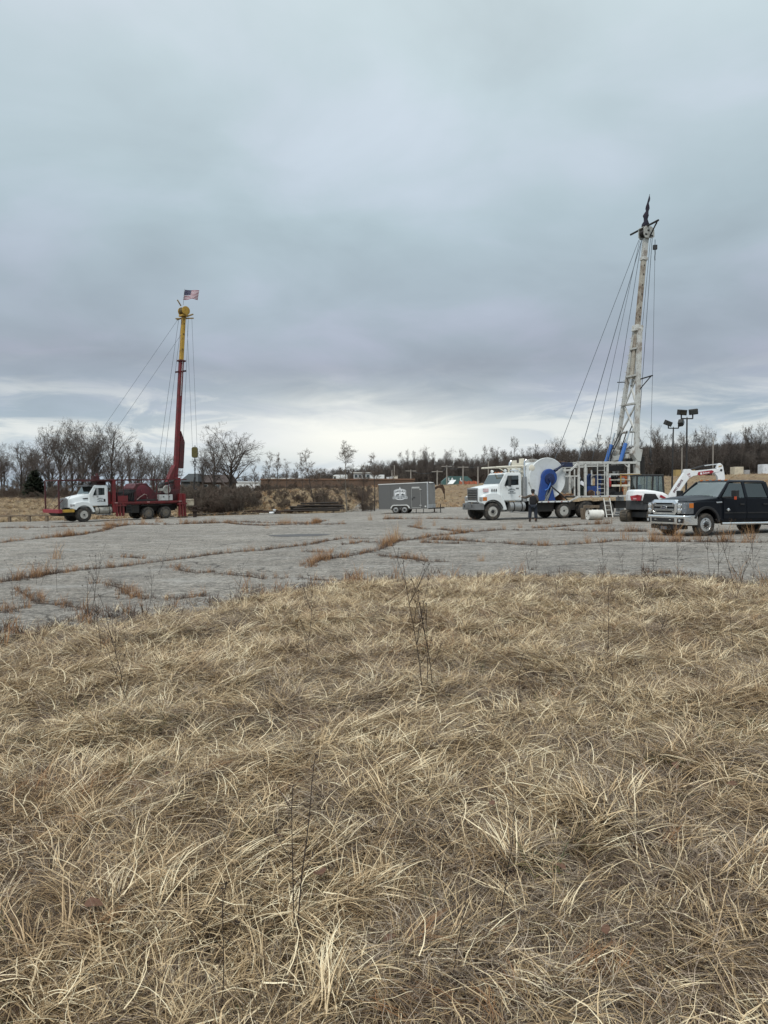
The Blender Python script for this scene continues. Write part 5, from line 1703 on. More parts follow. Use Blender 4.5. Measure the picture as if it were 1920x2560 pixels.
for q, e, rr in [((k0.x - .05, -2.4, 17.15), (1.8, -2.5, 1.05), .012), ((k0.x - .02, -1.3, 16.1), (1.75, .05, 1.05), .012), ((k0.x + .3, -1.6, 17.1), (-6.9, -1.6, 3.0), .014), ((k0.x + .25, -1.2, 17.0), (-7.2, -1.2, 2.8), .014),
                 ((k0.x - .35, -1.1, 17.2), (-9.0, -1.1, 2.2), .012)]:
    MB().cyl(q, e, rr, n=5, caps=False).build('cable', cable_m, T)
bxm = MB().bx(-8.85, -9.75, -.1, -.9, 1.02, 1.42).prism([(-8.83, 1.42), (-9.77, 1.42), (-9.6, 1.55), (-9.0, 1.55)], -.08, -.92).bx(-8.75, -9.75, -.15, -.25, .95, 1.02).build('rear_box', pmat('cream_box', (.56, .49, .37), .6, 0, .6, (.22, .16, .1), 3), T, .02)

hr = random.Random(9)
for k in range(10):
    p = Vector((-6.3 - hr.uniform(0, 1.3), -.35 - hr.uniform(0, 1.2), 1.6 + hr.uniform(0, .7))); q = Vector((-7.6 - hr.uniform(0, .9), -.6 - hr.uniform(0, 1.2), hr.uniform(2.3, 4.2)))
    md = (p + q) / 2 + Vector((hr.uniform(-.2, .4), hr.uniform(-.2, .2), hr.uniform(.2, .7)))
    MB().tube([p, p.lerp(md, .6), md, md.lerp(q, .6), q], .04, 6).build('hydraulic_hose', black, T)
for k in range(6):
    x0 = -2.9 - k * .22
    MB().tube([(x0, -.25, 1.55), (x0 - .1, -.2, 1.9 + .06 * k), (x0 - .5, -.3, 2.2 + .05 * k), (x0 - .9, -.4, 2.0)], .035, 6).build('hydraulic_hose', black, T)
# travelling block with chain and hook, hanging on two lines
bp = at(487, 1131, 66.6)
tb_ = thing('hook_block', 'olive yellow travelling block with chain and hook hanging beside the red mast', 'hook block', bp)
MB().prism([(-.16, -.46), (.16, -.46), (.25, -.34), (.25, .34), (.16, .46), (-.16, .46), (-.25, .34), (-.25, -.34)], -.14, .14).build('block', pmat('olive_yellow', (.10, .085, .022), .6, .1, .6, (.045, .035, .02), 5), tb_, .03)
MB().tube([(-.04, 0, .44), (-.05, 0, .58), (.05, 0, .58), (.04, 0, .44)], .03, 6).build('eye', steel, tb_)
kt = (T.matrix_basis @ Vector((k0.x - .45, -1.15, 17.2))) - bp
for dx in (-.2, .2):
    MB().cyl((dx, 0, .35), (kt.x + dx * 1.1, kt.y, kt.z), .012, n=5, caps=False).build('line', cable_m, tb_)
ch = MB()
for k in range(9):
    z = -.52 - k * .19
    if k == 2: continue
    pts_ = [(.055 * math.cos(a) if k % 2 else 0, 0 if k % 2 else .055 * math.cos(a), z + .13 * math.sin(a)) for a in np.linspace(0, 6.2832, 11)]
    ch.tube(pts_, .028, 5)
ch.tube([(.12 * math.cos(a), 0, -.86 + .15 * math.sin(a)) for a in np.linspace(0, 6.2832, 15)], .035, 6)
ch.build('chain', black, tb_)
MB().tube([(0, 0, -2.15), (-.05, 0, -2.5), (-.1, 0, -2.9), (-.05, 0, -3.15), (.1, 0, -3.2), (.2, 0, -3.05)], [.09, .09, .08, .07, .06, .03], 8).build('hook', black, tb_)

# the flag
fb = T.matrix_basis @ Vector((k0.x - .095, -1.25, 19.56))
fg = thing('flag', 'red, white and blue flag flying from the yellow head of the red mast', 'flag', fb)
FW, FH = 1.36, .82


def fpt(u, v):
    """point of the waving cloth, u along the fly 0..1, v down the hoist 0..1"""
    return (.05 - .17 * v + u * FW * .93 + .02 * math.sin(6 * u), .16 * math.sin(5.2 * u + 1.1 * v) * u ** .6, -.10 * u - FH * v * (1 - .06 * u) - .035 * math.sin(6.4 * u + .8) * (.4 + v))


def fpatch(u0, u1, v0, v1, off=0.0, n=14, m=1):
    M = MB()
    vs, fs = [], []
    for j in range(m + 1):
        for i in range(n + 1):
            p = fpt(u0 + (u1 - u0) * i / n, v0 + (v1 - v0) * j / m)
            vs.append((p[0], p[1] + off, p[2]))
    for j in range(m):
        for i in range(n):
            a = j * (n + 1) + i
            fs.append((a, a + 1, a + n + 2, a + n + 1))
    return M.add(vs, fs)


f_red = pmat('flag_red', (.20, .016, .035), .8); f_white = pmat('flag_white', (.62, .58, .62), .8); f_blue = pmat('flag_blue', (.022, .026, .075), .8)
for k in range(13):
    u0 = .43 if k < 7 else 0
    fpatch(u0, 1, k / 13, (k + 1) / 13).build('stripe', f_red if k % 2 == 0 else f_white, fg, smooth=True)
fpatch(0, .43, 0, 7 / 13, 0, 8, 4).build('canton', f_blue, fg, smooth=True)
sm = MB()
for j in range(9):
    for i in range(6 if j % 2 == 0 else 5):
        u = .43 * ((i + .5 + (0 if j % 2 == 0 else .5)) / 6); v = 7 / 13 * (j + .7) / 9.4
        for off in (-.006, .006):
            p = fpt(u, v)
            sm.add([(p[0] + .018 * (1 if q % 2 == 0 else .42) * math.sin(q * math.pi / 5), p[1] + off, p[2] + .018 * (1 if q % 2 == 0 else .42) * math.cos(q * math.pi / 5)) for q in range(10)], [tuple(range(10))])
tag(sm.build('stars', f_white, fg), kind='stuff')

# pipe stub of the well, below the block
wp = gpt(487, 1293)
wl = thing('well_head', 'dark rusty upright pipe stub with flanges below the hanging hook block', 'wellhead', (at(487, 1290, 65.5).x, 65.5, g(at(487, 1290, 65.5).x, 65.5)))
wlm = MB().lathe([(.16, 0), (.16, .5), (.26, .52), (.26, .6), (.15, .62), (.15, .85), (.24, .87), (.24, .95), (.12, .97), (.07, 1.1), (.07, 2.0), (0, 2.0)], (0, 0, 0), 'z', 14)
wlm.build('casing', rustd, wl, smooth=True)
MB().cyl((-.5, 0, .74), (.5, 0, .74), .06, n=8).lathe([(.12, -.02), (.12, .02)], (.5, 0, .74), 'x', 10).build('valve', rustd, wl)
# ================================================================== THE BLACK PICKUP
bk = pmat('black_car_paint', (0.006, 0.008, 0.012), 0.28, 0.0, 0.15, (0.03, 0.028, 0.026), 2.2, coat=0.05, spec=0.16, dpos=.58, vary=.03)
bk_flat = pmat('black_trim', (0.014, 0.014, 0.015), 0.6, 0, 0.3, (0.05, 0.045, 0.04), 4)
chromeb = pmat('bright_chrome', (0.88, 0.90, 0.90), 0.13, 0.95, 0.15, (0.35, 0.33, 0.30), 3, dpos=.6)
pk = thing('pickup_truck', 'black crew cab pickup truck with chrome grille parked at the right edge', 'pickup truck', (11.33, 27.0, g(11.33, 27) + LOT - .01), R(201.5))
K = pk
W = -2.03
lower = [(.78, .60), (.78, .78), (.78, 1.16), (.76, 1.24), (-.55, 1.355), (-3.12, 1.345), (-3.12, .52), (-.78, .50), (-.62, .56)] + arch(0, .46, .50, 168, 20, 12)
MB().prism(lower, -.05, W + .05).build('body', bk, K, .045, False)
for y0 in (0, W):                                                   # front wings swell past the doors
    s = 1 if y0 == 0 else -1
    wing = [(.585, .66), (.585, 1.19), (.45, 1.22), (-.62, 1.24), (-.66, .56)] + arch(0, .46, .52, 168, 24, 12)
    MB().prism(wing, y0 - .06 * s, y0 - .005 * s).build('wing', bk, K, .03)
    MB().prism(arch(0, .46, .60, 176, 18, 14) + arch(0, .46, .505, 18, 176, 14), y0 - .05 * s, y0 + .035 * s).build('arch_flare', bk_flat, K, .015)
hs = []
for xx, y0, z0, bz in ((.90, -.24, 1.215, .03), (.80, -.14, 1.25, .05), (.3, -.08, 1.30, .07), (-.25, -.06, 1.345, .075), (-.62, -.05, 1.375, .06)):
    y1 = W - y0
    hs.append([(xx, y0, z0 - .10), (xx, y0 - .02, z0 - .02), (xx, y0 - .12, z0 + .01), (xx, y0 - .34, z0 + .02), (xx, y0 - .46, z0 + bz), (xx, W / 2, z0 + bz + .015),
               (xx, y1 + .46, z0 + bz), (xx, y1 + .34, z0 + .02), (xx, y1 + .12, z0 + .01), (xx, y1 + .02, z0 - .02), (xx, y1, z0 - .10)])
MB().loft(hs).build('hood', bk, K, 0, True)
# greenhouse


def gh(x, h, side):
    """point on the slanting cab side: x along, h 0 belt .. 1 roof"""
    yb, yt = (-.06, -.27) if side > 0 else (W + .06, W + .27)
    return (x, yb + (yt - yb) * h, 1.34 + .60 * h)


roof = []
for z, ins, x0, x1 in ((1.92, .25, -1.24, -3.0), (1.975, .29, -1.30, -2.97), (2.0, .42, -1.48, -2.85)):
    roof.append([(x0, -ins, z), (x0 + .05, -.75, z + .004), (x0 + .06, W / 2, z + .006), (x0 + .05, W + .75, z + .004), (x0, W + ins, z), (x1, W + ins, z), (x1, W / 2, z + .006), (x1, -ins, z)])
MB().loft(roof).build('roof', bk, K, .01, True)
for sd in (1, -1):
    for nm, a, b_, wd in (('front_pillar', (-.58, 0), (-1.24, .97), .085), ('centre_pillar', (-1.88, 0), (-1.90, .97), .13), ('rear_pillar', (-3.02, 0), (-2.92, .97), .20)):
        MB().bar(gh(a[0], a[1], sd), gh(b_[0], b_[1], sd), wd, .06, up=(0, 1, 0)).build(nm, bk, K, .015)
    dw = []
    for nm, xa, xb in (('front_door', -.80, -1.87), ('rear_door', -1.89, -2.98)):
        y = 0 if sd > 0 else W
        pts_ = [(xa, y - .045 * sd, .60), (xb, y - .045 * sd, .60), (xb, y - .045 * sd, 1.335), (xa + .02, y - .045 * sd, 1.335)]
        d = MB().sheet(pts_, (0, .032 * sd, 0)).build(nm, bk, K, .02)
        MB().bar((xb + .14, y + .005 * sd, 1.12), (xb + .34, y + .005 * sd, 1.12), .045, .05).build('handle', bk_flat, d, .01)
        MB().bx(xb + .02, xa - .02, y - .016 * sd, y + .008 * sd, .80, .835).build('side_moulding', bk_flat, d)
    MB().sheet([gh(-.74, .03, sd), gh(-1.82, .03, sd), gh(-1.84, .90, sd), gh(-1.27, .90, sd)], (0, .006 * sd, 0)).build('front_side_window', glass_d, K)
    MB().sheet([gh(-1.97, .05, sd), gh(-2.90, .05, sd), gh(-2.80, .90, sd), gh(-1.97, .90, sd)], (0, .006 * sd, 0)).build('rear_side_window', win_dark, K)
    MB().bar(gh(-1.98, .96, sd), gh(-2.84, .96, sd), .05, .09, up=(0, 1, 0)).build('rain_guard', bk_flat, K)
    y = 0 if sd > 0 else W
    mm = MB().bar((-.78, y - .06 * sd, 1.36), (-.92, y + .25 * sd, 1.38), .05, .07).bx(-.90, -1.02, min(y + .20 * sd, y + .46 * sd), max(y + .20 * sd, y + .46 * sd), 1.34, 1.62).build('mirror', bk_flat, K, .03)
    MB().bx(-.89, -.90 + .02, min(y + .36 * sd, y + .47 * sd), max(y + .36 * sd, y + .47 * sd), 1.29, 1.40).build('mirror_marker', redlens if sd < 0 else pmat('orange_lens', (.5, .07, .02), .3, coat=.5), mm, .01)
    MB().cyl((-.72, y - .04 * sd, .44), (-3.1, y - .04 * sd, .44), .05, n=10).build('running_board', chromeb, K, smooth=True)
wsv, wsf = [], []
for j in range(7):
    for i in range(17):
        u = i / 16 * 2 - 1; v = j / 6
        wsv.append((-.62 + .06 * (1 - u * u) + v * (-.63 - .02 * (1 - u * u)), W / 2 + u * (W / -2 - .10 - .19 * v), 1.385 + .54 * v + .012 * math.sin(math.pi * v) + .015 * (1 - u * u)))
for j in range(6):
    for i in range(16):
        wsf.append((j * 17 + i, j * 17 + i + 1, j * 17 + i + 18, j * 17 + i + 17))
MB().add(wsv, wsf).build('windscreen', glass_w, K, smooth=True)
MB().sheet([(-3.03, -.2, 1.42), (-2.97, -.33, 1.9), (-2.97, W + .33, 1.9), (-3.03, W + .2, 1.42)], (-.008, 0, 0)).build('rear_window', gmat('rear_glass', (.35, .4, .4), 0.0, 0.9), K)
inn = MB().bx(-.66, -.98, -.12, W + .12, 1.30, 1.40)
for yy in (-.55, W + .55):
    inn.bx(-1.75, -1.92, yy - .25, yy + .25, 1.3, 1.72).bx(-1.80, -1.88, yy - .11, yy + .11, 1.74, 1.88)
inn.bx(-2.75, -2.92, -.25, W + .25, 1.3, 1.68).build('seats', seat_m, K, .03)
MB().lathe([(.19, -.02), (.205, 0), (.19, .02), (.17, 0), (.19, -.02)], (-1.15, -.55, 1.44), 'x', 20).build('steering_wheel', black, K)
MB().sheet([(-.75, -.70, 1.405), (-.82, -1.05, 1.405), (-.95, -.98, 1.41), (-.90, -.66, 1.43)], (0, 0, .05)).build('safety_vest', pmat('lime_fabric', (.50, .80, .12), .8), K, .02)
for ya in (-.35, -1.15):
    MB().bar((-.60, ya, 1.40), (-.76, ya - .55, 1.50), .02).build('wiper', black, K)
for k in range(5):
    MB().bx(-1.28, -1.38, -.42 - k * .295, -.50 - k * .295, 1.965, 2.015).build('roof_light', amber, K, .01)
# face
oy0, oy1 = -.37, -1.66
o8 = [(oy0 - .10, .76), (oy1 + .10, .76), (oy1, .86), (oy1, 1.18), (oy1 + .12, 1.285), (oy0 - .12, 1.285), (oy0, 1.18), (oy0, .86)]
i8 = [(oy0 - .16, .83), (oy1 + .16, .83), (oy1 + .11, .89), (oy1 + .11, 1.12), (oy1 + .17, 1.17), (oy0 - .17, 1.17), (oy0 - .11, 1.12), (oy0 - .11, .89)]
rings = [[(.84, y, z) for y, z in o8], [(.98, y * .98 - .02, z) for y, z in o8], [(1.005, y, z) for y, z in i8], [(.93, y, z) for y, z in i8]]
MB().loft(rings, False).build('grille_surround', chromeb, K, .006, False)
MB().bx(.90, .94, oy1 + .05, oy0 - .05, .80, 1.22).build('grille', bk_flat, K)
for z in (.925, 1.075):
    MB().prism([(.955, z - .045), (.985, z - .04), (1.0, z + .035), (.955, z + .045)], oy1 + .15, oy0 - .15).build('grille_bar', pmat('satin_chrome', (.42, .44, .45), .25, .8, .3), K, .008)
for y, z in ((oy0 - .16, 1.14), (oy1 + .16, 1.14), (oy0 - .16, .86), (oy1 + .16, .86)):
    MB().bx(.95, .985, y - .08, y + .08, z - .012, z + .012).build('grille_corner', chromeb, K)
ov = MB().add([(1.012, W / 2 + .155 * math.cos(a), 1.0 + .068 * math.sin(a)) for a in np.linspace(0, 6.2832, 29)[:-1]] + [(.96, W / 2 + .155 * math.cos(a), 1.0 + .068 * math.sin(a)) for a in np.linspace(0, 6.2832, 29)[:-1]],
              [tuple(range(28))] + [(k, (k + 1) % 28, 28 + (k + 1) % 28, 28 + k) for k in range(28)]).build('badge', chromeb, K)
MB().add([(1.016, W / 2 + .143 * math.cos(a), 1.0 + .058 * math.sin(a)) for a in np.linspace(0, 6.2832, 29)[:-1]], [tuple(range(28))]).build('badge_face', pmat('badge_blue', (.010, .020, .055), .25, coat=.5), ov)
text_obj('badge_lettering', 'Ford', .085, chromeb, ov, frame3((1.019, W / 2, 1.0), (0, 1, 0), (0, 0, 1)), .002, 1.35)
for sd in (1, -1):
    y = 0 if sd > 0 else W
    hp_ = [(.97, y - .375 * sd), (.95, y - .16 * sd), (.86, y - .05 * sd), (.76, y - .01 * sd), (.585, y + .004 * sd), (.585, y - .06 * sd), (.77, y - .375 * sd)]
    hl = MB().prism(hp_, .79, 1.185, 'z').build('headlight', pmat('lamp_glass', (.20, .21, .22), .08, .4, coat=1.0, vary=.25, dscale=9), K, .012)
    MB().prism([(.77, y - .006 * sd), (.60, y + .010 * sd), (.60, y - .02 * sd), (.76, y - .03 * sd)], 1.0, 1.165, 'z').build('turn_signal', amber, hl)
    for zz in (.90, 1.07):
        MB().lathe([(.085, -.01), (.092, .012), (.06, .018), (0, .012)], (.966, y - .265 * sd, zz), 'x', 14).build('lamp_bowl', chromeb, hl, smooth=True)
    for zz in (.985, 1.155, .82):
        MB().bar((.968, y - .36 * sd, zz), (.885, y - .075 * sd, zz), .03, .028).build('lamp_bar', chromeb, hl)
    MB().bar((-.44, y + .001 * sd, 1.19), (-.70, y + .001 * sd, 1.205), .055, .02, up=(0, 1, 0)).build('wing_badge', chromeb, K, .01)
    MB().lathe([(.055, 0), (.055, .012), (0, .014)] if sd > 0 else [(.055, 0), (.055, -.012), (0, -.014)], (-1.0, y - .01 * sd, .93), 'y', 16).bar((-.90, y - .005 * sd, .93), (-1.10, y - .005 * sd, .93), .012).build('door_badge', chromeb, K)
bpoly = [(.42, .02), (.70, .02), (.90, -.10), (1.02, -.36), (1.05, W / 2), (1.02, W + .36), (.90, W + .10), (.70, W - .02), (.42, W - .02), (.42, W + .08), (.68, W + .08), (.88, W + .4), (.88, -.4), (.68, -.08), (.42, -.08)]
bm_ = MB()
secs = []
for z, gx in ((.40, -.05), (.44, 0), (.60, .015), (.70, .02), (.735, -.01)):
    secs.append([(x + (gx if x > .8 else 0), y, z) for x, y in bpoly])
bm_.loft(secs).build('bumper', chromeb, K, .01)
MB().bx(1.03, 1.075, oy1 + .10, oy0 - .10, .49, .64).build('bumper_opening', bk_flat, K, .01)
for yy in (W / 2 - .32, W / 2 + .42):
    MB().bx(1.06, 1.09, yy - .05, yy + .05, .565, .59).build('tow_hook', chromeb, K)
for sd in (1, -1):
    y = 0 if sd > 0 else W
    fo = MB().bar((.97, y - .34 * sd, .55), (.90, y - .12 * sd, .55), .13, .17, up=(0, 0, 1)).build('fog_lamp_recess', bk_flat, K, .01)
    MB().lathe([(.045, 0), (.05, .03), (0, .035)], (.985, y - .22 * sd, .55), 'x', 12).build('fog_lamp', lens, fo)
MB().bx(.55, .95, W + .30, -.30, .24, .40).bx(.6, .98, W / 2 - .35, W / 2 + .35, .20, .26).build('air_dam', bk_flat, K, .02)
MB().bx(.985, 1.0, W / 2 - .16, W / 2 + .16, .225, .335).build('number_plate', pmat('dim_plate', (.10, .105, .115), .5, 0, .5, (.2, .2, .2), 9), K)
MB().bx(-5.4, .6, -.45, W + .45, .42, .62).cyl((0, -.2, .40), (0, W + .2, .40), .07).cyl((-3.95, -.2, .40), (-3.95, W + .2, .40), .09).build('chassis', frame_m, K)
al = pmat('polished_alloy', (.62, .63, .63), .22, .85, .35, (.2, .18, .15), 5)
wheel(K, 0, -.03, .405, .26, .235, 1, 'hole', al)
wheel(K, 0, W + .03, .405, .26, .235, -1, 'hole', al)
wheel(K, -3.95, .10, .405, .52, .235, 1, 'dual', al)
wheel(K, -3.95, W - .10, .405, .52, .235, -1, 'dual', al)
bed = [(-3.18, .55), (-3.18, 1.40), (-5.70, 1.42), (-5.70, .62)] + arch(-3.95, .46, .50, 12, 168, 12)
for y0, y1 in ((-.02, -.10), (W + .02, W + .10)):
    MB().prism([(-3.18, .55), (-3.18, 1.40), (-5.70, 1.42), (-5.70, .62), (-4.46, .56)] + arch(-3.95, .46, .50, 168, 12, 12), y0, y1).build('bed_side', bk, K, .02)
    s = 1 if y0 > -1 else -1
    MB().prism(arch(-3.95, .46, .66, 176, 4, 14) + arch(-3.95, .46, .515, 4, 176, 14), y0, y0 + .16 * s).build('rear_flare', bk, K, .04)
MB().bx(-5.72, -5.64, -.05, W + .05, .70, 1.42).build('tailgate', bk, K, .02)
MB().bx(-3.2, -5.64, -.1, W + .1, .72, .78).bx(-3.18, -3.26, -.1, W + .1, .7, 1.38).build('bed_floor', bk_flat, K)

# ================================================================== THE EXCAVATOR
ex0 = at(1619, 1300, 41.0)
ex = thing('mini_excavator', 'white and grey mini excavator with red markings between the white rig and pickup', 'excavator', (ex0.x, 41.0, g(ex0.x, 41) + LOT), R(0))
wh2 = pmat('gloss_white', (.78, .79, .79), .28, 0, .2, (.45, .42, .38), 2, coat=.5, dpos=.6)
gry = pmat('charcoal_steel', (.040, .042, .045), .5, 0, .5, (.10, .09, .075), 3)
exred = pmat('decal_red', (.30, .012, .022), .35, coat=.4)
for k, yy in enumerate((-.75, .75)):
    poly = arch(1.02, .30, .30, 90, -90, 8) + arch(-1.02, .30, .30, 270, 90, 8)
    tr = MB().prism(poly, yy - .19, yy + .19)
    ring = []
    for a in range(46):                                             # track pads
        L = 2 * 2.04 + 2 * math.pi * .30; q = a / 46 * L
        if q < 2.04: p, d = (-1.02 + q, .60), (1, 0)
        elif q < 2.04 + math.pi * .3: t_ = (q - 2.04) / .3; p, d = (1.02 + .3 * math.sin(t_), .3 + .3 * math.cos(t_)), (math.cos(t_), -math.sin(t_))
        elif q < 4.08 + math.pi * .3: p, d = (1.02 - (q - 2.04 - math.pi * .3), .0), (-1, 0)
        else: t_ = (q - 4.08 - math.pi * .3) / .3; p, d = (-1.02 - .3 * math.sin(t_), .3 - .3 * math.cos(t_)), (-math.cos(t_), math.sin(t_))
        ring.append((p, d))
    for p, d in ring:
        nx, nz = -d[1], d[0]
        tr.bar((p[0] - d[0] * .03, yy, max(.012, p[1]) - d[1] * .03), (p[0] + d[0] * .03, yy, max(.012, p[1]) + d[1] * .03), .40, .035, up=(nx, 0, nz))
    o = tr.build('track', pmat('muddy_rubber_track', (.045, .040, .034), .85, 0, .7, (.14, .115, .085), 4, dpos=.48), ex)
    o.rotation_euler.z = R(46)
    for xx in (-1.02, 1.02):
        q = MB().lathe([(.20, -.205), (.20, .205), (.12, .215), (.1, .23), (0, .23)], (xx, yy, .30), 'y', 18)
        q.lathe([(.0, -.23), (.1, -.23), (.12, -.215), (.20, -.205)], (xx, yy, .30), 'y', 18)
        sp = q.build('sprocket', pmat('clay_steel', (.15, .12, .085), .7, .2, .6, (.05, .045, .035), 5), o)
uc = MB().bx(-.7, .7, -.6, .6, .22, .52).lathe([(.42, .5), (.42, .64), (0, .64)], (0, 0, 0), 'z', 20).bx(1.45, 1.55, -.95, .95, .12, .45).bx(.6, 1.5, -.35, -.2, .25, .38).bx(.6, 1.5, .2, .35, .25, .38)
o = uc.build('undercarriage', gry, ex, .02); o.rotation_euler.z = R(46)
plan = [(.75, -.95), (.95, -.60), (.95, .75), (.70, .95), (-.55, .95)] + [(1.12 * math.cos(R(a)), 1.0 * math.sin(R(a))) for a in (118, 140, 160, 180, 200, 220, 242)] + [(-.45, -.97)]
MB().prism(plan, .62, 1.10, 'z').build('counterweight', gry, ex, .05)
hood = []
for z, sc, xf in ((1.10, 1.0, .80), (1.40, .99, .74), (1.60, .94, .50), (1.69, .84, .05)):
    hood.append([(xf, -.93 * sc, z - (.0 if z < 1.5 else .06)), (-.45, -.96 * sc, z), (-1.0 * sc, -.62, z), (-1.09 * sc, -.1, z), (-1.06 * sc, .40, z), (-.8 * sc, .82 * sc, z), (-.3, .86 * sc, z), (-.28, .05, z), (xf, -.05, z - (.0 if z < 1.5 else .06))])
MB().loft(hood).build('engine_cover', wh2, ex, .03)
lv = MB().sheet([(-.62, -1.0, 1.02), (.16, -.99, .80), (.36, -.985, 1.02), (.06, -.985, 1.46), (-.50, -.99, 1.48)], (0, .06, 0)).build('louvre_panel', bk_flat, ex, .01)
for k in range(8):
    z = 1.03 + k * .05
    MB().bar((-.55, -1.006, z), (.14 + .02 * k - .05 * max(0, k - 4), -.998, z - .06 + .005 * k), .015, .018).build('louvre', gry, lv)
MB().sheet([(-1.03, -.55, 1.12), (-.66, -.90, 1.10), (-.60, -.93, 1.38), (-.80, -.82, 1.42), (-1.06, -.45, 1.34)], (-.06, -.06, 0)).build('tail_light', exred, ex, .015)
MB().sheet([(-.98, -.69, 1.17), (-.85, -.81, 1.17), (-.85, -.81, 1.25), (-.98, -.69, 1.25)], (-.045, -.045, 0)).build('tail_lens', pmat('pale_red_lens', (.55, .25, .26), .3, coat=.5), ex)
MB().sheet([(.28, -.955, 1.30), (.68, -.945, 1.16), (.60, -.945, 1.28), (.34, -.955, 1.42)], (0, -.015, 0)).build('side_decal', exred, ex)
MB().sheet([(-.30, -1.0, .86), (-.12, -1.0, .86), (-.12, -1.0, .93), (-.30, -1.0, .93)], (0, -.012, 0)).build('small_decal', wh2, ex)
MB().sheet([(-.10, -1.0, .86), (.08, -.995, .86), (.08, -.995, .93), (-.10, -1.0, .93)], (0, -.012, 0)).build('small_decal', exred, ex)
# cab
cx0, cx1, cy0, cy1 = -.62, .88, -.02, .92
for nm, x, y in (('cab_post', cx0, cy0), ('cab_post', cx0, cy1), ('cab_post', cx1, cy0), ('cab_post', cx1, cy1), ('cab_post', .22, cy0), ('cab_post', .22, cy1)):
    MB().bar((x, y, 1.08), (x - (.10 if x > .5 else -.04), y, 2.42), .085).build(nm, bk_flat, ex, .015)
MB().bx(cx0 - .02, cx1 - .05, cy0 - .05, cy1 + .05, 2.40, 2.50).build('cab_roof', bk_flat, ex, .04)
MB().bx(cx0, cx1, cy0, cy1, 1.08, 1.22).bx(cx0 - .02, cx0 + .06, cy0, cy1, 1.22, 1.66).build('cab_floor', bk_flat, ex, .02)
for x0, x1, y in ((cx0 + .05, .18, cy0), (.26, cx1 - .06, cy0), (cx0 + .05, .18, cy1), (.26, cx1 - .06, cy1)):
    MB().bx(x0, x1, y - .004, y + .004, 1.45, 2.40).build('cab_window', glass_c, ex)
for x, y in ((-.2, cy0), (.55, cy0)):
    MB().bar((x, y - .01, 1.45), (x, y - .01, 2.4), .02).build('window_bar', bk_flat, ex)
MB().bx(cx1 - .05, cx1 - .042, cy0 + .05, cy1 - .05, 1.25, 2.4).build('front_window', glass_c, ex)
MB().bx(cx0 + .01, cx0 + .018, cy0 + .05, cy1 - .05, 1.68, 2.4).build('rear_window', win_sky, ex)
MB().bx(-.35, .1, .2, .7, 1.22, 1.5).bx(-.42, -.25, .2, .7, 1.4, 1.95).build('seat', seat_m, ex, .03)
# boom in the plane y = by
before_boom = set(ex.children)
by = -.18


def plate(poly, y0, y1, nm, m, par, bev=.012):
    return MB().prism(poly, y0, y1).build(nm, m, par, bev)


boom_poly = [(1.0, .76), (1.08, .80), (2.34, 2.52), (2.62, 2.66), (4.28, 2.92), (4.34, 3.06), (4.26, 3.14), (3.1, 3.02), (2.55, 2.98), (2.40, 3.08), (2.05, 3.08), (2.0, 2.86), (1.42, 2.02), (.82, 1.02), (.84, .86)]
boom = plate(boom_poly, by - .13, by + .13, 'boom', wh2, ex, .015)
plate([(1.0, 2.35 - 1.35), (1.06, .74), (.70, .62), (.70, 1.0)], by - .2, by + .2, 'boom_foot', gry, ex)
yb_ = by - .134
dec = [(2.86, 2.74), (3.02, 2.68), (3.82, 2.84), (3.92, 2.95), (3.78, 3.02), (2.92, 2.90)]
plate(dec, yb_ - .006, yb_ + .002, 'boom_decal', exred, boom, 0)
text_obj('boom_lettering', 'Bobcat', .15, wh2, boom, frame3((3.42, yb_ - .009, 2.855), (1, 0, .17), (-.17, 0, 1)), .002, 1.0, 1.0, .003)
MB().bx(-.05, .05, -.004, .004, -.05, .05).build('boom_mark', wh2, boom).location = (3.10, yb_ - .008, 2.81)
text_obj('boom_lettering', 'IPPO RENTS', .19, pmat('maroon_letters', (.10, .012, .03), .5), boom, frame3((1.62, yb_ - .006, 2.02), (.80, 0, 1.12), (-1.12, 0, .80)), .003, .95, 1.0, .004)
text_obj('boom_lettering', 'E50', .13, exred, boom, frame3((2.30, yb_ - .006, 2.76), (1, 0, .5), (-.5, 0, 1)), .003, 1.0)
text_obj('boom_lettering', 'R2', .12, exred, boom, frame3((2.36, yb_ - .006, 2.63), (1, 0, .5), (-.5, 0, 1)), .003, 1.0)
plate([(4.02, 2.80), (4.20, 3.42), (4.36, 3.46), (4.52, 3.30), (4.64, 2.7), (4.70, 1.9), (4.62, 1.0), (4.42, .98), (4.30, 1.9), (4.18, 2.6)], by - .11, by + .11, 'stick', wh2, ex, .015)
MB().lathe([(.075, -.13), (.075, .13)], (4.40, by, 3.02), 'y', 14).build('stick_pin', black, ex)
MB().sheet([(4.22, by - .114, 3.20), (4.45, by - .114, 3.26), (4.46, by - .114, 3.32), (4.24, by - .114, 3.27)], (0, -.006, 0)).build('stick_band', yellow, ex)
cyl1 = MB().cyl((2.30, by, 3.02), (3.35, by, 3.30), .065, n=12).build('boom_ram', bk_flat, ex, smooth=True)
MB().cyl((3.35, by, 3.30), (4.26, by, 3.40), .035, n=10).build('ram_rod', alloy, cyl1, smooth=True)
MB().tube([(2.6, by - .1, 3.08), (3.1, by - .1, 3.22), (3.7, by - .1, 3.18), (4.1, by - .1, 3.12)], .025, 6).build('hydraulic_hose', bk_flat, ex)
cyl2 = MB().cyl((1.15, by, .80), (1.75, by, 1.75), .075, n=12).build('lift_ram', bk_flat, ex, smooth=True)
MB().cyl((1.75, by, 1.75), (2.30, by, 2.45), .04, n=10).build('ram_rod', alloy, cyl2, smooth=True)
MB().prism([(4.35, 1.15), (4.75, 1.1), (4.9, .55), (4.6, .18), (4.2, .10), (3.95, .35), (4.15, .45), (4.4, .7)], by - .3, by + .3).build('bucket', gry, ex, .02)

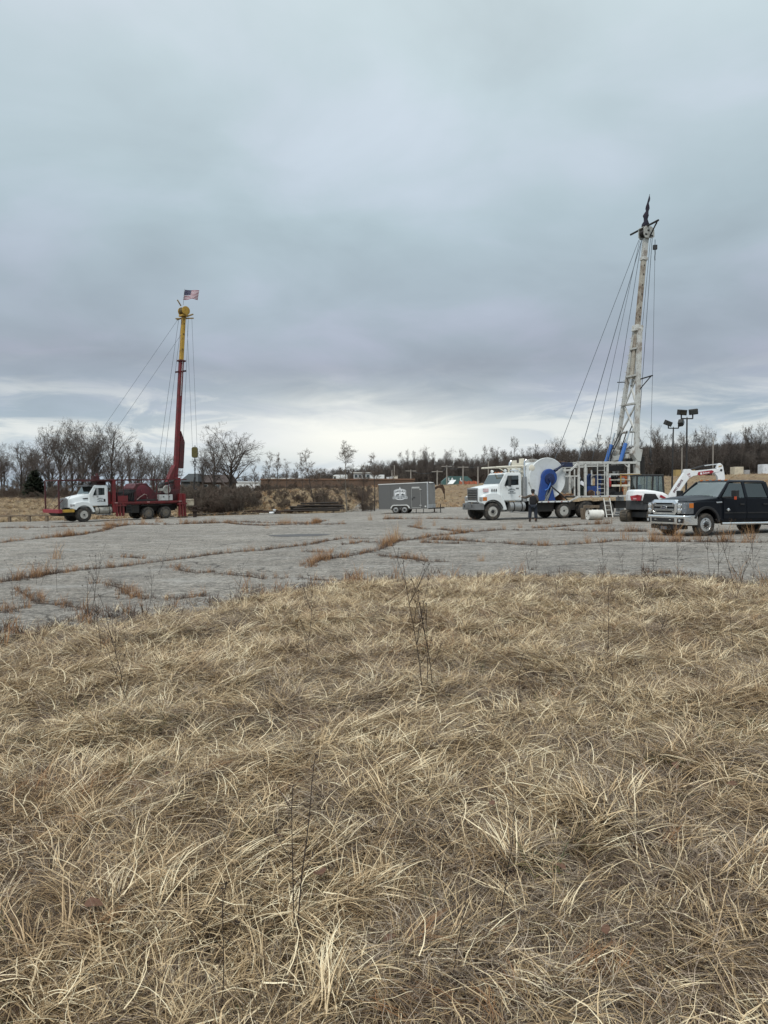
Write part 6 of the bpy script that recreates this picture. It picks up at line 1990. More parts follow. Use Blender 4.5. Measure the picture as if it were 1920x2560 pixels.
S_ = Matrix.Translation((.9, 0, 1.0)) @ Matrix.Diagonal((.82, 1, .85, 1)) @ Matrix.Translation((-.9, 0, -1.0))
for o in ex.children:
    if o in before_boom: continue
    for q in [o] + list(o.children):
        if q.location.length > .01: q.location = S_ @ q.location
        else: q.data.transform(S_)

# ================================================================== THE GREY TRAILER
tw = at(1001, 1283, 67.0)
tr = thing('cargo_trailer', 'grey enclosed cargo trailer with a white oilfield emblem on its side', 'trailer', (tw.x, 67.0, g(tw.x, 67) + LOT), R(-11), None, (0, R(-1.2)))
tgrey = pmat('trailer_grey', (.115, .115, .112), .42, 0, .25, (.16, .15, .13), 1.5, coat=.15, dpos=.58, vary=.03)
zl, zr = 2.52, 2.62
# side skins as separate sheets with rivet seams between
xsn = [-1.90, -.83, .24, 1.0]
for x0, x1 in zip(xsn[:-1], xsn[1:]):
    za = zl + (zr - zl) * (x0 + 1.9) / 4.3; zb = zl + (zr - zl) * (x1 + 1.9) / 4.3
    MB().sheet([(x0, 0, .42), (x1 - .008, 0, .42), (x1 - .008, 0, zb), (x0, 0, za)], (0, .03, 0)).build('side_panel', tgrey, tr)
MB().sheet([(1.82, 0, .42), (2.40, 0, .42), (2.40, 0, zr), (1.82, 0, 2.607)], (0, .03, 0)).build('side_panel', tgrey, tr)
MB().sheet([(1.0, 0, 2.16), (1.812, 0, 2.16), (1.812, 0, 2.607), (1.0, 0, 2.588)], (0, .03, 0)).build('side_panel', tgrey, tr)
MB().sheet([(-1.9, 2.05, .42), (2.40, 2.05, .42), (2.40, 2.05, zr), (-1.9, 2.05, zl)], (0, -.03, 0)).build('far_side', tgrey, tr)
MB().sheet([(-1.9, 0, .42), (-1.9, 2.05, .42), (-1.9, 2.05, zl), (-1.9, 0, zl)], (.03, 0, 0)).build('rear_door', tgrey, tr)
nose = pmat('trailer_nose_grey', (.22, .215, .205), .45, 0, .3, (.14, .13, .12), 2)
MB().sheet([(2.45, 0, .75), (2.95, 1.02, .75), (2.95, 1.02, 2.52), (2.45, 0, 2.52)], (-.02, .02, 0)).build('nose_panel', nose, tr)
MB().sheet([(2.45, 2.05, .75), (2.95, 1.03, .75), (2.95, 1.03, 2.52), (2.45, 2.05, 2.52)], (-.02, -.02, 0)).build('nose_panel', nose, tr)
MB().sheet([(2.46, -.01, .42), (2.97, 1.02, .42), (2.46, 2.06, .42), (2.46, 2.06, .75), (2.97, 1.02, .75), (2.46, -.01, .75)][:2] + [(2.97, 1.02, .75), (2.46, -.01, .75)], (-.02, .02, 0)).build('stone_guard', pmat('tread_plate', (.45, .46, .46), .4, .7, .2), tr)
MB().bx(2.36, 2.47, -.02, .05, .38, 2.60).build('corner_post', pmat('bright_trim', (.55, .57, .58), .3, .7, .2), tr, .02)
trim = pmat('white_trim', (.70, .71, .69), .4, .1, .2)
MB().prism([(-1.93, zl), (2.48, zr), (2.48, zr + .07), (-1.93, zl + .07)], -.025, .04).build('roof_trim', trim, tr)
MB().prism([(-1.93, zl), (2.48, zr), (2.48, zr + .07), (-1.93, zl + .07)], 2.01, 2.075).build('roof_trim', trim, tr)
MB().prism([(-1.92, zl + .03), (2.46, zr + .03), (2.46, zr + .055), (-1.92, zl + .055)], .04, 2.01).build('roof', trim, tr)
MB().loft([[(2.46, 0, 2.52), (2.97, 1.02, 2.52), (2.46, 2.05, 2.52)], [(2.40, .06, 2.69), (2.72, 1.02, 2.67), (2.40, 1.99, 2.69)]]).build('nose_cap', black, tr, .02)
MB().prism([(2.46, 2.56), (2.80, 2.58), (2.78, 2.66), (2.46, 2.70)], .35, 1.6).build('nose_light_bar', trim, tr, .02)
MB().bx(-1.9, 2.44, -.005, .05, .36, .415).bx(-1.9, 2.44, 2.0, 2.055, .36, .415).bx(-1.88, 2.4, .06, 1.99, .38, .42).build('floor_frame', nose, tr)
d = MB().sheet([(1.008, 0, .47), (1.808, 0, .47), (1.808, 0, 2.15), (1.008, 0, 2.15)], (0, -.022, 0)).build('side_door', tgrey, tr)
for a in ((1.02, 1.02, .47, 2.15), (1.79, 1.79, .47, 2.15)):
    MB().bar((a[0], -.026, a[2]), (a[1], -.026, a[3]), .025, .012).build('door_trim', trim, d)
for z in (.48, 2.14):
    MB().bar((1.02, -.026, z), (1.80, -.026, z), .012, .025).build('door_trim', trim, d)
for z in (.68, 2.05):
    MB().bar((1.70, -.035, z), (1.90, -.035, z), .03, .04).build('hinge', trim, d)
MB().bar((1.05, -.04, 2.24), (1.72, -.04, 2.24), .04, .07).build('door_awning', trim, tr)
MB().bx(1.04, 1.12, -.06, -.02, 1.18, 1.30).bar((1.14, -.05, 1.36), (1.32, -.05, 1.38), .04).build('handle', black, d)
MB().bx(2.16, 2.28, -.02, 0, .52, .64).build('marker_lamp', trim, tr)
for xx in (-.385, .385):
    wheel(tr, xx, -.10, .33, .2, .21, 1, 'hole', steel).rotation_euler.z = math.pi
    wheel(tr, xx, 2.15, .33, .2, .21, 1, 'hole', steel)
fpl = [(-.86, .44), (-.80, .62), (-.62, .75), (.62, .75), (.80, .62), (.86, .44), (.76, .44), (.70, .58), (.56, .68), (-.56, .68), (-.70, .58), (-.76, .44)]
MB().prism(fpl, -.14, .0).build('wheel_arch', trim, tr, .01)
MB().bx(-.8, .8, .005, .2, .3, .68).build('wheel_well', frame_m, tr)
MB().bar((2.4, .35, .38), (3.45, 1.02, .40), .10).bar((2.4, 1.7, .38), (3.45, 1.02, .40), .10).bx(3.3, 3.75, .95, 1.09, .36, .47).build('tongue', frame_m, tr, .01)
MB().cyl((3.4, 1.02, .06), (3.4, 1.02, .75), .04, n=10).bx(3.33, 3.47, .95, 1.09, .0, .05).build('tongue_jack', black, tr)
MB().bx(-.55, .55, .1, 1.95, .3, .4).build('axle', frame_m, tr)
MB().bx(1.35, 1.40, .1, .2, .02, .4).bx(2.0, 2.05, .1, .2, .02, .4).build('stabiliser', frame_m, tr)
# emblem
LM = frame3((0, -.004, 1.68), (1, 0, 0), (0, 0, 1))


def lpoly(pts_, z0, m, nm='emblem_shape', par=None):
    M = MB().prism(pts_, z0, z0 + .004, 'z')
    me = M.mesh(nm)
    me.transform(LM)
    return link(nm, me, m, par)


dkline = pmat('emblem_dark', (.035, .04, .045), .5)
wht = pmat('emblem_white', (.72, .74, .75), .45)
outer = [(-.54, -.22), (-.54, .26)] + [(.54 * math.cos(R(a)) * 1.0, .26 + .20 * math.sin(R(a))) for a in (165, 150, 135, 120, 105)] + [(-.07, .46), (0, .64), (.07, .46)] + [(.54 * math.cos(R(a)), .26 + .20 * math.sin(R(a))) for a in (75, 60, 45, 30, 15)] + [(.54, .26), (.54, -.22), (.64, -.22), (.64, -.42), (.40, -.42), (.22, -.49), (0, -.51), (-.22, -.49), (-.40, -.42), (-.64, -.42), (-.64, -.22)]
em = lpoly(outer, 0, wht, 'emblem', tr)
inner = [(-.505, -.20), (-.505, .25)] + [(.505 * math.cos(R(a)), .25 + .185 * math.sin(R(a))) for a in (150, 120, 90, 60, 30)] + [(.505, .25), (.505, -.20)]
lpoly(inner, .005, dkline, par=em)
inn2 = [(x * .93, y * .95 + .008) for x, y in inner]
lpoly(inn2, .010, wht, par=em)
arc_text('emblem_lettering', 'HARLEY', .185, dkline, em, LM @ Matrix.Translation((0, .275, .015)), .80, bold=.012, gap=1.12)
lpoly([(-.42, -.12), (-.30, -.02), (-.22, .0), (-.10, .02), (-.08, -.12)], .016, dkline, par=em)
lpoly([(.10, -.12), (.14, .0), (.30, .06), (.26, -.0), (.44, -.06), (.46, -.12)], .016, dkline, par=em)
lpoly([(-.60, -.25), (-.30, -.14), (0, -.20), (.30, -.14), (.60, -.25), (.60, -.38), (.35, -.34), (0, -.44), (-.35, -.34), (-.60, -.38)], .018, pmat('emblem_grey', (.16, .175, .185), .5), par=em)
text_obj('emblem_lettering', 'OILFIELD', .115, wht, em, LM @ Matrix.Translation((-.32, -.275, .024)), .002, .95, 1, .004)
text_obj('emblem_lettering', 'SERVICES', .115, wht, em, LM @ Matrix.Translation((.33, -.275, .024)), .002, .95, 1, .004)
lpoly([(-.045, -.42), (-.02, .24), (.02, .24), (.045, -.42)], .026, wht, par=em)
for xx in (-.06, .06):
    lpoly([(xx - .008, -.42), (xx * .5 - .006, .24), (xx * .5 + .006, .24), (xx + .008, -.42)], .026, dkline, par=em)

# the rusty gooseneck hoist that shows past the nose of the trailer
hp_ = at(1086, 1268, 69.5)
ho = thing('hoist', 'dark rust brown gooseneck hoist with a hanging hook just right of the grey trailer', 'hoist', (hp_.x, 69.5, g(hp_.x, 69.5) + LOT))
MB().bar((0, 0, 0), (0, 0, 2.05), .11).bx(-.25, .25, -.25, .25, 0, .04).build('post', rustm, ho)
MB().loft([[(-.1, -.09, 1.95), (-.1, .09, 1.95), (-.06, .09, 2.22), (-.06, -.09, 2.22)], [(.35, -.09, 2.20), (.35, .09, 2.20), (.35, .09, 2.42), (.35, -.09, 2.42)], [(.62, -.1, 2.15), (.62, .1, 2.15), (.74, .1, 2.52), (.74, -.1, 2.52)],
           [(.72, -.08, 1.95), (.72, .08, 1.95), (.94, .08, 2.1), (.94, -.08, 2.1)], [(.84, -.06, 1.65), (.84, .06, 1.65), (.95, .06, 1.68), (.95, -.06, 1.68)]]).build('arm', rustm, ho, .02)
MB().cyl((.90, 0, 1.66), (.92, 0, 1.32), .035, n=8).tube([(.92, 0, 1.32), (.95, 0, 1.22), (.89, 0, 1.16), (.84, 0, 1.22)], .04, 6).build('hook', rustd, ho)

# ================================================================== THE PERSON
pp = at(1332, 1300, 43.0)
pe = thing('person', 'person in black vest, tan sleeves and dark cap, seen from behind at the white truck', 'person', (pp.x, 43.0, g(pp.x, 43) + LOT), R(-6))


def skin(name, joints, edges, mat, parent, root=0, sub=2):
    me = bpy.data.meshes.new(name)
    me.from_pydata([j[:3] for j in joints], edges, [])
    o = bpy.data.objects.new(name, me)
    COL.objects.link(o)
    o.modifiers.new('skin', 'SKIN')
    if not me.skin_vertices: me.skin_vertices.new()
    for k, j in enumerate(joints):
        sv_ = me.skin_vertices[0].data[k]
        sv_.radius = (j[3], j[4] if len(j) > 4 else j[3])
        sv_.use_root = (k == root)
    sb = o.modifiers.new('sub', 'SUBSURF'); sb.levels = sub; sb.render_levels = sub
    me.materials.append(mat)
    o.parent = parent
    dg = bpy.context.evaluated_depsgraph_get()
    m2 = bpy.data.meshes.new_from_object(o.evaluated_get(dg))
    m2.name = name
    m2.polygons.foreach_set('use_smooth', [True] * len(m2.polygons))
    o.modifiers.clear()
    o.data = m2
    if not m2.materials: m2.materials.append(mat)
    return o


skin_m = pmat('skin', (.34, .20, .14), .6)
# facing +Y (away); left hand raised towards -X
LH = (-.66, .26, 1.42)
RH = (.20, .30, 1.02)
bj = [(0, 0, .97, .13, .10), (0, .01, 1.15, .125, .09), (0, .01, 1.36, .16, .10), (0, 0, 1.50, .06), (0, .015, 1.57, .055), (0, .03, 1.68, .085, .10), (0, .02, 1.78, .06, .07),
      (-.19, 0, 1.45, .065), (-.42, .10, 1.33, .05), (-.60, .22, 1.39, .035), (.19, 0, 1.45, .065), (.27, -.02, 1.17, .05), (.22, .20, 1.05, .035),
      (-.10, 0, .92, .095), (-.12, .03, .50, .065), (-.13, -.02, .10, .045), (-.14, .14, .04, .04), (.10, 0, .92, .095), (.13, .02, .50, .065), (.14, -.03, .10, .045), (.16, .13, .04, .04)]
be = [(0, 1), (1, 2), (2, 3), (3, 4), (4, 5), (5, 6), (2, 7), (7, 8), (8, 9), (2, 10), (10, 11), (11, 12), (0, 13), (13, 14), (14, 15), (15, 16), (0, 17), (17, 18), (18, 19), (19, 20)]
for base_i, (hx, hy, hz), sgn in ((9, LH, -1), (12, RH, -1)):       # palms and fingers
    bj.append((hx, hy, hz, .032, .018)); pi_ = len(bj) - 1; be.append((base_i, pi_))
    for q in range(4):
        dz = .03 - .02 * q
        ln = (.075, .085, .08, .062)[q]
        bj.append((hx - .03 * abs(sgn), hy + .03, hz + dz, .010)); be.append((pi_, len(bj) - 1))
        bj.append((hx - .03 - ln * .6, hy + .05, hz + dz - .01, .009)); be.append((len(bj) - 2, len(bj) - 1))
        bj.append((hx - .03 - ln * .8, hy + .02, hz + dz - .035, .008)); be.append((len(bj) - 2, len(bj) - 1))
    bj.append((hx - .01, hy - .02, hz + .045, .011)); be.append((pi_, len(bj) - 1))
    bj.append((hx - .05, hy - .01, hz + .06, .010)); be.append((len(bj) - 2, len(bj) - 1))
skin('body', bj, be, skin_m, pe)
denim = pmat('dark_denim', (.016, .022, .035), .9, 0, .5, (.05, .045, .04), 6)
vest = pmat('black_vest', (.010, .010, .012), .85)
tan = pmat('tan_sleeve', (.085, .066, .05), .9, 0, .4, (.08, .06, .045), 8)
skin('trousers', [(0, 0, .97, .19, .15), (-.11, 0, .88, .135), (-.15, .03, .50, .108), (-.17, -.01, .13, .095), (.11, 0, .88, .135), (.16, .02, .50, .108), (.18, -.02, .13, .095)], [(0, 1), (1, 2), (2, 3), (0, 4), (4, 5), (5, 6)], denim, pe)
skin('sleeves', [(0, 0, 1.44, .09, .07), (-.19, 0, 1.44, .092), (-.42, .10, 1.33, .074), (-.585, .21, 1.385, .055), (.19, 0, 1.44, .092), (.275, -.02, 1.17, .074), (.225, .17, 1.06, .055)], [(0, 1), (1, 2), (2, 3), (0, 4), (4, 5), (5, 6)], tan, pe)
skin('vest', [(0, .005, .88, .215, .165), (0, .01, 1.12, .215, .16), (0, .01, 1.36, .225, .16), (0, 0, 1.50, .09, .085)], [(0, 1), (1, 2), (2, 3)], vest, pe)
for x in (-.165, .18):
    MB().prism([(-.10, 0), (.19, 0), (.19, .05), (.06, .10), (.05, .22), (-.09, .22)], x - .05, x + .05, 'x').build('boot', pmat('boot_leather', (.03, .022, .017), .8), pe, .02)
MB().lathe([(.112, 0), (.115, .05), (.10, .10), (.05, .135), (0, .14)], (0, .02, 1.69), 'z', 18).bx(-.08, .08, .10, .22, 1.69, 1.705).build('cap', pmat('cap_cloth', (.02, .02, .024), .9), pe, smooth=True)
MB().lathe([(.09, 0), (.10, .06), (.098, .10)], (0, .01, 1.60), 'z', 14).build('hair', pmat('dark_hair', (.025, .018, .013), .9), pe, smooth=True)
gv = skin('glove', [(-.58, .205, 1.385, .05), (-.66, .26, 1.42, .055, .04), (-.72, .29, 1.42, .045, .03)], [(0, 1), (1, 2)], pmat('white_glove', (.62, .6, .56), .9), pe)

# ================================================================== THINGS BY THE WHITE RIG
dp = at(1487, 1297, 44.6)
dz = g(dp.x, 44.6) + LOT
dr = thing('barrel', 'white dented barrel with brown stains lying on its side under the white rig', 'barrel', (dp.x, 44.6, dz), R(11))
bmat = pmat('stained_white_drum', (.70, .69, .64), .5, 0, .85, (.17, .125, .07), 2.4, dpos=.56)
MB().lathe([(.27, -.44), (.29, -.45), (.29, -.43), (.285, -.42), (.285, -.16), (.30, -.15), (.285, -.14), (.285, .14), (.30, .15), (.285, .16), (.285, .42), (.29, .43), (.29, .45), (.27, .44)], (0, 0, .29), 'x', 28).build('drum', bmat, dr, smooth=True)
MB().lathe([(.04, -.47), (.04, -.43)], (0, -.13, .38), 'x', 10).lathe([(.025, -.465), (.025, -.43)], (0, .15, .20), 'x', 10).build('bung', rustm, dr)
sp_ = at(1480, 1290, 45.6)
tz = g(sp_.x, 45.6) + LOT
so = thing('timber_trestle', 'low brown timber trestle standing behind the white barrel', 'trestle', (sp_.x, 45.6, tz), R(15))
MB().bx(-.55, .45, -.08, .08, .66, .82).build('beam', wood, so, .01)
for xx in (-.5, -.05, .35):
    MB().bx(xx - .05, xx + .05, -.05, .05, 0, .66).build('leg', wood, so, .01)
MB().bx(-.66, -.58, -.12, .12, .02, .70).build('board', wood, so, .01).rotation_euler.y = R(-5)
l0 = at(1509, 1246, 48.35); l1 = at(1524, 1246, 48.45); lb = at(1517, 1288, 47.6); lb2 = at(1532, 1288, 47.7)
lg_ = g(lb.x, 47.6) + LOT
la = thing('ladder', 'white ladder leaning against the deck of the white rig beside the barrel', 'ladder', (lb.x, 47.6, lg_))
a0 = Vector((0, 0, .0)); a1 = Vector((l0.x - lb.x, l0.y - lb.y, l0.z - lg_)); ac = Vector((lb2.x - lb.x, .1, 0))
for off in (Vector((0, 0, 0)), ac):
    MB().bar(a0 + off, a1 + off, .05, .07).build('rail', white_dirty, la)
for k in range(4):
    q = a0.lerp(a1, (k + .7) / 4.3)
    MB().cyl(q, q + ac, .022, n=8).build('rung', white_dirty, la)

# ================================================================== LAMP POSTS


def lamp_post(pxb, pxt, ybar, d, heads, label):
    b0 = at(pxb, 1245, d); b0.z = g(b0.x, d)
    tp = at(pxt, ybar, d)
    r = thing('lamp_post', label, 'lamp post', b0, 0, 'twin head lamp posts')
    tv = tp - b0
    MB().lathe([(.16, 0), (.16, .12), (.09, .16), (.085, .3)], (0, 0, 0), 'z', 12).cyl((0, 0, .2), tv, .075, .05, 10).build('pole', black, r, smooth=True)
    MB().cyl(tv + Vector((-.40, 0, 0)), tv + Vector((.40, 0, 0)), .045, n=8).cyl(tv, tv + Vector((0, 0, .12)), .03, n=8).build('crossbar', black, r)
    for k, (hx, hy, tilt, yaw) in enumerate(heads):
        hpv = at(hx, hy, d) - b0
        sx = -1 if k == 0 else 1
        hd = MB().bx(-.29, .29, -.17, .17, -.19, .19).bx(-.25, .25, -.215, -.17, -.15, .15).build('lamp_head', pmat('lamp_bronze', (.022, .021, .018), .6, 0, .4, (.045, .04, .03), 6), r, .03)
        hd.location = hpv
        hd.rotation_euler = (R(tilt[0]), R(tilt[1]), R(yaw))
        MB().bx(-.23, .23, -.235, -.212, -.13, .13).build('lens', win_dark, hd)
        e = tv + Vector((sx * .40, 0, 0))
        MB().tube([e + Vector((-sx * .05, 0, 0)), e, e + Vector((0, 0, .12)), Vector((e.x, e.y, hpv.z - .15))], .05, 8).build('bracket', black, r)
    return r


lamp_post(1679, 1683.5, 1070.5, 61, [(1670, 1058, (20, 14), 25), (1702, 1057, (-10, -35), 60)], 'shorter looking lamp post with two tilted floodlights, left of the pair')
lamp_post(1715, 1717.5, 1046.5, 54, [(1705, 1031, (8, 2), 12), (1733.5, 1029.5, (10, -6), -15)], 'taller looking lamp post with two box floodlights, right of the pair')

# ================================================================== FENCE RAIL, PIPES
gd = thing('guard_rail', 'low weathered timber guard rail on short posts along the lot edge at far left', 'guard rail', (0, 0, 0))
pth = [(-160, 67), (-60, 67), (24, 66.5), (73, 65.5), (117, 64.5), (165, 63.8)]
tops = []
for px, d in pth:
    p = at(px, 1290, d); z = g(p.x, d)
    MB().bx(p.x - .11, p.x + .11, d - .11, d + .11, z - .1, z + .50).build('post', wood, gd, .015)
    tops.append(Vector((p.x, d, z + .56)))
for a, b_ in zip(tops[:-1], tops[1:]):
    MB().bar(a, b_ - (b_ - a).normalized() * .03, .24, .13).build('rail', wood, gd, .015)

pipe_d = pmat('dark_pipe', (.030, .026, .023), .7, .3, .6, (.075, .055, .04), 3, dpos=.5)
PG = 'pipes stacked and strewn along the lot edge'


def pipe(px0, px1, py, d, r, label, m=pipe_d, dd=0.0, lift=0.0, sag=0.0):
    a = at(px0, py, d); b_ = at(px1, py, d + dd)
    za = g(a.x, a.y) + LOT + r + lift
    zb = g(b_.x, b_.y) + LOT + r + lift + sag
    o = MB().lathe([(r * .75, 0), (r, 0), (r, (b_ - a).length), (r * .75, (b_ - a).length)], (0, 0, 0), 'x', 10)
    ob = link('steel_pipe', o.mesh('steel_pipe'), m, None, smooth=True)
    ob.location = (a.x, a.y, za)
    v = Vector((b_.x - a.x, b_.y - a.y, zb - za))
    ob.rotation_euler = (0, -math.atan2(v.z, math.hypot(v.x, v.y)), math.atan2(v.y, v.x))
    tag(ob, label, 'pipe', PG)
    return ob


stk = [(722, 852, 0, 73.4), (728, 858, 0, 73.1), (716, 848, 0, 73.8), (740, 862, 0, 74.2), (730, 850, 1, 73.3), (724, 856, 1, 73.6), (744, 868, 1, 74.0), (735, 852, 2, 73.5), (750, 858, 2, 73.8), (742, 856, 3, 73.6), (756, 850, 4, 73.7)]
for px0, px1, lv_, d in stk:
    pipe(px0 + U_(-14, 10), px1 + U_(-18, 10), 1282, d, .085, 'dark steel pipe lying in the stack left of the grey trailer', lift=.16 + lv_ * .165 + U_(0, .04), dd=U_(-.6, .6), sag=U_(-.06, .06))
for px in (738, 832):
    p = at(px, 1284, 73.6)
    o = MB().bx(-.1, .1, -.9, .9, 0, .16).build('timber_bearer', wood, None, .01)
    o.location = (p.x, 73.6, g(p.x, 73.6) + LOT)
    tag(o, 'short timber bearer under the %s end of the pipe stack' % ('left' if px < 800 else 'right'), 'timber')
pipe(500, 702, 1284, 71.5, .075, 'very long dark pipe lying on the lot edge right of the red rig', dd=1.2)
pipe(512, 690, 1284, 72.0, .06, 'second long dark pipe lying right behind the longest one', dd=1.0)
pipe(470, 560, 1284, 70.4, .10, 'thick dark pipe lying nearest to the red rig', dd=.6)
for k in range(9):
    a = 590 + k * 15 + U_(-6, 6)
    pipe(a, a + U_(40, 80), 1284, 72.8 + U_(-.3, 1.0), U_(.05, .09), 'dark pipe strewn on the ground between the long pipe and the stack', rustd, dd=U_(-.8, .8), lift=U_(0, .14), sag=U_(-.02, .18))
pipe(648, 672, 1282, 71.2, .055, 'short pale pipe with a white end cap lying on the lot edge', pmat('pale_pipe', (.42, .40, .35), .6, 0, .4), dd=.4)
p = at(681, 1279, 71.3)
el = thing('pipe_elbow', 'white pipe elbow lying at the end of a short pale pipe', 'pipe fitting', (p.x, 71.3, g(p.x, 71.3) + LOT))
MB().tube([(-.28, 0, .12), (0, 0, .13), (.14, 0, .18), (.19, 0, .30), (.19, 0, .42)], .11, 12).build('elbow', wht, el, smooth=True)
MB().lathe([(.15, -.04), (.15, .04)], (.19, 0, .43), 'z', 14).build('flange', wht, el)

# ================================================================== FAR BUILDINGS AND POLES


def box_b(name, label, cat, pa, pb, ytop, d, depth, wallm, roofm=None, group=None, zb=None, pitch=0.0, base_drop=0.4):
    a = at(pa, ytop, d); b_ = at(pb, ytop, d)
    cxm = (a.x + b_.x) / 2; wdt = b_.x - a.x
    z0 = min(g(a.x, d), g(b_.x, d)) - base_drop if zb is None else zb
    H = a.z - z0
    r = thing(name, label, cat, (cxm, d, z0), 0, group)
    return r, wdt, H


brick = bpy.data.materials.new('brown_brick'); brick.use_nodes = True
t = NT(brick.node_tree); b = t.n['Principled BSDF']
tcn = t.new('ShaderNodeTexCoord')
br = t.new('ShaderNodeTexBrick'); br.inputs['Scale'].default_value = 2.2
bo = t.sep(tcn.outputs['Object'])
t.put(br.inputs['Vector'], t.comb(t.math('ADD', bo[0], bo[1]), bo[2], 0.0))
br.inputs['Color1'].default_value = (.125, .078, .054, 1); br.inputs['Color2'].default_value = (.10, .062, .043, 1); br.inputs['Mortar'].default_value = (.17, .13, .10, 1)
nb = t.noise(tcn.outputs['Object'], .4, 4, .6)
t.put(b.inputs['Base Color'], t.mix(t.smooth(nb, .35, .7), br.outputs['Color'], (.12, .075, .05)))
b.inputs['Roughness'].default_value = .9

bb, wd_, H_ = box_b('brick_building', 'long low brown brick building behind the saplings and the grey trailer', 'building', 652, 1036, 1196.5, 126, 12, brick)
MB().bx(-wd_ / 2, wd_ / 2, 0, 12, 0, H_ - .25).build('wall', brick, bb)
MB().bx(-wd_ / 2 - .1, wd_ / 2 + .1, -.1, 12.1, H_ - .25, H_).build('coping', pmat('brown_coping', (.17, .10, .065), .8), bb)
MB().bx(-wd_ / 2 + .8, -wd_ / 2 + 5.6, -.14, .4, H_ - .03, H_ + .12).build('white_coping', white, bb)
for px, wq, hq, m, lb in ((970, .5, .5, white, 'small white roof vent on the brown brick building, left one'), (979, .45, .55, white, 'small white roof vent on the brick roof beside the beige unit'), (989, .7, .7, cream, 'beige rooftop unit on the brown brick building')):
    p = at(px, 1196, 127.5)
    v = thing('roof_unit', lb, 'roof unit', (p.x, 127.5, bb.location.z + H_ - .27))
    MB().bx(-wq / 2, wq / 2, -.3, .3, 0, hq).build('casing', m, v, .03)
    MB().bx(-wq / 2 - .04, wq / 2 + .04, -.34, .34, hq, hq + .06).build('lid', m, v)

for px0, px1, yt, d, lb, nm in ((829, 868, 1187, 150, 'white box truck body with rounded nose behind the brick building', 'box_truck'), (926, 961, 1187, 152, 'white semi trailer box behind the right part of the brick building', 'semi_trailer')):
    r, wq, hq = box_b(nm, lb, 'truck' if nm == 'box_truck' else 'trailer', px0, px1, yt, d, 2.5, white)
    if nm == 'box_truck':
        MB().prism([(-wq / 2 + .9, .9), (wq / 2, .9), (wq / 2, hq), (-wq / 2 + .6, hq), (-wq / 2 + .15, hq - .25), (-wq / 2 + .9, hq - .3)], 0, 2.5).build('box', white, r, .05)
        MB().prism([(-wq / 2, .6), (-wq / 2, 1.6), (-wq / 2 + .3, hq - .35), (-wq / 2 + .9, hq - .3), (-wq / 2 + .9, .6)], .1, 2.4).build('cab', white_dirty, r, .05)
        MB().sheet([(-wq / 2 + .25, .09, 1.7), (-wq / 2 + .8, .09, 1.7), (-wq / 2 + .8, .09, hq - .45), (-wq / 2 + .4, .09, hq - .45)], (0, .02, 0)).build('window', win_dark, r)
    else:
        MB().bx(-wq / 2, wq / 2, 0, 2.5, 1.1, hq).build('box', white, r, .05)
        MB().bx(-wq / 2 + .2, wq / 2 - .2, .3, 2.2, .9, 1.1).build('chassis', frame_m, r)
    for xx in (-wq / 2 + .7, wq / 2 - .8):
        MB().lathe([(.5, 0), (.5, .25)], (xx, .05, .5), 'y', 16).build('wheel', rubber, r)
r, wq, hq = box_b('office_building', 'pale grey flat roofed building between two white trucks on the rise', 'building', 884, 926, 1180.5, 158, 8, white)
MB().bx(-wq / 2, wq / 2, 0, 7, 0, hq - .2).build('wall', pmat('pale_grey_wall', (.42, .43, .43), .8), r)
MB().bx(-wq / 2 - .15, wq / 2 + .15, -.15, 7.2, hq - .2, hq).build('roof', white_dirty, r)
for k in range(4):
    xx = -wq / 2 + .5 + k * (wq - 1) / 3
    f = MB().bx(xx - .28, xx + .28, -.05, .0, hq - 1.1, hq - .5).build('window', dgrey, r)
    MB().bx(xx - .23, xx + .23, -.06, -.045, hq - 1.05, hq - .55).build('pane', win_dark, f)
r, wq, hq = box_b('warehouse', 'low white warehouse seen past the right side of the broad spreading tree', 'building', 588, 648, 1203, 170, 8, white)
MB().bx(-wq / 2, wq / 2, 0, 8, 0, hq - .3).build('wall', white, r)
MB().bx(-wq / 2 - .2, wq / 2 + .2, -.2, 8.2, hq - .3, hq).build('roof', pmat('pale_roof', (.55, .58, .6), .6), r)
MB().bx(wq / 2 - 1.6, wq / 2 - .3, -.06, 0, 0, hq - .9).build('door', pmat('door_white', (.74, .75, .76), .6), r)
# houses behind the hook block
r, wq, hq = box_b('barn', 'dark grey green barn with hipped roof right behind the hanging hook', 'building', 452, 492, 1204, 104, 8, white)
MB().bx(-wq / 2, wq / 2, 0, 6, -.5, hq).build('wall', pmat('barn_grey', (.075, .080, .078), .9, 0, .4, (.05, .05, .05), 2), r)
MB().loft([[(-wq / 2 - .2, -.2, hq), (wq / 2 + .2, -.2, hq), (wq / 2 + .2, 6.2, hq), (-wq / 2 - .2, 6.2, hq)], [(-wq / 2 + .75, 1.2, hq + 1.1), (wq / 2 - .1, 1.2, hq + 1.1), (wq / 2 - .1, 4.8, hq + 1.1), (-wq / 2 + .75, 4.8, hq + 1.1)]]).build('roof', pmat('slate_roof', (.055, .062, .066), .85), r)
r, wq, hq = box_b('house', 'dark brown roofed house behind the thicket under the broad spreading tree', 'house', 494, 566, 1206, 106, 8, white)
MB().bx(-wq / 2, wq / 2, 0, 7, -.5, hq).build('wall', pmat('house_brown', (.10, .072, .056), .9), r)
MB().prism([(-.3, hq), (3.5, hq + 1.15), (7.3, hq)], -wq / 2 - .2, wq / 2 + .2, 'x').build('roof', pmat('brown_shingle', (.062, .044, .038), .9, 0, .4, (.04, .03, .026), 2), r)
for xx in (-.9, .8):
    f = MB().bx(xx - .35, xx + .35, -.05, 0, hq - 1.2, hq - .3).build('window', white_dirty, r)
    MB().bx(xx - .29, xx + .29, -.06, -.045, hq - 1.14, hq - .36).build('pane', win_dark, f)

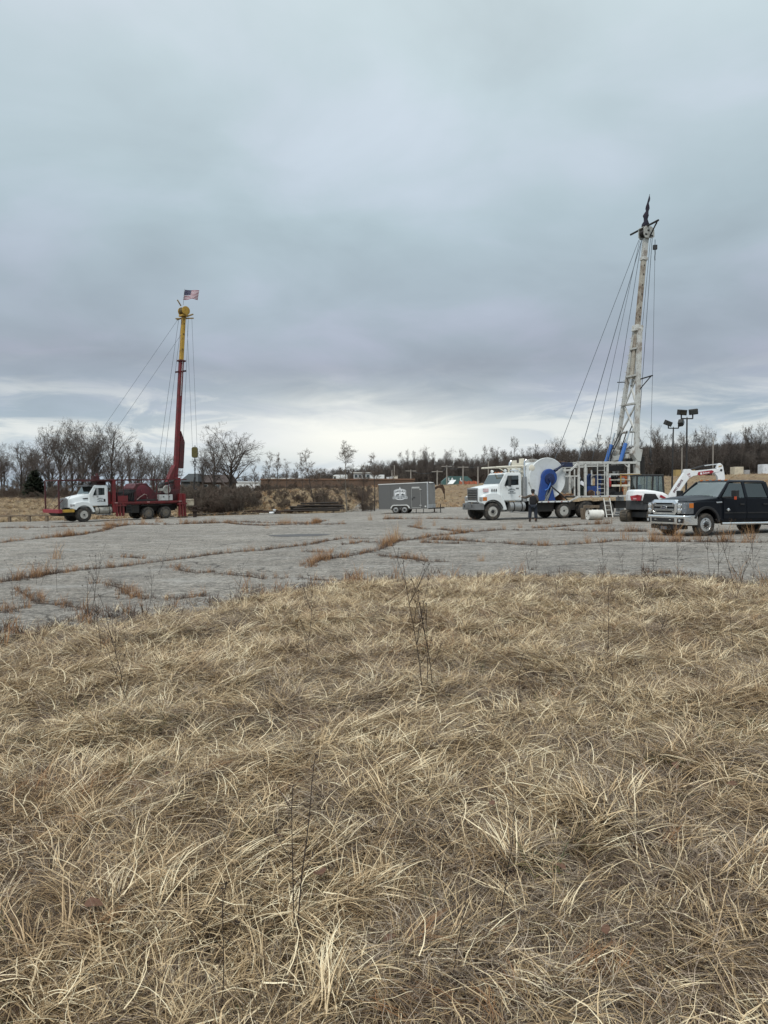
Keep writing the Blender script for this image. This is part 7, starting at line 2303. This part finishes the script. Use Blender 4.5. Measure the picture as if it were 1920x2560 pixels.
# teal shed with big white letters
r, wq, hq = box_b('shed', 'teal metal shed with sloping ends and white letters in front of the wood', 'shed', 1106, 1180, 1190.5, 168, 6, white)
teal = pmat('teal_sheet', (.060, .135, .130), .6, .1, .5, (.09, .11, .10), 1.5)
MB().prism([(-wq / 2, 0), (wq / 2, 0), (wq / 2, hq - .9), (wq / 2 - 1.0, hq), (-wq / 2 + 1.3, hq), (-wq / 2, hq - 1.1)], 0, 5).build('wall', teal, r)
for k in range(9):
    xx = -wq / 2 + .6 + k * (wq - 1.0) / 8
    hh = hq - .05 if 1.4 < xx + wq / 2 < wq - 1.0 else hq - 1.0
    MB().bx(xx - .05, xx + .05, -.05, .0, .1, hh).build('rib', teal, r)
text_obj('lettering', 'LA', 1.05, wht, r, frame3((-1.35, -.07, hq - .75), (1, 0, 0), (0, 0, 1)), .01, 1.0, 1, .03)
text_obj('lettering', 'U', 1.05, wht, r, frame3((.98, -.07, hq - .78), (1, 0, 0), (0, 0, 1)), .01, 1.1, 1, .03)
MB().bx(wq / 2 - .9, wq / 2 + .2, -.3, 0, 0, .9).build('bin', rustm, r)
p = at(1130, 1208, 160)
o = MB().sheet([(-1.0, 0, .1), (.2, 0, .2), (.9, .5, 1.0), (-.2, .5, .95)], (0, .05, .05)).build('leaning_board', white, None)
o.location = (p.x, 160, g(p.x, 160)); tag(o, 'white board leaning on the ground in front of the teal shed', 'board')
# orange safety fence
f0 = at(1148, 1212, 158); f1 = at(1198, 1212, 158)
sf = thing('safety_fence', 'sagging orange mesh safety fence in front of the teal shed', 'fence', (f0.x, 158, g(f0.x, 158)))
omesh = pmat('orange_mesh', (.46, .13, .07), .7, 0, .5, (.3, .12, .07), 3)
L_ = f1.x - f0.x
for k in range(5):
    MB().bar((L_ * k / 4, 0, -.1), (L_ * k / 4 + U_(-.05, .05), 0, .95), .06).build('post', rustm, sf)
for k in range(4):
    x0, x1 = L_ * k / 4 + .03, L_ * (k + 1) / 4 - .03
    xm = (x0 + x1) / 2
    MB().sheet([(x0, -.02, .15), (xm, -.12, .08), (x1, -.02, .15), (x1, -.02, .80 + U_(-.1, .1)), (xm, -.10, .60), (x0, -.02, .80)], (0, .02, 0)).build('mesh_panel', omesh, sf)
# containers on the hill
for px0, px1, yt, d, col_, lb, nm in ((1690, 1738, 1174.5, 176, (.40, .29, .12), 'ochre yellow storage container on the hill behind the lamp posts', 'container'), (1837, 1859, 1167, 178, (.60, .54, .42), 'pale beige box on the hill crest above the black pickup', 'container'),
                                      (1861, 1874.5, 1175, 179, (.36, .36, .36), 'small grey box beside the beige one on the hill crest', 'container'), (1907, 1932, 1160.5, 176, (.70, .73, .76), 'white box at the right edge on the hill crest', 'container'),
                                      (1743, 1760, 1181, 180, (.42, .30, .13), 'small ochre box right of the yellow container', 'container')):
    r, wq, hq = box_b(nm, lb, 'container', px0, px1, yt, d, 2.4, white, base_drop=.05)
    m = pmat('container_%03d' % px0, col_, .7, 0, .5, tuple(c_ * .55 for c_ in col_), 1.5)
    MB().bx(-wq / 2, wq / 2, 0, 2.4, .1, hq).build('body', m, r, .03)
    n = max(3, int(wq / .45))
    for k in range(n):
        xx = -wq / 2 + (k + .5) * wq / n
        MB().bx(xx - .05, xx + .05, -.04, 0, .2, hq - .1).build('rib', m, r)
    MB().bx(-wq / 2 + .1, wq / 2 - .1, .2, 2.2, -.1, .1).build('skid', frame_m, r)

UPM = pmat('pale_utility_pole', (.30, .28, .25), .9, 0, .4, (.16, .14, .12), 1)
poles = []
UL = 'utility poles in front of the wood'
for px, top, d, arm, lb in [(986, 1163, 165, 0, 'utility pole left of centre of the trailer roof, taller of two'), (980, 1175, 168, 0, 'short utility pole close beside a taller one above the trailer'), (1027, 1174, 160, 1, 'utility pole with a crossarm above the trailer door'), (1093, 1175.5, 155, 1, 'short utility pole with crossarm right of the trailer nose'),
                            (1117, 1162.5, 160, 1, 'utility pole with crossarm at the left end of the teal shed'), (1157.6, 1164.5, 156, 1, 'utility pole with crossarm in front of the teal shed'), (1195, 1167, 152, 0, 'plain utility pole at the right end of the orange fence'),
                            (1221, 1153, 160, 0, 'tall utility pole just left of the white truck windscreen'), (1705, 1120, 172, 0, 'grey utility pole between the two lamp posts'), (1783, 1093, 174, 0, 'tall pale utility pole above the excavator stick')]:
    p = at(px, top, d); z0 = g(p.x, d)
    r = thing('utility_pole', lb, 'utility pole', (p.x, d, z0), 0, UL)
    h = p.z - z0
    MB().cyl((0, 0, -.2), (0, 0, h), .15, .11, 8).build('pole', UPM, r, smooth=True)
    if arm:
        MB().bx(-1.1, 1.1, -.06, .06, h - .35, h - .2).build('crossarm', UPM, r)
        for xx in (-1.0, 0, 1.0):
            MB().cyl((xx, 0, h - .2), (xx, 0, h - .05), .05, n=6).build('insulator', dgrey, r)
    poles.append(Vector((p.x, d, p.z - .15)))
for a, b_, lb in ((2, 3, 'power line between the poles over the grey trailer nose'), (3, 4, 'power line between the pole by the trailer and the teal shed'), (4, 5, 'power line running over the teal shed'), (5, 7, 'power line from the teal shed towards the white truck')):
    pl = MB()
    pts_ = [poles[a].lerp(poles[b_], q / 8) - Vector((0, 0, .6 * 4 * (q / 8) * (1 - q / 8))) for q in range(9)]
    o = pl.tube(pts_, .022, 4).build('power_line', cable_m)
    tag(o, lb, 'power line')

# ================================================================== TALL GRASS, STALKS AND LEAVES
SG = 'orange grass tufts growing from the cracks'
sed_src = []
for k in range(4):
    n = (40, 52, 30, 64)[k]
    sed_src.append(blades_mesh('tall_grass', disc(n, .14 + .05 * k), U_(0, 6.283, n), U_(.9, 1.55, n), U_(.2, 1.4, n), U_(.22, .95, n), U_(.007, .014, n), np.clip(rng.normal(.55, .28, n), 0, 1), sedge, 5, curl=.3))
for px, py, hh, lb in [(710, 1313, .9, 'larger orange grass tuft on the lot below the strewn pipes'), (700, 1311, .7, 'orange grass tuft at the left side of the larger one below the strewn pipes'), (722, 1310, .8, 'orange grass tuft at the right side of the larger one below the strewn pipes'), (668, 1323, .7, 'lone orange grass tuft nearest to the camera below the long pipe'),
                       (270, 1318, .8, 'orange grass tuft in front of the red rig outrigger'), (285, 1313, 1.0, 'tallest orange grass tuft in front of the red rig bed'), (300, 1310, .9, 'orange grass tuft in front of the red rig, second of the row'), (315, 1309, .8, 'orange grass tuft before the red rig step ladder'), (330, 1308, .6, 'small orange grass tuft left of the red rig rear wheels'),
                       (357, 1308, .8, 'orange grass tuft before the first rear wheel of the red rig'), (392, 1307, .9, 'orange grass tuft between the two rear wheels of the red rig'), (402, 1307, .7, 'orange grass tuft before the last wheel of the red rig'), (452, 1307, .8, 'orange grass tuft before the rear outrigger of the red rig'),
                       (926, 1302, .8, 'orange grass tuft left of the grey trailer wheels'), (1047, 1315, .9, 'orange grass tuft below the grey trailer door'), (1085, 1316, .6, 'small orange grass tuft right of the trailer tongue'), (985, 1356, 1.0, 'big orange grass tuft in the middle of the lot where two cracks meet'), (975, 1361, .7, 'orange grass tuft left of the big one in the middle of the lot'), (996, 1352, .8, 'orange grass tuft right of the big one in the middle of the lot'),
                       (1203, 1406, .35, 'small pale grass tuft alone on the open asphalt'), (1470, 1357, .5, 'small orange tuft on the long crack left of the excavator'), (1565, 1352, .7, 'orange tuft on the long crack before the excavator tracks'), (1630, 1352, .9, 'orange tuft under the left corner of the pickup bumper'), (1645, 1353, .8, 'orange tuft by the left front wheel of the pickup'),
                       (1690, 1355, 1.0, 'tall orange tuft in front of the pickup bumper'), (1700, 1353, .8, 'orange tuft beside the tall one in front of the pickup'), (1745, 1352, .6, 'orange tuft just ahead of the pickup front wheel'), (1815, 1352, .9, 'orange tuft below the pickup front door'), (1865, 1353, .9, 'orange tuft below the pickup rear door'), (1880, 1351, .8, 'orange tuft nearest the right edge below the pickup'),
                       (1260, 1325, .5, 'small orange tuft left of the white truck front wheel'), (1300, 1322, .5, 'small orange tuft before the person at the white truck'), (1150, 1330, .6, 'orange tuft before the white truck bumper'), (65, 1325, .5, 'thin orange tuft at the left end of the far crack'), (140, 1400, .7, 'pale thin tuft standing on the left of the lot')]:
    p = gpt(px, py)
    o = link('sedge_tuft', sed_src[int(rng.integers(0, 4))], None)
    o.location = (p.x, p.y, p.z + LOT - .01)
    s = hh * .95
    o.scale = (s, s, s); o.rotation_euler.z = U_(0, 6.28)
    tag(o, lb, 'grass tuft', SG)

stalk_m = pmat('dead_stalk', (.036, .024, .019), .9, 0, .4, (.075, .053, .04), 20)


def stalk_mesh(seed, branches, head):
    r = random.Random(seed)
    M = MB()
    p = Vector((0, 0, -.03)); d = Vector((r.gauss(0, .10), r.gauss(0, .10), 1)).normalized()
    pts_ = [p.copy()]
    for k in range(7):
        d = (d + Vector((r.gauss(0, .06), r.gauss(0, .06), .03))).normalized(); p = p + d * (1.03 / 7); pts_.append(p.copy())
    M.tube(pts_, [.0040 - .0003 * k for k in range(8)], 5)
    tips = [(pts_[-1], d)]
    for b_ in range(branches):
        i = r.randint(2, 6); a = r.uniform(0, 6.28)
        dd = Vector((math.cos(a) * .7, math.sin(a) * .7, 1)).normalized()
        q = [pts_[i] + dd * L for L in (0, .06, .12, r.uniform(.16, .3))]
        q[2].z += .01; q[3].z += .04
        M.tube(q, [.0026, .0023, .002, .0016], 4)
        tips.append((q[-1], dd))
    for q, dd in tips:
        for k in range(head):
            a = Vector((r.gauss(0, 1), r.gauss(0, 1), r.gauss(.4, .8))).normalized()
            M.tube([q, q + a * r.uniform(.008, .024)], [.0012, .0024], 4)
    return M.mesh('weed_stalk')


st_src = [stalk_mesh(k, [0, 3, 6, 9, 4, 7][k], [3, 7, 6, 5, 16, 9][k]) for k in range(6)]
for m_ in st_src: m_.materials.append(stalk_m)
SL = 'dead weed stalks standing in the straw'
stal = [(1060, 1752, .95, 3, 'branching sapling twigs rising from the straw right of centre'), (1082, 1742, .85, 2, 'thin branching twig leaning right beside the branching sapling'), (742, 2395, .60, 0, 'tall dark stalk in the near straw left of centre'), (752, 2385, .52, 1, 'forked dark stalk beside the tall one left of centre'), (548, 2575, .40, 4, 'dark stalk with a bushy seed head at the bottom edge'),
        (1243, 2345, .42, 0, 'thin dark stalk in the near straw right of centre'), (1128, 2480, .35, 0, 'slim bare stalk near the bottom centre'), (312, 1735, .75, 2, 'dark twiggy stalk on the left of the straw'), (1150, 2180, .30, 5, 'brown seeding weed clump stem in the near straw'), (1290, 2090, .30, 4, 'dark tangled weed head right of centre')]
for k in range(26):
    px = U_(-40, 1960); py = U_(1500, 1900) if k % 2 else U_(1455, 1530)
    stal.append((px, py, U_(.35, .75), int(rng.integers(0, 6)), None))
for px, py, h in ((1700, 1462, .75), (1640, 1458, .65), (1605, 1455, .6), (1775, 1470, 1.0), (1790, 1475, .9), (1838, 1478, 1.05), (1846, 1470, .9), (1880, 1480, .8), (1560, 1450, .5), (1330, 1448, .6), (1345, 1450, .5), (225, 1545, .8), (215, 1560, .6), (100, 1470, .5), (395, 1440, .6), (310, 1420, .5), (160, 1415, .5), (120, 1350, .6)):
    stal.append((px, py, h, int(rng.integers(1, 6)), None))
for px, py, h, v, lb in stal:
    p = gpt(px, py)
    o = link('weed_stalk', st_src[v], None)
    o.location = (p.x, p.y, p.z)
    o.scale = (max(h, .7) if p.y > 5 else h * 1.3, max(h, .7) if p.y > 5 else h * 1.3, h * 1.15); o.rotation_euler.z = U_(0, 6.28)
    tag(o, lb or 'dark dry weed stalk standing up from the straw or the lot rim', 'weed', SL)

leaf_m = pmat('dead_leaf', (.13, .065, .038), .8, 0, .5, (.07, .04, .025), 20)
LG = 'dead leaves lying in the straw'
for k, (px, py, s) in enumerate([(800, 2245, .085), (1515, 2395, .05), (975, 2420, .05), (1230, 2060, .05), (235, 2330, .07), (1830, 2010, .06), (700, 2150, .05), (1690, 1960, .06), (420, 1980, .05), (1400, 2230, .05)]):
    p = gpt(px, py)
    L = []
    for f in np.linspace(0, 1, 9):
        wv = .32 * math.sin(math.pi * f ** .8) * (1 + .2 * math.sin(9 * f))
        L.append((f - .5, wv, .12 * math.sin(3 * f)))
    vs = [(x * s, y * s, (z + .25 * abs(y)) * s) for x, y, z in L] + [(x * s, -y * s, (z + .25 * abs(y)) * s) for x, y, z in L] + [(x * s, 0, z * s) for x, y, z in L]
    fs = [(i, i + 1, 18 + i + 1, 18 + i) for i in range(8)] + [(18 + i, 18 + i + 1, 9 + i + 1, 9 + i) for i in range(8)]
    o = MB().add(vs, fs).build('fallen_leaf', leaf_m, None, smooth=True)
    o.location = (p.x, p.y, p.z + .10)
    o.rotation_euler = (U_(-.4, .4), U_(-.4, .4), U_(0, 6.28))
    tag(o, 'large brown dead leaf in the near straw left of centre' if k == 0 else ('reddish dead leaf at lower left in the straw' if k == 4 else 'small brown dead leaf lying in the straw'), 'leaf', LG)
